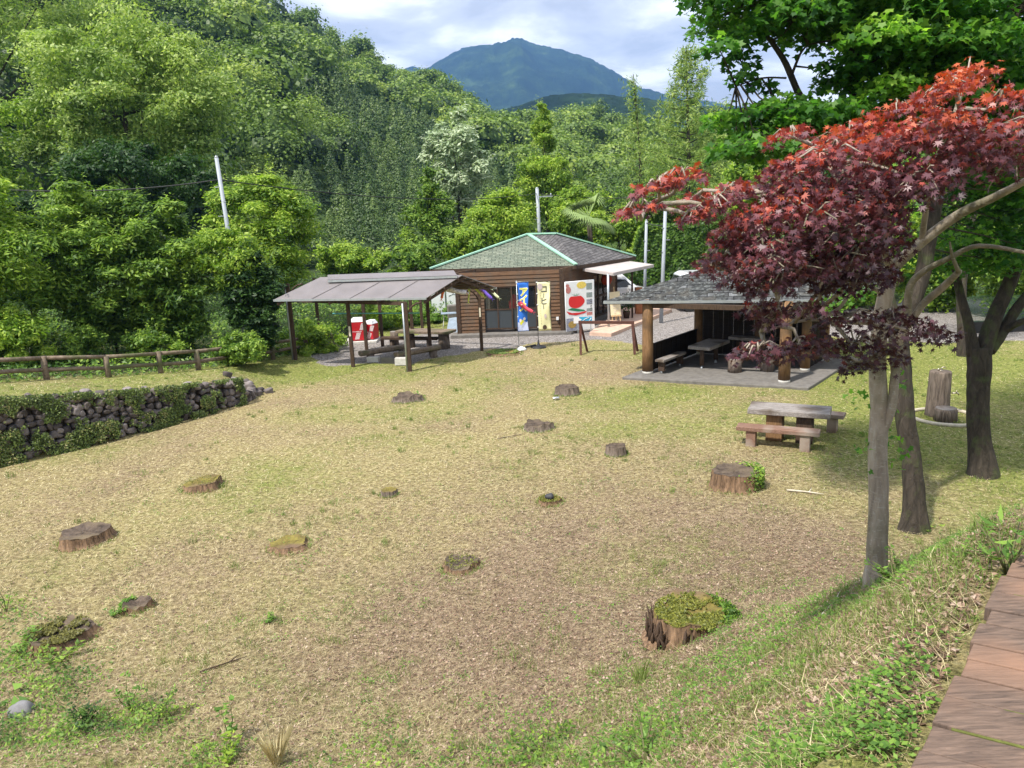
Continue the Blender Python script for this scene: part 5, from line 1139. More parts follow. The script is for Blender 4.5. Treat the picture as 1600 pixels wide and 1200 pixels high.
    tom = [(W1 * .52 + W1 * .40 * math.cos(a) * (1 + .06 * math.cos(3 * a)), Hh * .60 + Hh * .135 * math.sin(a) * (1 - .22 * max(0, math.sin(a)) ** 6 * (abs(math.cos(a)) < .5))) for a in np.linspace(0, 2 * math.pi, 41)[:-1]]
    plate(tom, .010, 'tomato_red', 'tomato_print', sh)
    for dx in (-.16, -.06, .05, .15): plate([(W1 * .5 + dx * .3, Hh * .715), (W1 * .5 + dx * 1.2, Hh * .77), (W1 * .5 + dx * .3 + .03, Hh * .715)], .014, 'leaf_print', 'stem_print', sh)
    plate([(W1 * .08, Hh * .45), (W1 * .3, Hh * .475), (W1 * .9, Hh * .42), (W1 * .98, Hh * .39), (W1 * .6, Hh * .395), (W1 * .3, Hh * .425)], .010, 'leaf_print', 'leaf_print', sh)
    plate([(W1 * .02, Hh * .42), (W1 * .3, Hh * .375), (W1 * .7, Hh * .37), (W1 * 1.05, Hh * .39), (W1 * .95, Hh * .35), (W1 * .5, Hh * .32), (W1 * .15, Hh * .35)], .012, 'tomato_red', 'chilli_print', sh)
    plate(el(W1 * .8, Hh * .92, W1 * .24, Hh * .07), .010, 'lemon', 'lemon_print', sh); plate(el(W1 * .14, Hh * .84, W1 * .13, Hh * .07), .010, 'print_rose', 'flower_print', sh); plate(el(W1 * .1, Hh * .93, W1 * .09, Hh * .03), .012, 'print_rose', 'flower_print', sh)
    plate([(0.01, .03), (W1 * .75, .03), (W1 * .75, Hh * .27), (.01, Hh * .27)], .008, 'print_dim', 'photo_print', sh); plate(el(W1 * .3, Hh * .14, W1 * .2, Hh * .07), .012, 'print_ochre', 'photo_print', sh)
    for k, (h0, h1, mt) in enumerate(((.82, .95, 'print_grey'), (.66, .76, 'print_grey'), (.52, .62, 'print_dim'), (.38, .44, 'print_grey'), (.3, .36, 'print_rose'))): plate([(W_ * .73, Hh * h0), (W_ * .93, Hh * h0), (W_ * .93, Hh * h1), (W_ * .73, Hh * h1)], .009, mt, 'photo_print', sh)
    for k in range(6): x = W_ * .86; plate([(x, Hh * (.60 - .045 * k)), (x + .06, Hh * (.61 - .045 * k)), (x + .055, Hh * (.63 - .045 * k)), (x + .01, Hh * (.625 - .045 * k))], .013, 'ink_dark', 'lettering', sh)
    # blue arrow sign leaning before it
    a, b = atY(901, 503, 30.6), atY(925, 502, 30.6); tz = atY(905, 495.5, 30.6)[2]; z0 = atY(905, 503.5, 30.6)[2]
    r = thing('arrow_sign', z3(a, .1), 'small blue sign with a white arrow mark before the tomato poster', 'sign'); w = b[0] - a[0]
    m = MB(); m.hexa([(a[0], a[1], z0), (b[0], a[1], z0), (b[0], a[1] + .02, z0), (a[0], a[1] + .02, z0)], [(a[0], a[1], tz), (b[0], a[1], tz), (b[0], a[1] + .02, tz), (a[0], a[1] + .02, tz)]); pl = m.build('plate', 'sign_blue', r)
    m = MB(); zc = (z0 + tz) / 2; y = a[1] - .004; m.hexa([(a[0] - .12, y, z0 - .04), (a[0] + .1, y, z0 - .04), (a[0] + .1, y + .002, z0 - .04), (a[0] - .12, y + .002, z0 - .04)], [(a[0] - .12, y, tz + .02), (a[0] + .1, y, tz + .02), (a[0] + .1, y + .002, tz + .02), (a[0] - .12, y + .002, tz + .02)])
    m.add([(a[0] + .1, y, zc - .06), (a[0] + .22, y, zc), (a[0] + .1, y, zc + .06)], [(0, 1, 2)]); m.tube([(a[0] + .2, y, z0 + .02), (a[0] + .36, y, zc + .03), (a[0] + .5, y, tz - .03)], .012, 5); m.tube([(b[0] - .12, y, z0 + .02), (b[0] - .03, y, tz - .05)], .014, 5); m.build('arrow_mark', 'stripe_white', pl)
    m = MB(); m.bar((a[0] + .05, a[1] + .03, .1), (a[0] + .05, a[1] + .03, tz), .03, .03); m.bar((b[0] - .05, a[1] + .03, .1), (b[0] - .05, a[1] + .03, tz), .03, .03); m.build('stake', 'galv', r)
    # easel
    c = P(963, 503, .14); Y = c[1]; r = thing('menu_easel', c, 'light wooden easel with a cream menu board on the deck', 'easel'); f = lambda x, y, dy=0: atY(x, y, Y + dy)
    m = MB(); A = [f(952, 457), f(968, 455), f(970.5, 491.5), f(954.5, 493)]; m.slab([A[0], A[3], A[2], A[1]], .03); bd = m.build('menu_board', 'cloth_cream', r)
    for x, y, k in ((957, 480, 3), (960, 474, 2), (961, 484, 3), (959, 488, 2)):
        p = f(x, y, -.035); m = MB()
        for i in range(k): m.bar(p + [i * .045, -.0, 0], p + [i * .045 + .03, -.0, .04], .012, .004)
        m.build('lettering', 'ink_violet', bd)
    m = MB(); m.bar(f(956.5, 502, .03), f(959.5, 456, .03), .035, .03); m.bar(f(969.5, 501, .03), f(960, 456, .03), .035, .03); m.bar(f(962.5, 500, .05), f(959, 448, .05), .03, .03); m.bar(f(964, 498, .5), f(960, 457, .06), .03, .03); m.bar(f(954.5, 494, .0), f(971, 493, .0), .04, .04); m.build('easel_frame', 'pine_clean', r)
    # plant pot stand and orange panel on deck
    c = P(979, 497, .14); r = thing('potted_shrub', c, 'bushy potted plant on the deck right of the easel', 'plant'); m = MB(); m.lathe(c, [(.12, 0), (.17, .3), (.16, .31)], 14); m.build('pot', 'wood_dark', r)
    V, F, q_ = cloud([c + [0, 0, .75], c + [.1, 0, .95], c + [-.08, 0, .55]], [.3, .22, .25], 220, .05, upb=.2); link('foliage', np_mesh('foliage', V - c, F, q_), 'leaf_deep', r)
    c = P(998, 490, .14); r = thing('orange_cabinet', c, 'orange brown wooden cabinet at the far end of the deck', 'cabinet'); m = MB(); m.box((c[0], c[1], .75), (.32, .3, 1.2)); m.build('case', 'orange_wood', r, bevel=.01); m = MB(); m.box((c[0], c[1] - .16, .75), (.24, .02, 1.05)); m.build('door_panel', 'orange_wood', r, bevel=.005)
    # barrier like a saw horse
    a, b = atY(904, 503.5, P(905, 552, .0)[1]), atY(991, 504, P(990, 552, .0)[1]); r = thing('wooden_barrier', z3(a, 0), 'dark red wooden trestle barrier on the grass before the deck', 'barrier')
    m = MB(); m.bar(a, b, .09, .1); m.build('rail', 'wood_barrier', r)
    for q_, s in ((a, 1), (b, -1)):
        for dx, dy in ((-.02 * s, -.28), (.02 + (.26 if s > 0 else .2), .32)):
            f_ = np.array([q_[0] + dx + s * .05, q_[1] + dy, 0]); m = MB(); m.bar(z3(f_, gz(*f_[:2]) - .02), q_ + [s * .06, 0, -.02], .08, .08, up=(0, 1, 0)); m.build('leg', 'wood_barrier', r)
    # carp streamers
    def carp(p, q, Y, rad, mat, nm, lab, hang=None):
        a, b = atY(*p, Y), atY(*q, Y); r = thing('carp_streamer', a, lab, 'streamer', 'small carp streamers hanging at the shelter and banners'); N_ = 9; pts = []; rs = []
        for k in range(N_):
            t = k / (N_ - 1); pts.append(a + (b - a) * t + np.array([0, .02 * math.sin(t * 5), -.03 * math.sin(t * 3.1)])); rs.append(rad * (1 - .35 * t + .1 * math.sin(t * 9)))
        m = MB(); m.tube(pts, rs, 10, cap=False); m.build('body', mat, r)
        m = MB(); d = (b - a) / np.linalg.norm(b - a); n = np.array([-d[2], 0, d[0]]); m.slab([b, b + d * .12 + n * .06, b + d * .06, b + d * .12 - n * .06], .006); m.build('tail', mat, r)
        m = MB(); e = a + d * rad * 1.4; m.lathe((e[0], e[1] - rad * .95, e[2]), [(rad * .35, -.01), (rad * .35, .01)], 10); m.tube([a - d * .01 + [rad * math.cos(k), rad * math.sin(k) * .3, rad * math.sin(k)] for k in np.linspace(0, 6.28, 13)], .007, 5, cap=False); m.build('mouth_ring', 'carp_pale', r)
        h = hang if hang is not None else a + [0, 0, .14]; m = MB(); m.tube([a, h], .004, 4); m.build('string', 'cable', r)
    carp((738, 444), (756, 463), 27.4, .06, 'carp_green', 0, 'yellow green carp streamer under the shelter gable')
    carp((748, 445), (768, 466), 27.8, .075, 'carp_violet', 0, 'violet carp streamer hanging between two greenish ones')
    carp((764, 449), (779, 465), 28.4, .065, 'carp_pale', 0, 'pale green carp streamer at the outer end of the gable')
    carp((697, 450), (729, 457), 26.6, .11, 'carp_white', 0, 'black and white carp streamer blown sideways under the shelter roof')
    carp((692, 452), (690, 466), 26.4, .06, 'carp_orange', 0, 'small orange red carp streamer below the shelter eave')
    carp((733, 452), (732, 470), 27.0, .04, 'carp_green', 0, 'thin dull green streamer hanging straight down near the post')
    by = G(811, 546)[1] - .06
    carp((811, 473), (832, 487), by - .1, .085, 'carp_red', 0, 'bright pink red carp streamer tied across the blue banner', atY(811, 470, by + .05))
t = NT('ink_pale'); t.done((.62, .60, .36), .8); MATS['ink_pale'] = t.m
t = NT('ink_pale2'); t.done((.62, .52, .52), .8); MATS['ink_pale2'] = t.m
m_plain('cloth_cream', (.76, .68, .46), .7, .05, 3)
banners()

# ---- poles and wires
def poles():
    def pole(px0, py0, px1, py1, Y, rad, lab, arm=False):
        b, t = atY(px1, py1, Y), atY(px0, py0, Y); x = (b[0]); r = thing('utility_pole', (t[0], Y, gz(t[0], Y)), lab, 'pole', 'grey utility poles'); m = MB()
        lean = (t[0] - x) / max(t[2] - b[2], .1); zb = gz(t[0], Y) - .3
        m.tube([(t[0] - lean * (t[2] - zb), Y, zb), (t[0], Y, t[2])], [rad * 1.15, rad * .9], 12); m.build('shaft', 'pole_grey', r)
        m = MB(); m.lathe((t[0], Y, t[2]), [(rad * .95, 0), (rad * .6, .05), (.02, .06)], 12); m.build('cap', 'galv', r)
        m = MB()
        for k in range(3): m.box((t[0] + (.6 * rad if k % 2 else -.6 * rad) * 2, Y - .05, t[2] - 1 - k * .5), (.16, .03, .03))
        m.build('step_bolt', 'galv', r)
        if arm: m = MB(); m.box((t[0] + .5, Y, t[2] - .55), (1.0, .08, .08)); m.lathe((t[0] + .9, Y, t[2] - .5), [(.04, 0), (.05, .06), (.03, .14)], 10); m.build('cross_arm', 'galv', r)
        return np.array([t[0], Y, t[2]])
    a = pole(338, 246, 353, 340, 28, .072, 'pale grey pole standing in the left shrubs')
    b = pole(839, 294, 842, 348, 52, .12, 'grey pole with a short arm behind the green hut roof', True)
    c = pole(1040, 318, 1033, 500, 33, .075, 'tall pale steel pole right behind the pavilion roof')
    d = pole(1010, 345, 1008, 430, 40, .075, 'thinner grey pole between the hut awning and pavilion')
    def wire(p, q, sag, lab):
        r = thing('overhead_wire', p, lab, 'wire'); m = MB(); pts = [np.asarray(p) + (np.asarray(q) - p) * t - np.array([0, 0, sag * 4 * t * (1 - t)]) for t in np.linspace(0, 1, 25)]; m.tube(pts, .022, 5); m.build('cable', 'cable', r)
    wire(a - [0, 0, .75], atY(-60, 292, 26), .25, 'black overhead wire running left from the left pole')
    wire(a - [0, 0, .75], b - [0, 0, .35], .5, 'black overhead wire sagging between the left pole and the hut pole')
    wire(b - [0, 0, .35], atY(1085, 301, 47), .3, 'overhead wire leaving the hut pole towards the right')
    wire(c - [0, 0, .9], d - [0, 0, .1], .05, 'short wire joining the two steel poles')
poles()

# ---- cars
def car(c, rz, L, lab, ladder=0):
    r = thing('parked_car', c, lab, 'car', 'white cars parked behind the huts', rz=rz); W_ = 1.7
    prof = [(-L / 2, .45), (-L / 2, .95), (-L / 2 + .1, 1.05), (-L / 2 + .25, 1.72), (-L / 2 + .5, 1.82), (L * .12, 1.80), (L * .30, 1.12), (L / 2 - .15, .95), (L / 2, .8), (L / 2, .42), (L * .4, .32), (-L * .4, .32)]
    m = MB(); n = len(prof); vs = []
    for s, k in ((-1, 1), (1, 1)):
        for x, z in prof: wv = W_ / 2 * (1 if z < 1.15 else .86); vs.append((x, s * wv, z))
    m.add(vs, [tuple(range(n)), tuple(range(2 * n - 1, n - 1, -1))] + [(i, i + n, (i + 1) % n + n, (i + 1) % n) for i in range(n)]); m.build('body', 'car_paint', r, world=False, bevel=.05)
    for s in (-1, 1):
        for x0, x1, xt0, xt1 in ((-L / 2 + .28, -L * .12, -L / 2 + .38, -L * .12), (-L * .08, L * .25, -L * .08, L * .115)):
            m = MB(); y = s * W_ / 2 * .86; o = s * .13; m.add([(x0, y + o, 1.14), (x1, y + o, 1.14), (xt1, y + s * .012, 1.7), (xt0, y + s * .012, 1.7)], [(0, 1, 2, 3)]); m.build('side_window', 'car_glass', r, world=False)
    m = MB(); m.add([(L * .295, -.68, 1.16), (L * .295, .68, 1.16), (L * .135, .6, 1.74), (L * .135, -.6, 1.74)], [(0, 1, 2, 3)]); 
    for v in range(4): x, y, z = m.v[v]; m.v[v] = (x + .03, y, z)
    m.build('windscreen', 'car_glass', r, world=False)
    m = MB(); m.add([(-L / 2 + .06, .66, 1.12), (-L / 2 + .06, -.66, 1.12), (-L / 2 + .21, -.6, 1.66), (-L / 2 + .21, .6, 1.66)], [(0, 1, 2, 3)]); m.build('rear_window', 'car_glass', r, world=False)
    for x in (-L * .32, L * .32):
        for s in (-1, 1):
            m = MB(); a = [(.33 * math.cos(k), .33 * math.sin(k)) for k in np.linspace(0, 6.283, 21)[:-1]]; y0, y1 = s * (W_ / 2 - .2), s * (W_ / 2 + .01); vs = [(x + p, y0, .33 + q) for p, q in a] + [(x + p, y1, .33 + q) for p, q in a]; k = 20
            m.add(vs, [tuple(range(k)), tuple(range(2 * k - 1, k - 1, -1))] + [(i, i + k, (i + 1) % k + k, (i + 1) % k) for i in range(k)]); wh = m.build('wheel', 'rubber', r, world=False)
            m = MB(); m.add([(x + p * .6, s * (W_ / 2 + .016), .33 + q * .6) for p, q in a], [tuple(range(k))]); m.build('rim', 'galv', wh, world=False)
    for s in (-.6, .6): m = MB(); m.box((L / 2 - .02, s, .78), (.06, .3, .14)); m.build('headlight', 'stripe_white', r, world=False); m = MB(); m.box((-L / 2 + .01, s, .95), (.05, .16, .2)); m.build('tail_light', 'tomato_red', r, world=False)
    for s in (-1, 1): m = MB(); m.box((L * .2, s * (W_ / 2 + .1), 1.15), (.12, .2, .14)); m.build('mirror', 'car_paint', r, world=False)
def cars():
    g = P(950, 483, 0); car((g[0], g[1], 0), .12, 4.2, 'white estate car half hidden behind the hut and pavilion roof')
    g = P(1105, 482, 0); car((g[0], g[1], 0), .05, 3.4, 'white car glimpsed through the gap under the pavilion roof')
cars()

# ---- green glass bus shelter wall at the right edge, with a dark base
def glass_wall():
    Y = 27.5; a, b = atY(1500, 545, Y), atY(1700, 545, Y); r = thing('glass_fence', z3(a, 0), 'green tinted glass fence on a dark base at the right edge', 'fence')
    m = MB(); m.hexa([z3(a, 0), z3(b, 0), z3(b, 0) + [0, .3, 0], z3(a, 0) + [0, .3, 0]], [z3(a, .42), z3(b, .42), z3(b, .42) + [0, .3, 0], z3(a, .42) + [0, .3, 0]]); m.build('base', 'black_plastic', r)
    k = 4
    for i in range(k): p, q = a + (b - a) * i / k, a + (b - a) * (i + 1) / k; m = MB(); m.hexa([z3(p, .42), z3(q, .42), z3(q, .42) + [0, .02, 0], z3(p, .42) + [0, .02, 0]], [z3(p, 1.35), z3(q, 1.35), z3(q, 1.35) + [0, .02, 0], z3(p, 1.35) + [0, .02, 0]]); m.build('glass_panel', 'green_glass', r); m = MB(); m.bar(z3(p, .3), z3(p, 1.38), .05, .05); m.build('post', 'leaf_print', r)
glass_wall()

# ---- stumps
STUMPS = []
def stump(px, py, wpx, hpx, side, top, lab, broken=0, cap=None, tilt=0):
    g = G(px, py); dpt = np.linalg.norm(g - CP) ; S = dpt / FPX; rad = wpx * S / 2 / 1.12; h = max(.04, (hpx * S / math.cos(math.asin(min(.9, (CAMZ - g[2]) / dpt))) - rad * .24) * .72) ; c = g + np.array([0, rad * .75, 0]); c[2] = gz(c[0], c[1])
    rt = thing('tree_stump', c, lab, 'stump', 'old tree stumps in the lawn'); n = 44; ph = rng.random(4) * 6; vs = []; fs = []
    prof = [(1.24, -.05), (1.07, .01), (.99, h * .35), (.95, h * .75), (.92, h)]
    def rr(a): return 1 + .08 * math.sin(3 * a + ph[0]) + .06 * math.sin(5 * a + ph[1]) + .045 * math.sin(11 * a + ph[2]) + .03 * math.sin(17 * a + ph[3])
    def hh(a, t): return (broken * h * (.28 * math.sin(2 * a + ph[1]) + .18 * math.sin(7 * a + ph[2])) * t) + tilt * rad * math.cos(a) * t
    for i, (r_, z) in enumerate(prof):
        for k in range(n): a = 2 * math.pi * k / n; t = i / 4; q = rad * r_ * (rr(a) + .03 * (random.random() - .5)); vs.append((c[0] + q * math.cos(a), c[1] + q * math.sin(a), c[2] + z + hh(a, t)))
    for i in range(4):
        for k in range(n): a, b = i * n + k, i * n + (k + 1) % n; fs.append((a, b, b + n, a + n))
    MB().add(vs, fs, True).build('bark', side, rt)
    vs = []; fs = []; rings = 7
    for i in range(rings):
        f = 1 - i / rings
        for k in range(n): a = 2 * math.pi * k / n; q = rad * .93 * f * (rr(a) * f + 1 - f); vs.append((c[0] + q * math.cos(a), c[1] + q * math.sin(a), c[2] + h + hh(a, 1) * f * f - (.5 * h * (1 - f) * broken if broken else .02) * (i > 0) + rng.normal(0, .006) * (i > 0)))
    for i in range(rings - 1):
        for k in range(n): a, b = i * n + k, i * n + (k + 1) % n; fs.append((a, b, b + n, a + n))
    fs.append(tuple((rings - 1) * n + k for k in range(n))); MB().add(vs, fs, True).build('cut_top', top, rt)
    if cap:       # moss or leaves growing on it
        k, mt, s, onside, nm = cap; a = rng.random(k) * 6.28; q = rad * np.sqrt(rng.random(k)) * .95
        if onside is not None: a = onside + rng.normal(0, .55, k); q = rad * (.75 + .45 * rng.random(k)); z = c[2] + h * (.15 + 1.0 * rng.random(k)) 
        else:
            mk = fbm(a * 1.2 + px, q / rad * 2.2, 3, 3) > .44; a = a[mk]; q = q[mk]; k = len(a); z = c[2] + h + .01 + .015 * rng.random(k) - (.2 * h * (1 - q / rad) if broken else 0)
        nr = rdir(k) * .7 + np.array([0, -.2, .8]); nr /= np.linalg.norm(nr, axis=1, keepdims=True); V, F, w = rhombs(np.stack([c[0] + q * np.cos(a), c[1] + q * np.sin(a), z + 0 * q], 1), nr, s * (.6 + .8 * rng.random(k)), .6, .2 + .75 * rng.random(k)); link(nm, np_mesh(nm, V - c, F, w), mt, rt)
    STUMPS.append((c, rad, h)); return c, rad, h
def stumps():
    sg, sb = 'stump_side_grey', 'stump_side'; moss = (900, 'leaf_moss', .014, None, 'moss')
    stump(636, 628, 50, 15, sg, 'stump_top', 'low grey ragged stump left of the lawn centre before the shelter', 1.0, (60, 'leaf_weed', .03, 1.2, 'weeds'))
    stump(887, 618, 40, 20, sg, 'stump_top', 'upright grey stump nearest the pavilion with a can beside it')
    stump(842, 674, 50, 17, sg, 'stump_top', 'dark hollow stump in the middle of the far lawn', .9)
    stump(965, 713, 35, 22, sg, 'stump_top', 'small dark upright stump before the pavilion')
    c, r, h = stump(1157, 768, 78, 42, sb, 'stump_top', 'large brown cut stump with a leafy plant on its right side', .12, (1100, 'leaf_mid', .028, -.1, 'leafy_plant'), .0)
    stump(309, 768, 60, 18, sb, 'stump_top_moss', 'flat stump with yellow mossy top on the left lawn', 0, (500, 'leaf_moss', .012, None, 'moss'), .12)
    stump(118, 856, 72, 25, sb, 'stump_top', 'brown stump with a dark hollow top near the left edge', .35)
    stump(447, 863, 60, 14, sb, 'stump_top_moss', 'low worn stump with a rounded pinkish top', .5)
    stump(606, 776, 28, 14, sg, 'stump_top_moss', 'very small grey stump in the centre of the lawn', .3)
    c, r, h = stump(860, 790, 40, 12, sb, 'stump_top_moss', 'small low mossy stump carrying a black stone', 0, (700, 'leaf_moss', .012, None, 'moss'))
    iv, ifc = ico(2); o = link('black_stone', np_mesh('black_stone', iv * (1 + .1 * np.sin(iv[:, :1] * 5)) * np.array([.085, .07, .06]), ifc, None, True), 'black_stone'); o.location = (c[0], c[1] - .03, c[2] + h + .05); tag(o, 'small black stone lying on the low mossy stump', 'stone')
    stump(720, 895, 62, 18, sb, 'stump_top', 'weathered stump with moss and a dark hollow at lawn centre', .8, (420, 'leaf_moss', .013, None, 'moss'))
    c, r, h = stump(1092, 998, 130, 54, sb, 'stump_top_moss', 'largest broken stump covered with yellow green moss in the foreground', .5, (5200, 'leaf_moss', .013, None, 'moss'))
    # splintered wood on its left flank, plant on its right
    rt = [o for o in bpy.data.objects if o.get('label', '').startswith('largest broken')][0]; m = MB()
    for k in range(60):
        a = math.pi + rng.normal(.15, .45); q = r * (1.0 + .12 * rng.random()); p = np.array([c[0] + q * math.cos(a), c[1] + q * math.sin(a), c[2] - .03]); t = p + np.array([rng.normal(0, .03), rng.normal(0, .03), h * (.5 + .75 * rng.random())]); m.tube([p, (p + t) / 2 + rdir(1)[0] * .025, t], [.03 * rng.random() + .012, .02, .004], 5, .5)
    m.build('splinters', 'wood_dark', rt)
    a = rng.normal(.1, .5, 1400); q = r * (.8 + .45 * rng.random(1400)); nr = rdir(1400) * .7 + [0, 0, .6]; nr /= np.linalg.norm(nr, axis=1, keepdims=True)
    V, F, w = rhombs(np.stack([c[0] + q * np.cos(a), c[1] + q * np.sin(a), c[2] + h * (.1 + 1.15 * rng.random(1400)) * np.clip(1.4 - q / r * .5, .3, 1)], 1), nr, .012 + .016 * rng.random(1400), .6, .1 + .6 * rng.random(1400)); link('leafy_plant', np_mesh('leafy_plant', V - c, F, w), 'leaf_mid', rt)
    stump(74, 1016, 86, 22, sb, 'stump_top', 'brushy overgrown stump at the left edge', .9, (3000, 'leaf_moss_dark', .022, None, 'dry_growth'))
    stump(787, 556, 56, 9, sb, 'stump_top_moss', 'very low wide stump overgrown with grass near the shelter corner', 1, (700, 'blade_green', .04, None, 'grass'))
    stump(208, 958, 42, 16, sb, 'stump_top', 'small dark overgrown stump near a green tuft at lower left', 1, (500, 'leaf_weed', .02, 3.1, 'weeds'))
    g = G(869, 625); r_ = thing('drink_can', g, 'small silver can lying beside the upright grey stump', 'can'); m = MB(); m.tube([g + [-.09, 0, .045], g + [-.08, 0, .045], g + [.08, .03, .045], g + [.09, .03, .045]], [.03, .042, .042, .03], 14); m.build('shell', 'silver_can', r_)
    # sticks on the lawn
    for px, py, L, a, rr, mt, lab in ((1258, 770, .62, -.5, .018, 'curb', 'bleached forked branch lying right of the large brown stump'), (798, 683, .7, .5, .012, 'wood_log', 'thin stick on the grass left of the hollow stump'), (350, 1040, .55, .6, .012, 'wood_dark', 'dark twig lying at lower left of the lawn'), (1300, 948, .5, .9, .006, 'curb', 'long pale dry stalk right of the largest stump')):
        g = G(px, py); r_ = thing('fallen_branch', g, lab, 'branch'); m = MB(); d = np.array([math.cos(a), math.sin(a), 0]); p = [g + d * L * (t - .5) + np.array([0, 0, .025 + .02 * math.sin(t * 5)]) for t in np.linspace(0, 1, 6)]
        for q in p: q[2] = gz(q[0], q[1]) + .025
        m.tube(p, [rr, rr, rr * .9, rr * .8, rr * .6, rr * .3], 6, .2); m.tube([p[3], p[3] + np.array([.1, .12, .03])], [rr * .7, rr * .3], 5); m.build('wood', mt, r_)
    g = G(30, 1118); iv, ifc = ico(3); v = iv * (1 + .12 * np.sin(iv[:, :1] * 4) * np.cos(iv[:, 1:2] * 3)) * np.array([.14, .12, .11]); o = link('boulder', np_mesh('boulder', v, ifc, None, True), 'boulder'); o.location = tuple(g + [0, .05, .02]); tag(o, 'grey rounded boulder among weeds at the lower left corner', 'boulder')
m_plain('black_stone', (.045, .045, .05), .6, .3, 12); m_plain('boulder', (.19, .185, .19), .85, .3, 9)
stumps()
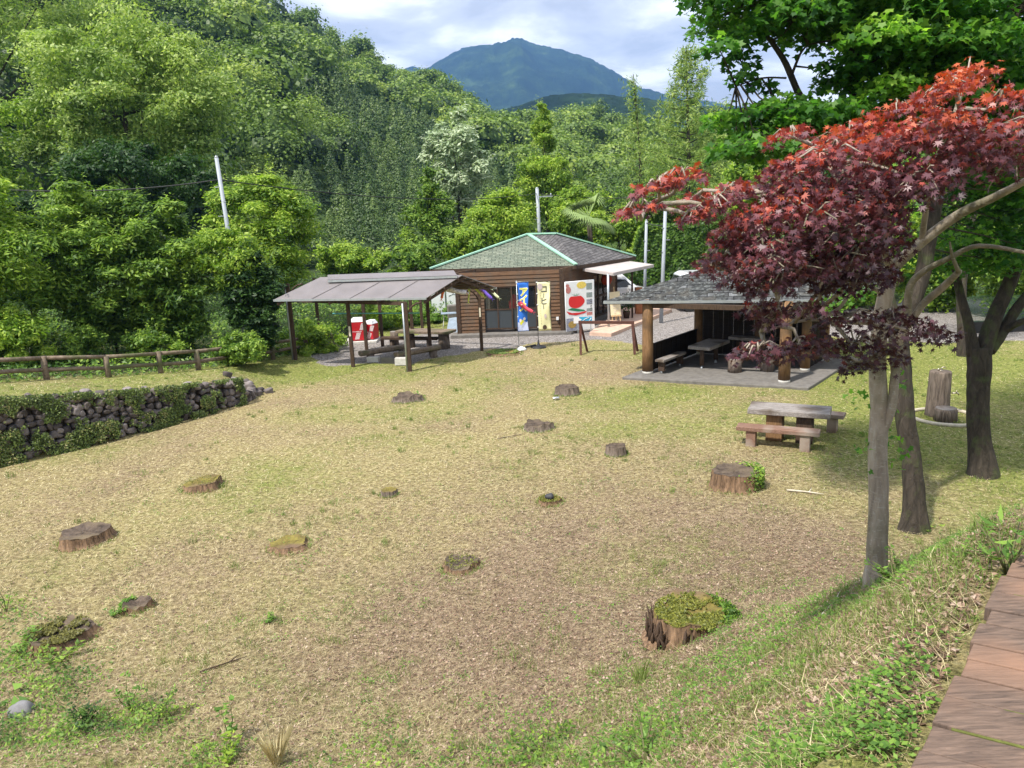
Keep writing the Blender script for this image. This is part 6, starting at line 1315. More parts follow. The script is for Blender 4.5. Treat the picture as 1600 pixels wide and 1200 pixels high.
# ================================================================== VEGETATION
def trees():
    t = tree
    # left: tall spreading tree and its neighbours
    t('broadleaf_tree', (15, 15, 368, 310), 44, 'leaf_olive', 'tall spreading olive green tree behind the left shrubs', per=640, npuff=120, leaf=.12, puff=.155, shoots=160, shoot_len=1.0, bark='bark_dark', prof='round', tw=.8, sq=.6, asp=.4)
    t('broadleaf_tree', (-260, -190, 250, 120), 52, 'leaf_olive', 'yellow olive tree with visible dark limbs at the upper left corner', per=700, npuff=70, leaf=.13, puff=.17, prof='round', tw=.5, sq=.6, asp=.4, lean=-6)
    t('broadleaf_tree', (-260, 90, 60, 400), 42, 'leaf_mid', 'dense green tree cut by the left edge below the thin branched one', per=420, npuff=40, leaf=.17, puff=.25, asp=.4)
    t('broadleaf_tree', (90, 215, 345, 345), 38, 'leaf_deep', 'dark green tree mass below the spreading olive tree', per=420, npuff=46, leaf=.12, puff=.24, asp=.4, trunk=False, shoots=40)
    g = 'leafy shrubs behind the log fence'
    for bx, dp, mt, lab, n in (((-170, 255, 105, 600), 24, 'leaf_bright', 'bright leafy shrub tree at the far left behind the fence', 46), ((60, 262, 262, 560), 26.5, 'leaf_mid', 'tall green shrub tree behind the middle of the log fence', 46), ((195, 300, 338, 575), 26.5, 'leaf_mid', 'dense green shrub tree below the left grey pole', 46), ((318, 262, 503, 480), 32, 'leaf_bright', 'light green shrub tree right of the left grey pole', 40), ((352, 380, 442, 560), 26.5, 'leaf_deep', 'dark green shrub beside the left shelter post', 32), ((-40, 300, 110, 500), 29, 'leaf_deep', 'dark shrub tree deep behind the far left fence', 30)):
        t('shrub_tree', bx, dp, mt, lab, 'tree', per=460, npuff=int(n * 2.0), leaf=.095, puff=.2, prof='dome', group=g, sq=.6, asp=.32, upn=.9, tw=.5, shoots=90, shoot_len=.9)
    for bx, dp, mt, lab in (((-50, 480, 85, 585), 23.3, 'leaf_bright', 'low bright bush behind the left end of the fence'), ((100, 505, 160, 570), 24.5, 'leaf_mid', 'small bush at the fence just left of the marked post'), ((292, 348, 410, 480), 26.4, 'leaf_bright', 'leafy bush hiding the lower part of the left grey pole'), ((180, 515, 290, 572), 25.5, 'leaf_mid', 'low bush filling the fence gap right of the marked post'), ((322, 520, 430, 570), 25.2, 'leaf_mid', 'spreading low bush over the right end of the fence'), ((420, 500, 548, 568), 29.5, 'leaf_bright', 'bright weedy bush behind the left shelter posts'), ((545, 470, 655, 515), 35, 'leaf_bright', 'pale green weedy bush behind the red coolers'), ((625, 480, 730, 512), 36.5, 'leaf_weed', 'low grassy bush left of the hut behind the table')):
        t('bush', bx, dp, mt, lab, 'bush', per=330, npuff=30, leaf=.065, puff=.26, prof='dome', trunk=False, group='low bushes along the fence and shelter', sq=.7, asp=.4, shoots=40, shoot_len=.35)
    # middle distance behind the hut
    for nm, bx, dp, mt, lab, kw in (
        ('shrub_tree', (490, 372, 610, 440), 44, 'leaf_bright', 'flat topped bright shrub above the shelter roof', dict(prof='flat', npuff=26)),
        ('shrub_tree', (595, 378, 700, 440), 42, 'leaf_mid', 'rounded green shrub just left of the hut roof', dict(npuff=26)),
        ('shrub_tree', (690, 352, 792, 430), 43, 'leaf_bright', 'yellow green shrub behind the left slope of the hut roof', dict(npuff=26)),
        ('broadleaf_tree', (612, 262, 738, 412), 50, 'leaf_mid', 'rounded green tree below the pale flowering tree', dict(npuff=44, prof='cone')),
        ('broadleaf_tree', (722, 282, 838, 400), 49, 'leaf_bright', 'yellow green tree with dark limbs behind the hut ridge', dict(npuff=40)),
        ('pale_tree', (648, 165, 778, 345), 60, 'leaf_pale', 'pale grey green tree with drooping clusters rising above its neighbours', dict(npuff=60, prof='column', leaf=.21, puff=.15, per=170, asp=.35, upn=.9, tintlo=.12)),
        ('broadleaf_tree', (785, 190, 925, 350), 62, 'leaf_bright', 'feathery light green tree with a tall narrow top', dict(npuff=44, prof='cone', puff=.2)),
        ('broadleaf_tree', (828, 136, 870, 250), 62, 'leaf_bright', 'narrow tapering crown of the feathery light green tree', dict(npuff=22, prof='cone', puff=.35)),
        ('shrub_tree', (855, 292, 965, 385), 50, 'leaf_bright', 'bright yellow green tree right of the hut pole', dict(npuff=34)),
        ('shrub_tree', (925, 335, 1010, 410), 47, 'leaf_bright', 'light green bush behind the right slope of the hut roof', dict(npuff=26)),
        ('broadleaf_tree', (1060, 175, 1140, 300), 70, 'leaf_olive', 'soft green tree right of the slender pine', dict(npuff=30)),
        ('broadleaf_tree', (1125, 235, 1215, 345), 40, 'leaf_bright', 'sunlit yellow green tree above the red maple tip', dict(npuff=30)),
        ('broadleaf_tree', (960, 255, 1130, 370), 58, 'leaf_mid', 'green tree above the clipped hedge', dict(npuff=36)),
        ('broadleaf_tree', (1180, 300, 1400, 520), 36, 'leaf_mid', 'green tree behind the pavilion and the red maple', dict(npuff=46)),
        ('broadleaf_tree', (1380, 250, 1560, 500), 33, 'leaf_bright', 'sunlit green tree behind the forked trunk', dict(npuff=50)),
        ('broadleaf_tree', (1500, 180, 1760, 500), 30, 'leaf_mid', 'dense green tree at the right edge behind the forked trunk', dict(npuff=56)),
        ('broadleaf_tree', (1250, 160, 1480, 380), 42, 'leaf_deep', 'dark green tree behind the red maple crown', dict(npuff=46)),
    ):
        k = dict(shoots=70, shoot_len=1.0, per=560, npuff=44, leaf=.11, puff=.21, group='trees standing behind the hut and pavilion', asp=.42); k.update(kw); t(nm, bx, dp, mt, lab, 'tree', **k)
    # clipped hedge
    a, b = atY(985, 440, 47), atY(1165, 440, 45); r = thing('clipped_hedge', z3((a + b) / 2, gz(*((a + b) / 2)[:2])), 'long clipped dark green hedge with a top coloured as if sunlit behind the poles', 'hedge'); n = 20000
    u = rng.random(n); top = atY(1050, 357, 46)[2]; zz = rng.random(n) ** .6; th_ = rng.random(n) * 2 - 1; zt = top * zz + .3; dep = 1.5 * (1 - .25 * zz ** 4) * th_
    cen = a[None, :2] + (b - a)[None, :2] * u[:, None]; lump = .35 * (fbm(u * 14, zz * 4, 3, 3) - .5); sidef = rng.random(n) < .6; dep = np.where(sidef, -1.5 - lump * 2 + .25 * rng.random(n), dep); zt = np.where(sidef, zt, top + lump * 1.6)
    end = np.clip((np.minimum(u, 1 - u)) * 14, 0, 1) ** .5; zt = .2 + (zt - .2) * (.55 + .45 * end)
    pos = np.stack([cen[:, 0], cen[:, 1] + dep, zt + gz(*cen[0])], 1); nr = rdir(n) * .7 + np.where(sidef[:, None], np.array([0, -.8, .4]), np.array([0, 0, 1])); nr /= np.linalg.norm(nr, axis=1, keepdims=True)
    V, F, q = rhombs(pos, nr, .09 + .07 * rng.random(n), .5, .05 + .5 * rng.random(n) + .4 * ~sidef); link('foliage', np_mesh('foliage', V - np.array(r.location), F, q), 'leaf_mid', r)  # top leaves coloured lighter, sunlight put into their tone
    m = MB()
    for k in range(7): p = a + (b - a) * (k + .5) / 7; m.tube([z3(p, gz(*p[:2]) - .1), z3(p, top * .6)], [.08, .04], 6)
    m.build('stems', 'bark_dark', r)
    # palm
    c = atY(920, 332, 44); bz = gz(c[0], 46); r = thing('fan_palm', (c[0], 44, bz), 'fan palm with drooping leaves right behind the hut roof', 'palm'); m = MB(); m.tube([(c[0], 44, bz), (c[0] + .1, 44, c[2] * .5), (c[0], 44, c[2] - .3)], [.17, .14, .15], 10, .15); m.build('trunk', 'bark_dark', r)
    for k in range(26):
        an = k * 2.4; el = -.5 + 1.7 * ((k * .618) % 1); d = np.array([math.cos(an) * math.cos(el), math.sin(an) * math.cos(el), math.sin(el)]); L = 1.1; hub = np.array([c[0], 44, c[2] - .25]) + d * L * .8; sd = np.cross(d, [0, 0, 1]); sd /= np.linalg.norm(sd) + 1e-6; m = MB(); m.tube([(c[0], 44, c[2] - .25), tuple(hub)], .018, 5)
        for j in range(-7, 8):
            a_ = j * .2; dd = d * math.cos(a_) + sd * math.sin(a_); tip = hub + dd * .85 - np.array([0, 0, .22 + .18 * abs(j) / 7]); w = np.cross(dd, [0, 0, 1]); w /= np.linalg.norm(w) + 1e-6; md = hub + dd * .5; m.add([hub, md + w * .05, tip, md - w * .05], [(0, 1, 2, 3)])
        o = m.build('frond', 'palm_leaf', r)
    # slender pine
    c = atY(1072, 280, 58); bz = gz(c[0], 58); tz = atY(1066, 72, 58)[2]; r = thing('slender_pine', (c[0], 58, bz), 'tall slender pine with sparse airy branches against the sky', 'pine'); m = MB(); m.tube([(c[0], 58, bz), (c[0] + .2, 58, tz * .5), (c[0] - .1, 58, tz)], [.22, .14, .03], 8); P_ = []; 
    for k in range(64):
        t_ = .18 + .8 * ((k + .5) / 64); z = bz + (tz - bz) * t_; an = k * 2.399; L = (6.6 - 6.0 * t_) * (.5 + .7 * rng.random()); d = np.array([math.cos(an), math.sin(an), .28]); e = np.array([c[0], 58, z]) + d * L; m.tube([(c[0], 58, z), tuple((np.array([c[0], 58, z]) + e) / 2 - [0, 0, .08]), tuple(e)], [.05, .03, .012], 5)
        nb = int(34 * (.4 + L / 3)); f = .3 + .7 * rng.random(nb); P_.append(np.array([c[0], 58, z]) + d * L * f[:, None] + rng.normal(0, .22, (nb, 3)))
    m.build('trunk', 'bark_dark', r); P_ = np.concatenate(P_); P_ = P_[rng.random(len(P_)) < .75]; P_ = np.repeat(P_, 7, 0) + rng.normal(0, .16, (len(P_) * 7, 3)); nn = len(P_); V, F, q = rhombs(P_, rdir(nn), .16 + .08 * rng.random(nn), .16, .1 + .8 * rng.random(nn)); link('crown', np_mesh('crown', V - np.array(r.location), F, q), 'leaf_olive', r)
    # snag beside it
    c2 = atY(990, 250, 62); r = thing('slender_pine', (c2[0], 62, gz(c2[0], 62)), 'smaller leaning pine tip left of the slender pine', 'pine'); tz = atY(991, 116, 62)[2]; m = MB(); m.tube([(c2[0] + .6, 62, -2), (c2[0] + .5, 62, tz * .6), (c2[0], 62, tz)], [.2, .1, .03], 7); P_ = []
    for k in range(34): t_ = .35 + .63 * k / 34; z = -2 + (tz + 2) * t_; an = k * 2.399; L = (1.8 - 1.5 * t_) * (.7 + .5 * rng.random()); d = np.array([math.cos(an), math.sin(an), .3]); x0 = c2[0] + .5 * (1 - t_); m.tube([(x0, 62, z), tuple(np.array([x0, 62, z]) + d * L)], [.04, .012], 5); f = .3 + .7 * rng.random(26); P_.append(np.array([x0, 62, z]) + d * L * f[:, None] + rng.normal(0, .2, (26, 3)))
    m.build('trunk', 'bark_dark', r); P_ = np.concatenate(P_); P_ = np.repeat(P_, 5, 0) + rng.normal(0, .12, (len(P_) * 5, 3)); P_ = P_[::2]; nn = len(P_); V, F, q = rhombs(P_, rdir(nn), .16 + .06 * rng.random(nn), .16, .1 + .7 * rng.random(nn)); link('crown', np_mesh('crown', V - np.array(r.location), F, q), 'leaf_olive', r)
t_ = MATS['leaf_mid']; MATS['palm_leaf'] = None
t = NT('palm_leaf'); t.done((.20, .28, .09), .5); MATS['palm_leaf'] = t.m
trees()

def path3(pts): return [Dp(x, y, d) for x, y, d in pts]
def rough(mb, pts, rads, sides=12, sub=4):
    """smooth tapered limb through 3-D points"""
    pts = [np.asarray(p, float) for p in pts]; out = []; rs = []
    for i in range(len(pts) - 1):
        p0, p1, p2, p3 = pts[max(i - 1, 0)], pts[i], pts[i + 1], pts[min(i + 2, len(pts) - 1)]
        for k in range(sub):
            t = k / sub; out.append(.5 * (2 * p1 + (p2 - p0) * t + (2 * p0 - 5 * p1 + 4 * p2 - p3) * t * t + (3 * p1 - p0 - 3 * p2 + p3) * t ** 3)); rs.append(rads[i] + (rads[i + 1] - rads[i]) * t)
    out.append(pts[-1]); rs.append(rads[-1]); mb.tube(out, rs, sides, .09); return out
def sprays(lst, leafsize, tmpl, dens, skel, mb, tone_noise=.13, slope=0, dz=.35, twigs=7, upw=.55):
    parts = []
    S = np.array([p for p in skel])
    for (px, py, hw, hh, dep, tone) in lst:
        c = Dp(px, py, dep); rw = hw / FPX * dep; rh = hh / FPX * dep; n = int(hw * hh * dens)
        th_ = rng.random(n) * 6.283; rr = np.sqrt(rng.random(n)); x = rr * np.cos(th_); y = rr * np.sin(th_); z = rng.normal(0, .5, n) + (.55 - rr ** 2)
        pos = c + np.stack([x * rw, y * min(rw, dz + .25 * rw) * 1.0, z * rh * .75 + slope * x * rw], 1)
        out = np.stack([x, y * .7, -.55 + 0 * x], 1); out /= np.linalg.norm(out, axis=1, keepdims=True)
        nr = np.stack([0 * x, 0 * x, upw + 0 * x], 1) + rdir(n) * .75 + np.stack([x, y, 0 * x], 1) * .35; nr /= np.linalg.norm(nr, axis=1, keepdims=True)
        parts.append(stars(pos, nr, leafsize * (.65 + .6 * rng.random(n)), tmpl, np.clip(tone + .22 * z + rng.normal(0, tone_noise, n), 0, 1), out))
        # twigs from the skeleton
        k = np.argmin(((S - c) ** 2).sum(1)); a = S[k]; mid_ = (a + c) / 2 + rdir(1)[0] * .06; mb.tube([a, mid_, c], [.016, .011, .007], 5, .1)
        for j in range(twigs):
            q = pos[int(rng.integers(0, n))]; mb.tube([c + (mid_ - c) * rng.random() * .6, (c + q) / 2 + [0, 0, .04], q], [.006, .005, .003], 4)
    return cat(parts)
def red_maple():
    g = G(1372, 912); g2 = g; d0 = float((g - CP) @ Fv); r = thing('red_maple', g, 'red leaved maple with a slim pale trunk at the right', 'maple tree'); m = MB(); sk = []
    D = d0; ks = D / 8.0
    def go(pts, rads, s=12):
        o = rough(m, pts, [q * ks for q in rads], s); sk.extend(o); return o
    base = g - [0, 0, .15]
    go([base, Dp(1370, 880, D), Dp(1373, 780, D - .05), Dp(1371, 700, D - .1), Dp(1374, 640, D - .15), Dp(1371, 560, D - .25), Dp(1378, 490, D - .35), Dp(1393, 418, D - .45)], [.18, .11, .095, .095, .088, .08, .075, .07], 14)
    go([Dp(1393, 420, D - .45), Dp(1440, 378, D - .6), Dp(1500, 334, D - .8), Dp(1560, 305, D - 1), Dp(1640, 262, D - 1.2)], [.062, .05, .042, .035, .02])
    go([Dp(1393, 420, D - .45), Dp(1380, 380, D - .6), Dp(1385, 330, D - .7), Dp(1350, 280, D - .9), Dp(1290, 245, D - 1.1)], [.045, .032, .026, .018, .009])
    go([Dp(1372, 690, D - .1), Dp(1392, 640, D - .2), Dp(1398, 590, D - .25), Dp(1404, 540, D - .3), Dp(1417, 500, D - .4), Dp(1421, 450, D - .5), Dp(1442, 425, D - .6), Dp(1482, 404, D - .8), Dp(1530, 384, D - .95), Dp(1620, 398, D - 1.3)], [.05, .048, .044, .042, .04, .034, .028, .024, .02, .012])
    go([Dp(1412, 520, D - .3), Dp(1442, 476, D - .45), Dp(1472, 450, D - .6), Dp(1499, 424, D - .8)], [.03, .034, .034, .026])
    go([Dp(1498, 425, D - .8), Dp(1488, 400, D - .85), Dp(1484, 378, D - .9)], [.02, .014, .007])
    go([Dp(1381, 460, D - .4), Dp(1330, 430, D - .6), Dp(1260, 405, D - .8), Dp(1180, 400, D - 1.0), Dp(1110, 412, D - 1.2)], [.024, .018, .014, .01, .006])
    go([Dp(1385, 340, D - .6), Dp(1300, 315, D - .8), Dp(1200, 308, D - 1.0), Dp(1110, 308, D - 1.2), Dp(1010, 322, D - 1.4)], [.024, .018, .013, .009, .005])
    go([Dp(1376, 500, D - .3), Dp(1340, 505, D - .7), Dp(1260, 500, D - 1), Dp(1190, 520, D - 1.2)], [.022, .017, .012, .006])
    go([Dp(1371, 575, D - .2), Dp(1330, 560, D - .6), Dp(1240, 555, D - .9), Dp(1170, 560, D - 1.0)], [.018, .014, .01, .005])
    go([Dp(1440, 378, D - .6), Dp(1450, 310, D - .8), Dp(1470, 230, D - 1), Dp(1500, 170, D - 1.2)], [.03, .024, .018, .01])
    a = D - 1.35
    kb = .85
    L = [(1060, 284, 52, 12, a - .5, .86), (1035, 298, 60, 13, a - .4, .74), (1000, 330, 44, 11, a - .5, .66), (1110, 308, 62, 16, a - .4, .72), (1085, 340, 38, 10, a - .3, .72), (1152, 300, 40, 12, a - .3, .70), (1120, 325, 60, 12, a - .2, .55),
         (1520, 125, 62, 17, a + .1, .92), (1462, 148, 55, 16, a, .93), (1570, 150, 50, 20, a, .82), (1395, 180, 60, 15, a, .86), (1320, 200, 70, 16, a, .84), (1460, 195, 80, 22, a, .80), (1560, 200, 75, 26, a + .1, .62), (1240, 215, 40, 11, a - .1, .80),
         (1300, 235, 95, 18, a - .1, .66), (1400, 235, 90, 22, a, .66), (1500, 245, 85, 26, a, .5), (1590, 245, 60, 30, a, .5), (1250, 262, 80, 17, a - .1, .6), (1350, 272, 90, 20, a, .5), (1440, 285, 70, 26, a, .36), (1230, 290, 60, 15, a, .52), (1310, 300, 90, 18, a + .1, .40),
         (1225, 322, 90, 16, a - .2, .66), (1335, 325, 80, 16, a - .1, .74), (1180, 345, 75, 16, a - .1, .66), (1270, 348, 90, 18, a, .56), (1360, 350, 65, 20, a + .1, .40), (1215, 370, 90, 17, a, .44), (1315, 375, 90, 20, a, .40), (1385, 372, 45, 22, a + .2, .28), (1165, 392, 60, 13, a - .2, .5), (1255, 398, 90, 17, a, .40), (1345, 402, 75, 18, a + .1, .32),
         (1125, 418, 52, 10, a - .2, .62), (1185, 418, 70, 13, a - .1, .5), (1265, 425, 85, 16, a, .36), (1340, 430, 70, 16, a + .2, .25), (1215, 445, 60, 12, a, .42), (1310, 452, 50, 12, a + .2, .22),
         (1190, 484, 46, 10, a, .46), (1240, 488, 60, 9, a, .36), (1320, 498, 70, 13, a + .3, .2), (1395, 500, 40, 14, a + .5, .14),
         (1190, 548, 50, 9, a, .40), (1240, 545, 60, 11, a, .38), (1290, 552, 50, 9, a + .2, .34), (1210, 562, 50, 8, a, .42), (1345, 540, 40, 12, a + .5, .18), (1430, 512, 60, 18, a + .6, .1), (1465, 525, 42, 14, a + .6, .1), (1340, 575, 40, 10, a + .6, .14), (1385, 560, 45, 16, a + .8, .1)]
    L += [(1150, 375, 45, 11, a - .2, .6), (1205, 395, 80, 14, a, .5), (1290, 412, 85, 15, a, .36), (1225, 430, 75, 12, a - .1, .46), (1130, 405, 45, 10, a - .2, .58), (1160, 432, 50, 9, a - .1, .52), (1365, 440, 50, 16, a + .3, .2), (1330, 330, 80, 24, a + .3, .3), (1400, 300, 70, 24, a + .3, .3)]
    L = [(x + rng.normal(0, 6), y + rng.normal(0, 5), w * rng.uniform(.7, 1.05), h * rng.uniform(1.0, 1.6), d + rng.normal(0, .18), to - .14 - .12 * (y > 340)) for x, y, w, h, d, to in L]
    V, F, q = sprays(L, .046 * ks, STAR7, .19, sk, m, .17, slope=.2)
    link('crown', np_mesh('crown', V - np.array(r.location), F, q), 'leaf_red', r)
    m.build('trunk', 'bark_pale', r)
    # little leafy shoots on the trunk
    c = np.concatenate([Dp(x, y, D - .1) + rng.normal(0, .055, (10, 3)) for x, y in ((1352, 690), (1396, 655), (1398, 690), (1400, 600), (1345, 625), (1405, 720))]); V, F, q = stars(c, rdir(len(c), .5), .034, STAR5, .3 + .5 * rng.random(len(c))); link('shoots', np_mesh('shoots', V - np.array(r.location), F, q), 'leaf_maple', r)
def green_maple():
    g = G(1428, 828); D = float((g - CP) @ Fv); r = thing('green_maple', g, 'large green maple with a dark trunk spreading over the red one', 'maple tree'); m = MB(); sk = []
    ks = D / 9.6
    def go(pts, rads, s=12): o = rough(m, pts, [q * ks for q in rads], s); sk.extend(o[2:]); return o
    go([g - [0, 0, .2], Dp(1429, 800, D), Dp(1424, 720, D), Dp(1414, 650, D), Dp(1408, 580, D), Dp(1404, 520, D)], [.24, .14, .115, .115, .12, .115], 14)
    go([Dp(1404, 520, D), Dp(1438, 440, D - .1), Dp(1452, 370, D - .2), Dp(1466, 290, D - .3), Dp(1480, 180, D - .5), Dp(1470, 60, D - .8), Dp(1440, -60, D - 1)], [.10, .095, .09, .08, .06, .045, .03])
    go([Dp(1404, 520, D), Dp(1375, 420, D), Dp(1352, 300, D - .1), Dp(1338, 180, D - .3), Dp(1334, 80, D - .5), Dp(1320, -60, D - .8)], [.085, .08, .075, .075, .07, .05])
    go([Dp(1338, 200, D - .3), Dp(1290, 190, D - .4), Dp(1253, 155, D - .5), Dp(1228, 100, D - .6), Dp(1205, 65, D - .7), Dp(1160, 10, D - .8)], [.04, .038, .042, .036, .028, .02])
    go([Dp(1236, 120, D - .6), Dp(1250, 85, D - .7), Dp(1262, 70, D - .8)], [.018, .014, .008])
    go([Dp(1228, 122, D - .6), Dp(1190, 122, D - .8), Dp(1150, 135, D - .9)], [.012, .01, .006])
    go([Dp(1480, 180, D - .5), Dp(1540, 120, D - .9), Dp(1590, 20, D - 1.4)], [.04, .03, .02])
    L = []
    def fill(x0, y0, x1, y1, n, d, tone, hw=(45, 85), hh=(16, 30), excl=None):
        k = 0
        while k < n:
            x, y = rng.uniform(x0, x1), rng.uniform(y0, y1)
            if excl and any(a < x < c and b < y < e for a, b, c, e in excl): continue
            L.append((x, y, rng.uniform(*hw), rng.uniform(*hh), d + rng.uniform(-.9, .9), np.clip(tone + rng.normal(0, .12), .1, .9))); k += 1
    gap = [(1170, 60, 1330, 165)]
    fill(1110, -70, 1300, 55, 26, D - .6, .42); fill(1115, 40, 1165, 100, 4, D - .8, .35, (30, 45), (14, 22))
    fill(1300, -70, 1640, 60, 44, D - .8, .5); fill(1370, 50, 1640, 200, 40, D - .4, .45); fill(1115, 165, 1340, 235, 20, D - .6, .45, (40, 70), (14, 22)); fill(1290, 90, 1400, 200, 9, D - .2, .35, (30, 50), (14, 24))
    fill(1480, -420, 1950, -60, 50, D - .3, .5, (60, 100), (25, 45)); fill(1190, 215, 1290, 255, 3, D - .3, .3, (35, 50), (12, 20)); fill(1480, 200, 1640, 420, 18, D + 1.2, .35, (50, 80), (18, 30))  # first fill: crown sprays out of view, added to shade the ground
    L += [(1190, 135, 26, 11, D - .9, .25), (1160, 120, 28, 14, D - .9, .35), (1280, 105, 14, 7, D - .9, .25), (1215, 170, 40, 12, D - .8, .5), (1130, 190, 36, 16, D - .7, .6), (1150, 225, 34, 16, D - .6, .5), (1175, 250, 30, 12, D - .5, .35), (1308, 130, 25, 12, D - .5, .3), (1345, 60, 50, 20, D - .6, .3), (1300, 35, 45, 16, D - .6, .3)]
    V, F, q = sprays(L, .068 * ks, STAR5, .15, sk, m, .16, dz=.7, twigs=5, upw=.75)
    link('crown', np_mesh('crown', V - np.array(r.location), F, q), 'leaf_maple', r); m.build('trunk', 'bark_dark', r)
    # green sprays peeping out below the red crown
    L2 = [(1310, 470, 36, 12, D - .2, .6), (1345, 455, 30, 12, D - .1, .55), (1290, 485, 24, 8, D - .3, .7), (1265, 372, 18, 7, D - .2, .7)]; m2 = MB(); V, F, q = sprays(L2, .07, STAR5, .14, sk, m2, .14, twigs=4, upw=.7); link('low_crown', np_mesh('low_crown', V - np.array(r.location), F, q), 'leaf_maple', r); m2.build('twigs', 'bark_dark', r)
def dark_tree():
    g = G(1536, 742); D = float((g - CP) @ Fv); r = thing('dark_forked_tree', g, 'dark mossy tree forking low into several limbs at the right edge', 'tree'); m = MB(); sk = []
    def go(pts, rads, s=12): o = rough(m, pts, rads, s); sk.extend(o[2:]); return o
    go([g - [0, 0, .25], Dp(1535, 728, D), Dp(1530, 690, D), Dp(1528, 630, D), Dp(1530, 575, D), Dp(1530, 545, D)], [.36, .245, .2, .19, .205, .22], 16)
    go([Dp(1522, 555, D), Dp(1512, 500, D), Dp(1498, 450, D + .1), Dp(1490, 400, D + .2), Dp(1486, 340, D + .4)], [.13, .085, .075, .07, .05])
    go([Dp(1536, 550, D), Dp(1552, 500, D), Dp(1572, 455, D), Dp(1590, 410, D - .1), Dp(1612, 340, D - .2), Dp(1640, 200, D - .3)], [.16, .14, .13, .12, .1, .07])
    go([Dp(1545, 548, D), Dp(1566, 520, D), Dp(1590, 480, D - .1), Dp(1625, 440, D - .2)], [.12, .10, .09, .07])
    go([Dp(1566, 520, D), Dp(1590, 505, D - .2), Dp(1640, 490, D - .5)], [.07, .06, .04])
    L = [(rng.uniform(1440, 1680), rng.uniform(200, 420), rng.uniform(40, 75), rng.uniform(14, 26), D + rng.uniform(-1, 2.5), rng.uniform(.1, .8)) for _ in range(34)]
    V, F, q = sprays(L, .09, STAR5, .075, sk, m, .2, dz=.8, twigs=5, upw=.9); link('crown', np_mesh('crown', V - np.array(r.location), F, q), 'leaf_deep_maple', r); m.build('trunk', 'bark_dark', r)
    g = G(1505, 556); D = float((g - CP) @ Fv); r = thing('dark_slim_tree', g, 'slim dark trunk standing behind the low forked tree', 'tree'); m = MB(); sk = []
    go([g - [0, 0, .2], Dp(1504, 520, D), Dp(1503, 440, D), Dp(1520, 330, D), Dp(1530, 200, D)], [.2, .16, .15, .13, .08]); L = [(rng.uniform(1440, 1640), rng.uniform(170, 330), 55, 22, D + rng.uniform(-1, 1), rng.uniform(.3, .8)) for _ in range(16)]
    V, F, q = sprays(L, .15, STAR5, .03, sk, m, .2, dz=1.2, twigs=4, upw=.9); link('crown', np_mesh('crown', V - np.array(r.location), F, q), 'leaf_maple', r); m.build('trunk', 'bark_dark', r)
m_leaf('leaf_deep_maple', [(0, (.014, .045, .012)), (.5, (.035, .10, .02)), (1, (.12, .22, .03))], .4)
red_maple(); green_maple(); dark_tree()

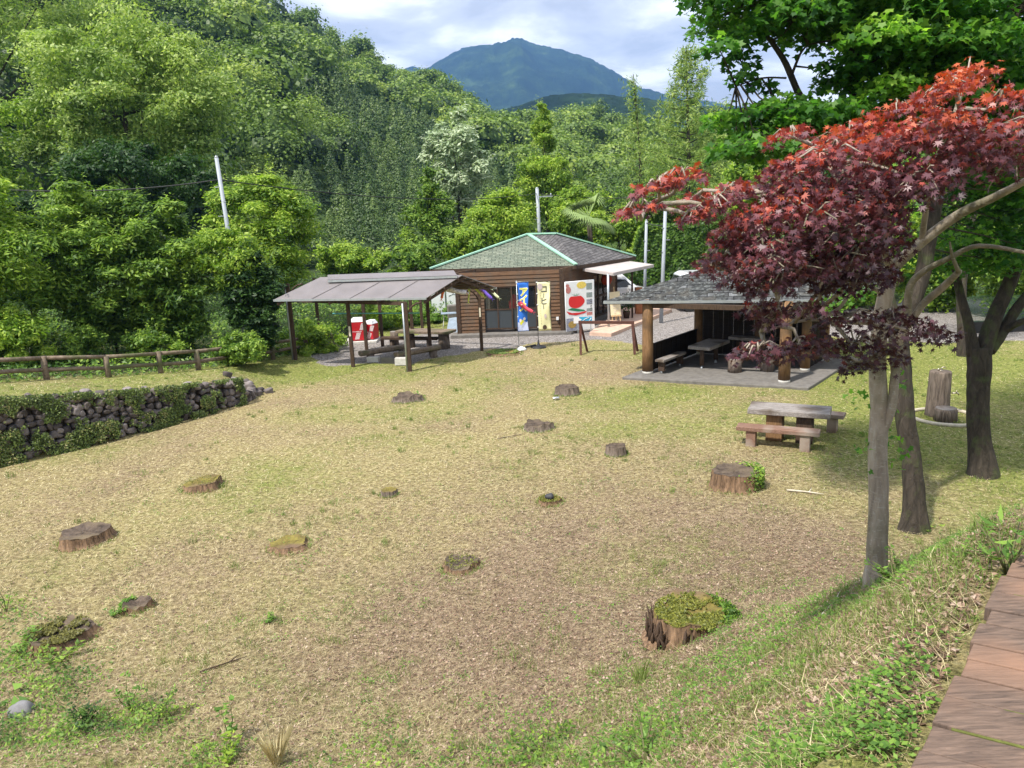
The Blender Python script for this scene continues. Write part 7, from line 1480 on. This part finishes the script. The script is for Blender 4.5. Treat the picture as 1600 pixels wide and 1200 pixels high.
# ---- foreground plants
def plants():
    def stem_plant(px, py, h, k, s, mt, lab, tall=1, spread=.12, nm='leafy_weed', ct='plant', asp=.45, nst=3, bent=.2):
        g = G(px, py); r = thing(nm, g, lab, ct, 'weeds along the near bank'); m = MB(); P_, Nn = [], []
        for j in range(nst):
            a = rng.random() * 6.28; top = g + np.array([math.cos(a) * spread, math.sin(a) * spread, h * (.7 + .4 * rng.random())]); md = (g + top) / 2 + rdir(1)[0] * h * .06; m.tube([g - [0, 0, .02], md, top], [.006, .005, .002], 5)
            for i in range(k // nst): t = .2 + .8 * rng.random(); an = rng.random() * 6.28; b = g + (top - g) * t + (md - (g + top) / 2) * math.sin(t * 3.14); d = np.array([math.cos(an), math.sin(an), bent]); P_.append(b + d * s * 1.0); Nn.append(np.array([-d[0] * .4, -d[1] * .4, 1]) + rdir(1)[0] * .3)
        m.build('stem', 'stem_green', r); P_ = np.array(P_); Nn = np.array(Nn); Nn /= np.linalg.norm(Nn, axis=1, keepdims=True); V, F, q = rhombs(P_, Nn, s * (.6 + .7 * rng.random(len(P_))), asp, .2 + .7 * rng.random(len(P_)), .25); link('leaves', np_mesh('leaves', V - g, F, q), mt, r)
    stem_plant(360, 1158, .48, 34, .045, 'leaf_weed', 'tall thin dark stemmed sapling at the bottom left of centre', nst=2, spread=.05)
    stem_plant(205, 1110, .42, 60, .035, 'leaf_weed', 'leafy upright weed right of the dark foliage clump at lower left', nst=4, spread=.15)
    stem_plant(245, 1125, .30, 60, .03, 'leaf_mid', 'soft green weed between the leafy weed and the sapling', nst=5, spread=.2)
    stem_plant(130, 1140, .2, 150, .03, 'leaf_deep', 'dark green low foliage clump near the lower left corner', nst=9, spread=.2)
    stem_plant(30, 1020, .22, 110, .035, 'leaf_weed', 'bright weed in front of the overgrown left edge stump', nst=7, spread=.25)
    stem_plant(95, 1030, .18, 90, .04, 'leaf_mid', 'broad leaved weed right of the overgrown left edge stump', nst=7, spread=.25)
    stem_plant(10, 955, .40, 40, .03, 'leaf_weed', 'slender weed standing above the left edge stump', nst=3, spread=.12)
    stem_plant(20, 1105, .12, 8, .10, 'leaf_weed', 'large leaved weed lying over the grey boulder', nst=3, spread=.2, bent=.1)
    stem_plant(350, 1190, .2, 60, .035, 'leaf_bright', 'bright green fern like weed at the bottom edge below the sapling', nst=6, spread=.15)
    stem_plant(700, 1198, .10, 130, .022, 'leaf_mid', 'low creeping green plant at the bottom edge left of centre', nst=10, spread=.35)
    stem_plant(850, 1180, .12, 200, .024, 'leaf_mid', 'dark creeping plant at the bottom edge centre', nst=12, spread=.35)
    stem_plant(1010, 1190, .16, 140, .022, 'leaf_weed', 'fresh green weed patch at the bottom edge right of centre', nst=10, spread=.3)
    stem_plant(1574, 895, .28, 50, .05, 'leaf_weed', 'bright fern beside the far planks of the boardwalk', nst=6, spread=.15, asp=.2)
    stem_plant(418, 972, .08, 60, .03, 'leaf_weed', 'small bright green tuft on the open lawn at left', nst=8, spread=.1)
    stem_plant(176, 962, .09, 60, .03, 'leaf_weed', 'green leafy tuft left of the small overgrown stump', nst=8, spread=.14)
    stem_plant(1398, 905, .14, 70, .022, 'leaf_weed', 'green sprouts at the foot of the red maple', nst=7, spread=.16)
    stem_plant(1445, 826, .10, 70, .03, 'leaf_mid', 'green sprouts at the foot of the green maple', nst=7, spread=.25)
    # long dry grass tuft
    for px, py, h, n, lab, mt in ((432, 1195, .42, 80, 'tall pale grass tuft at the bottom edge', 'blade_straw'), (770, 980, .1, 0, '', ''), (1000, 1068, .22, 50, 'bluish green grass blades lying below the largest stump', 'blade_green'), (1180, 905, .22, 40, '', '')):
        if not lab: continue
        g = G(px, py); r = thing('grass_tuft', g, lab, 'grass tuft'); m = MB()
        for k in range(n): a = rng.random() * 6.28; lean = rng.random() * .45; d = np.array([math.cos(a), math.sin(a), 0]); b = g + d * .05 * rng.random(); w = np.array([-d[1], d[0], 0]) * .0012; hh = h * (.5 + .6 * rng.random()); md = b + d * lean * hh * .4 + [0, 0, hh * .6]; tp = b + d * lean * hh + [0, 0, hh]; m.add([b - w, b + w, md + w, tp, md - w], [(0, 1, 2, 3, 4)])
        o = m.build('blades', mt, r); a_ = o.data.attributes.new('rnd', 'FLOAT', 'FACE'); a_.data.foreach_set('value', np.array(.55 + .45 * rng.random(len(o.data.polygons)), np.float32))
t = NT('stem_green'); t.done((.12, .12, .05), .7); MATS['stem_green'] = t.m
plants()
undergrowth()
grass()
# ---- air
def haze():
    m = MB(); m.hexa([(-2600, -900, -6), (2600, -900, -6), (2600, 4200, -6), (-2600, 4200, -6)], [(-2600, -900, 760), (2600, -900, 760), (2600, 4200, 760), (-2600, 4200, 760)])
    mt = bpy.data.materials.new('haze'); mt.use_nodes = True; nt = mt.node_tree; nt.nodes.clear(); o = nt.nodes.new('ShaderNodeOutputMaterial'); v = nt.nodes.new('ShaderNodeVolumePrincipled')
    v.inputs['Color'].default_value = (.24, .50, 1.0, 1); v.inputs['Density'].default_value = .00019; v.inputs['Anisotropy'].default_value = .3
    nt.links.new(v.outputs[0], o.inputs['Volume']); MATS['haze'] = mt
    h = m.build('haze', 'haze'); h['kind'] = 'stuff'; h['label'] = 'thin blue summer haze over the valley'; h['category'] = 'haze'
haze()
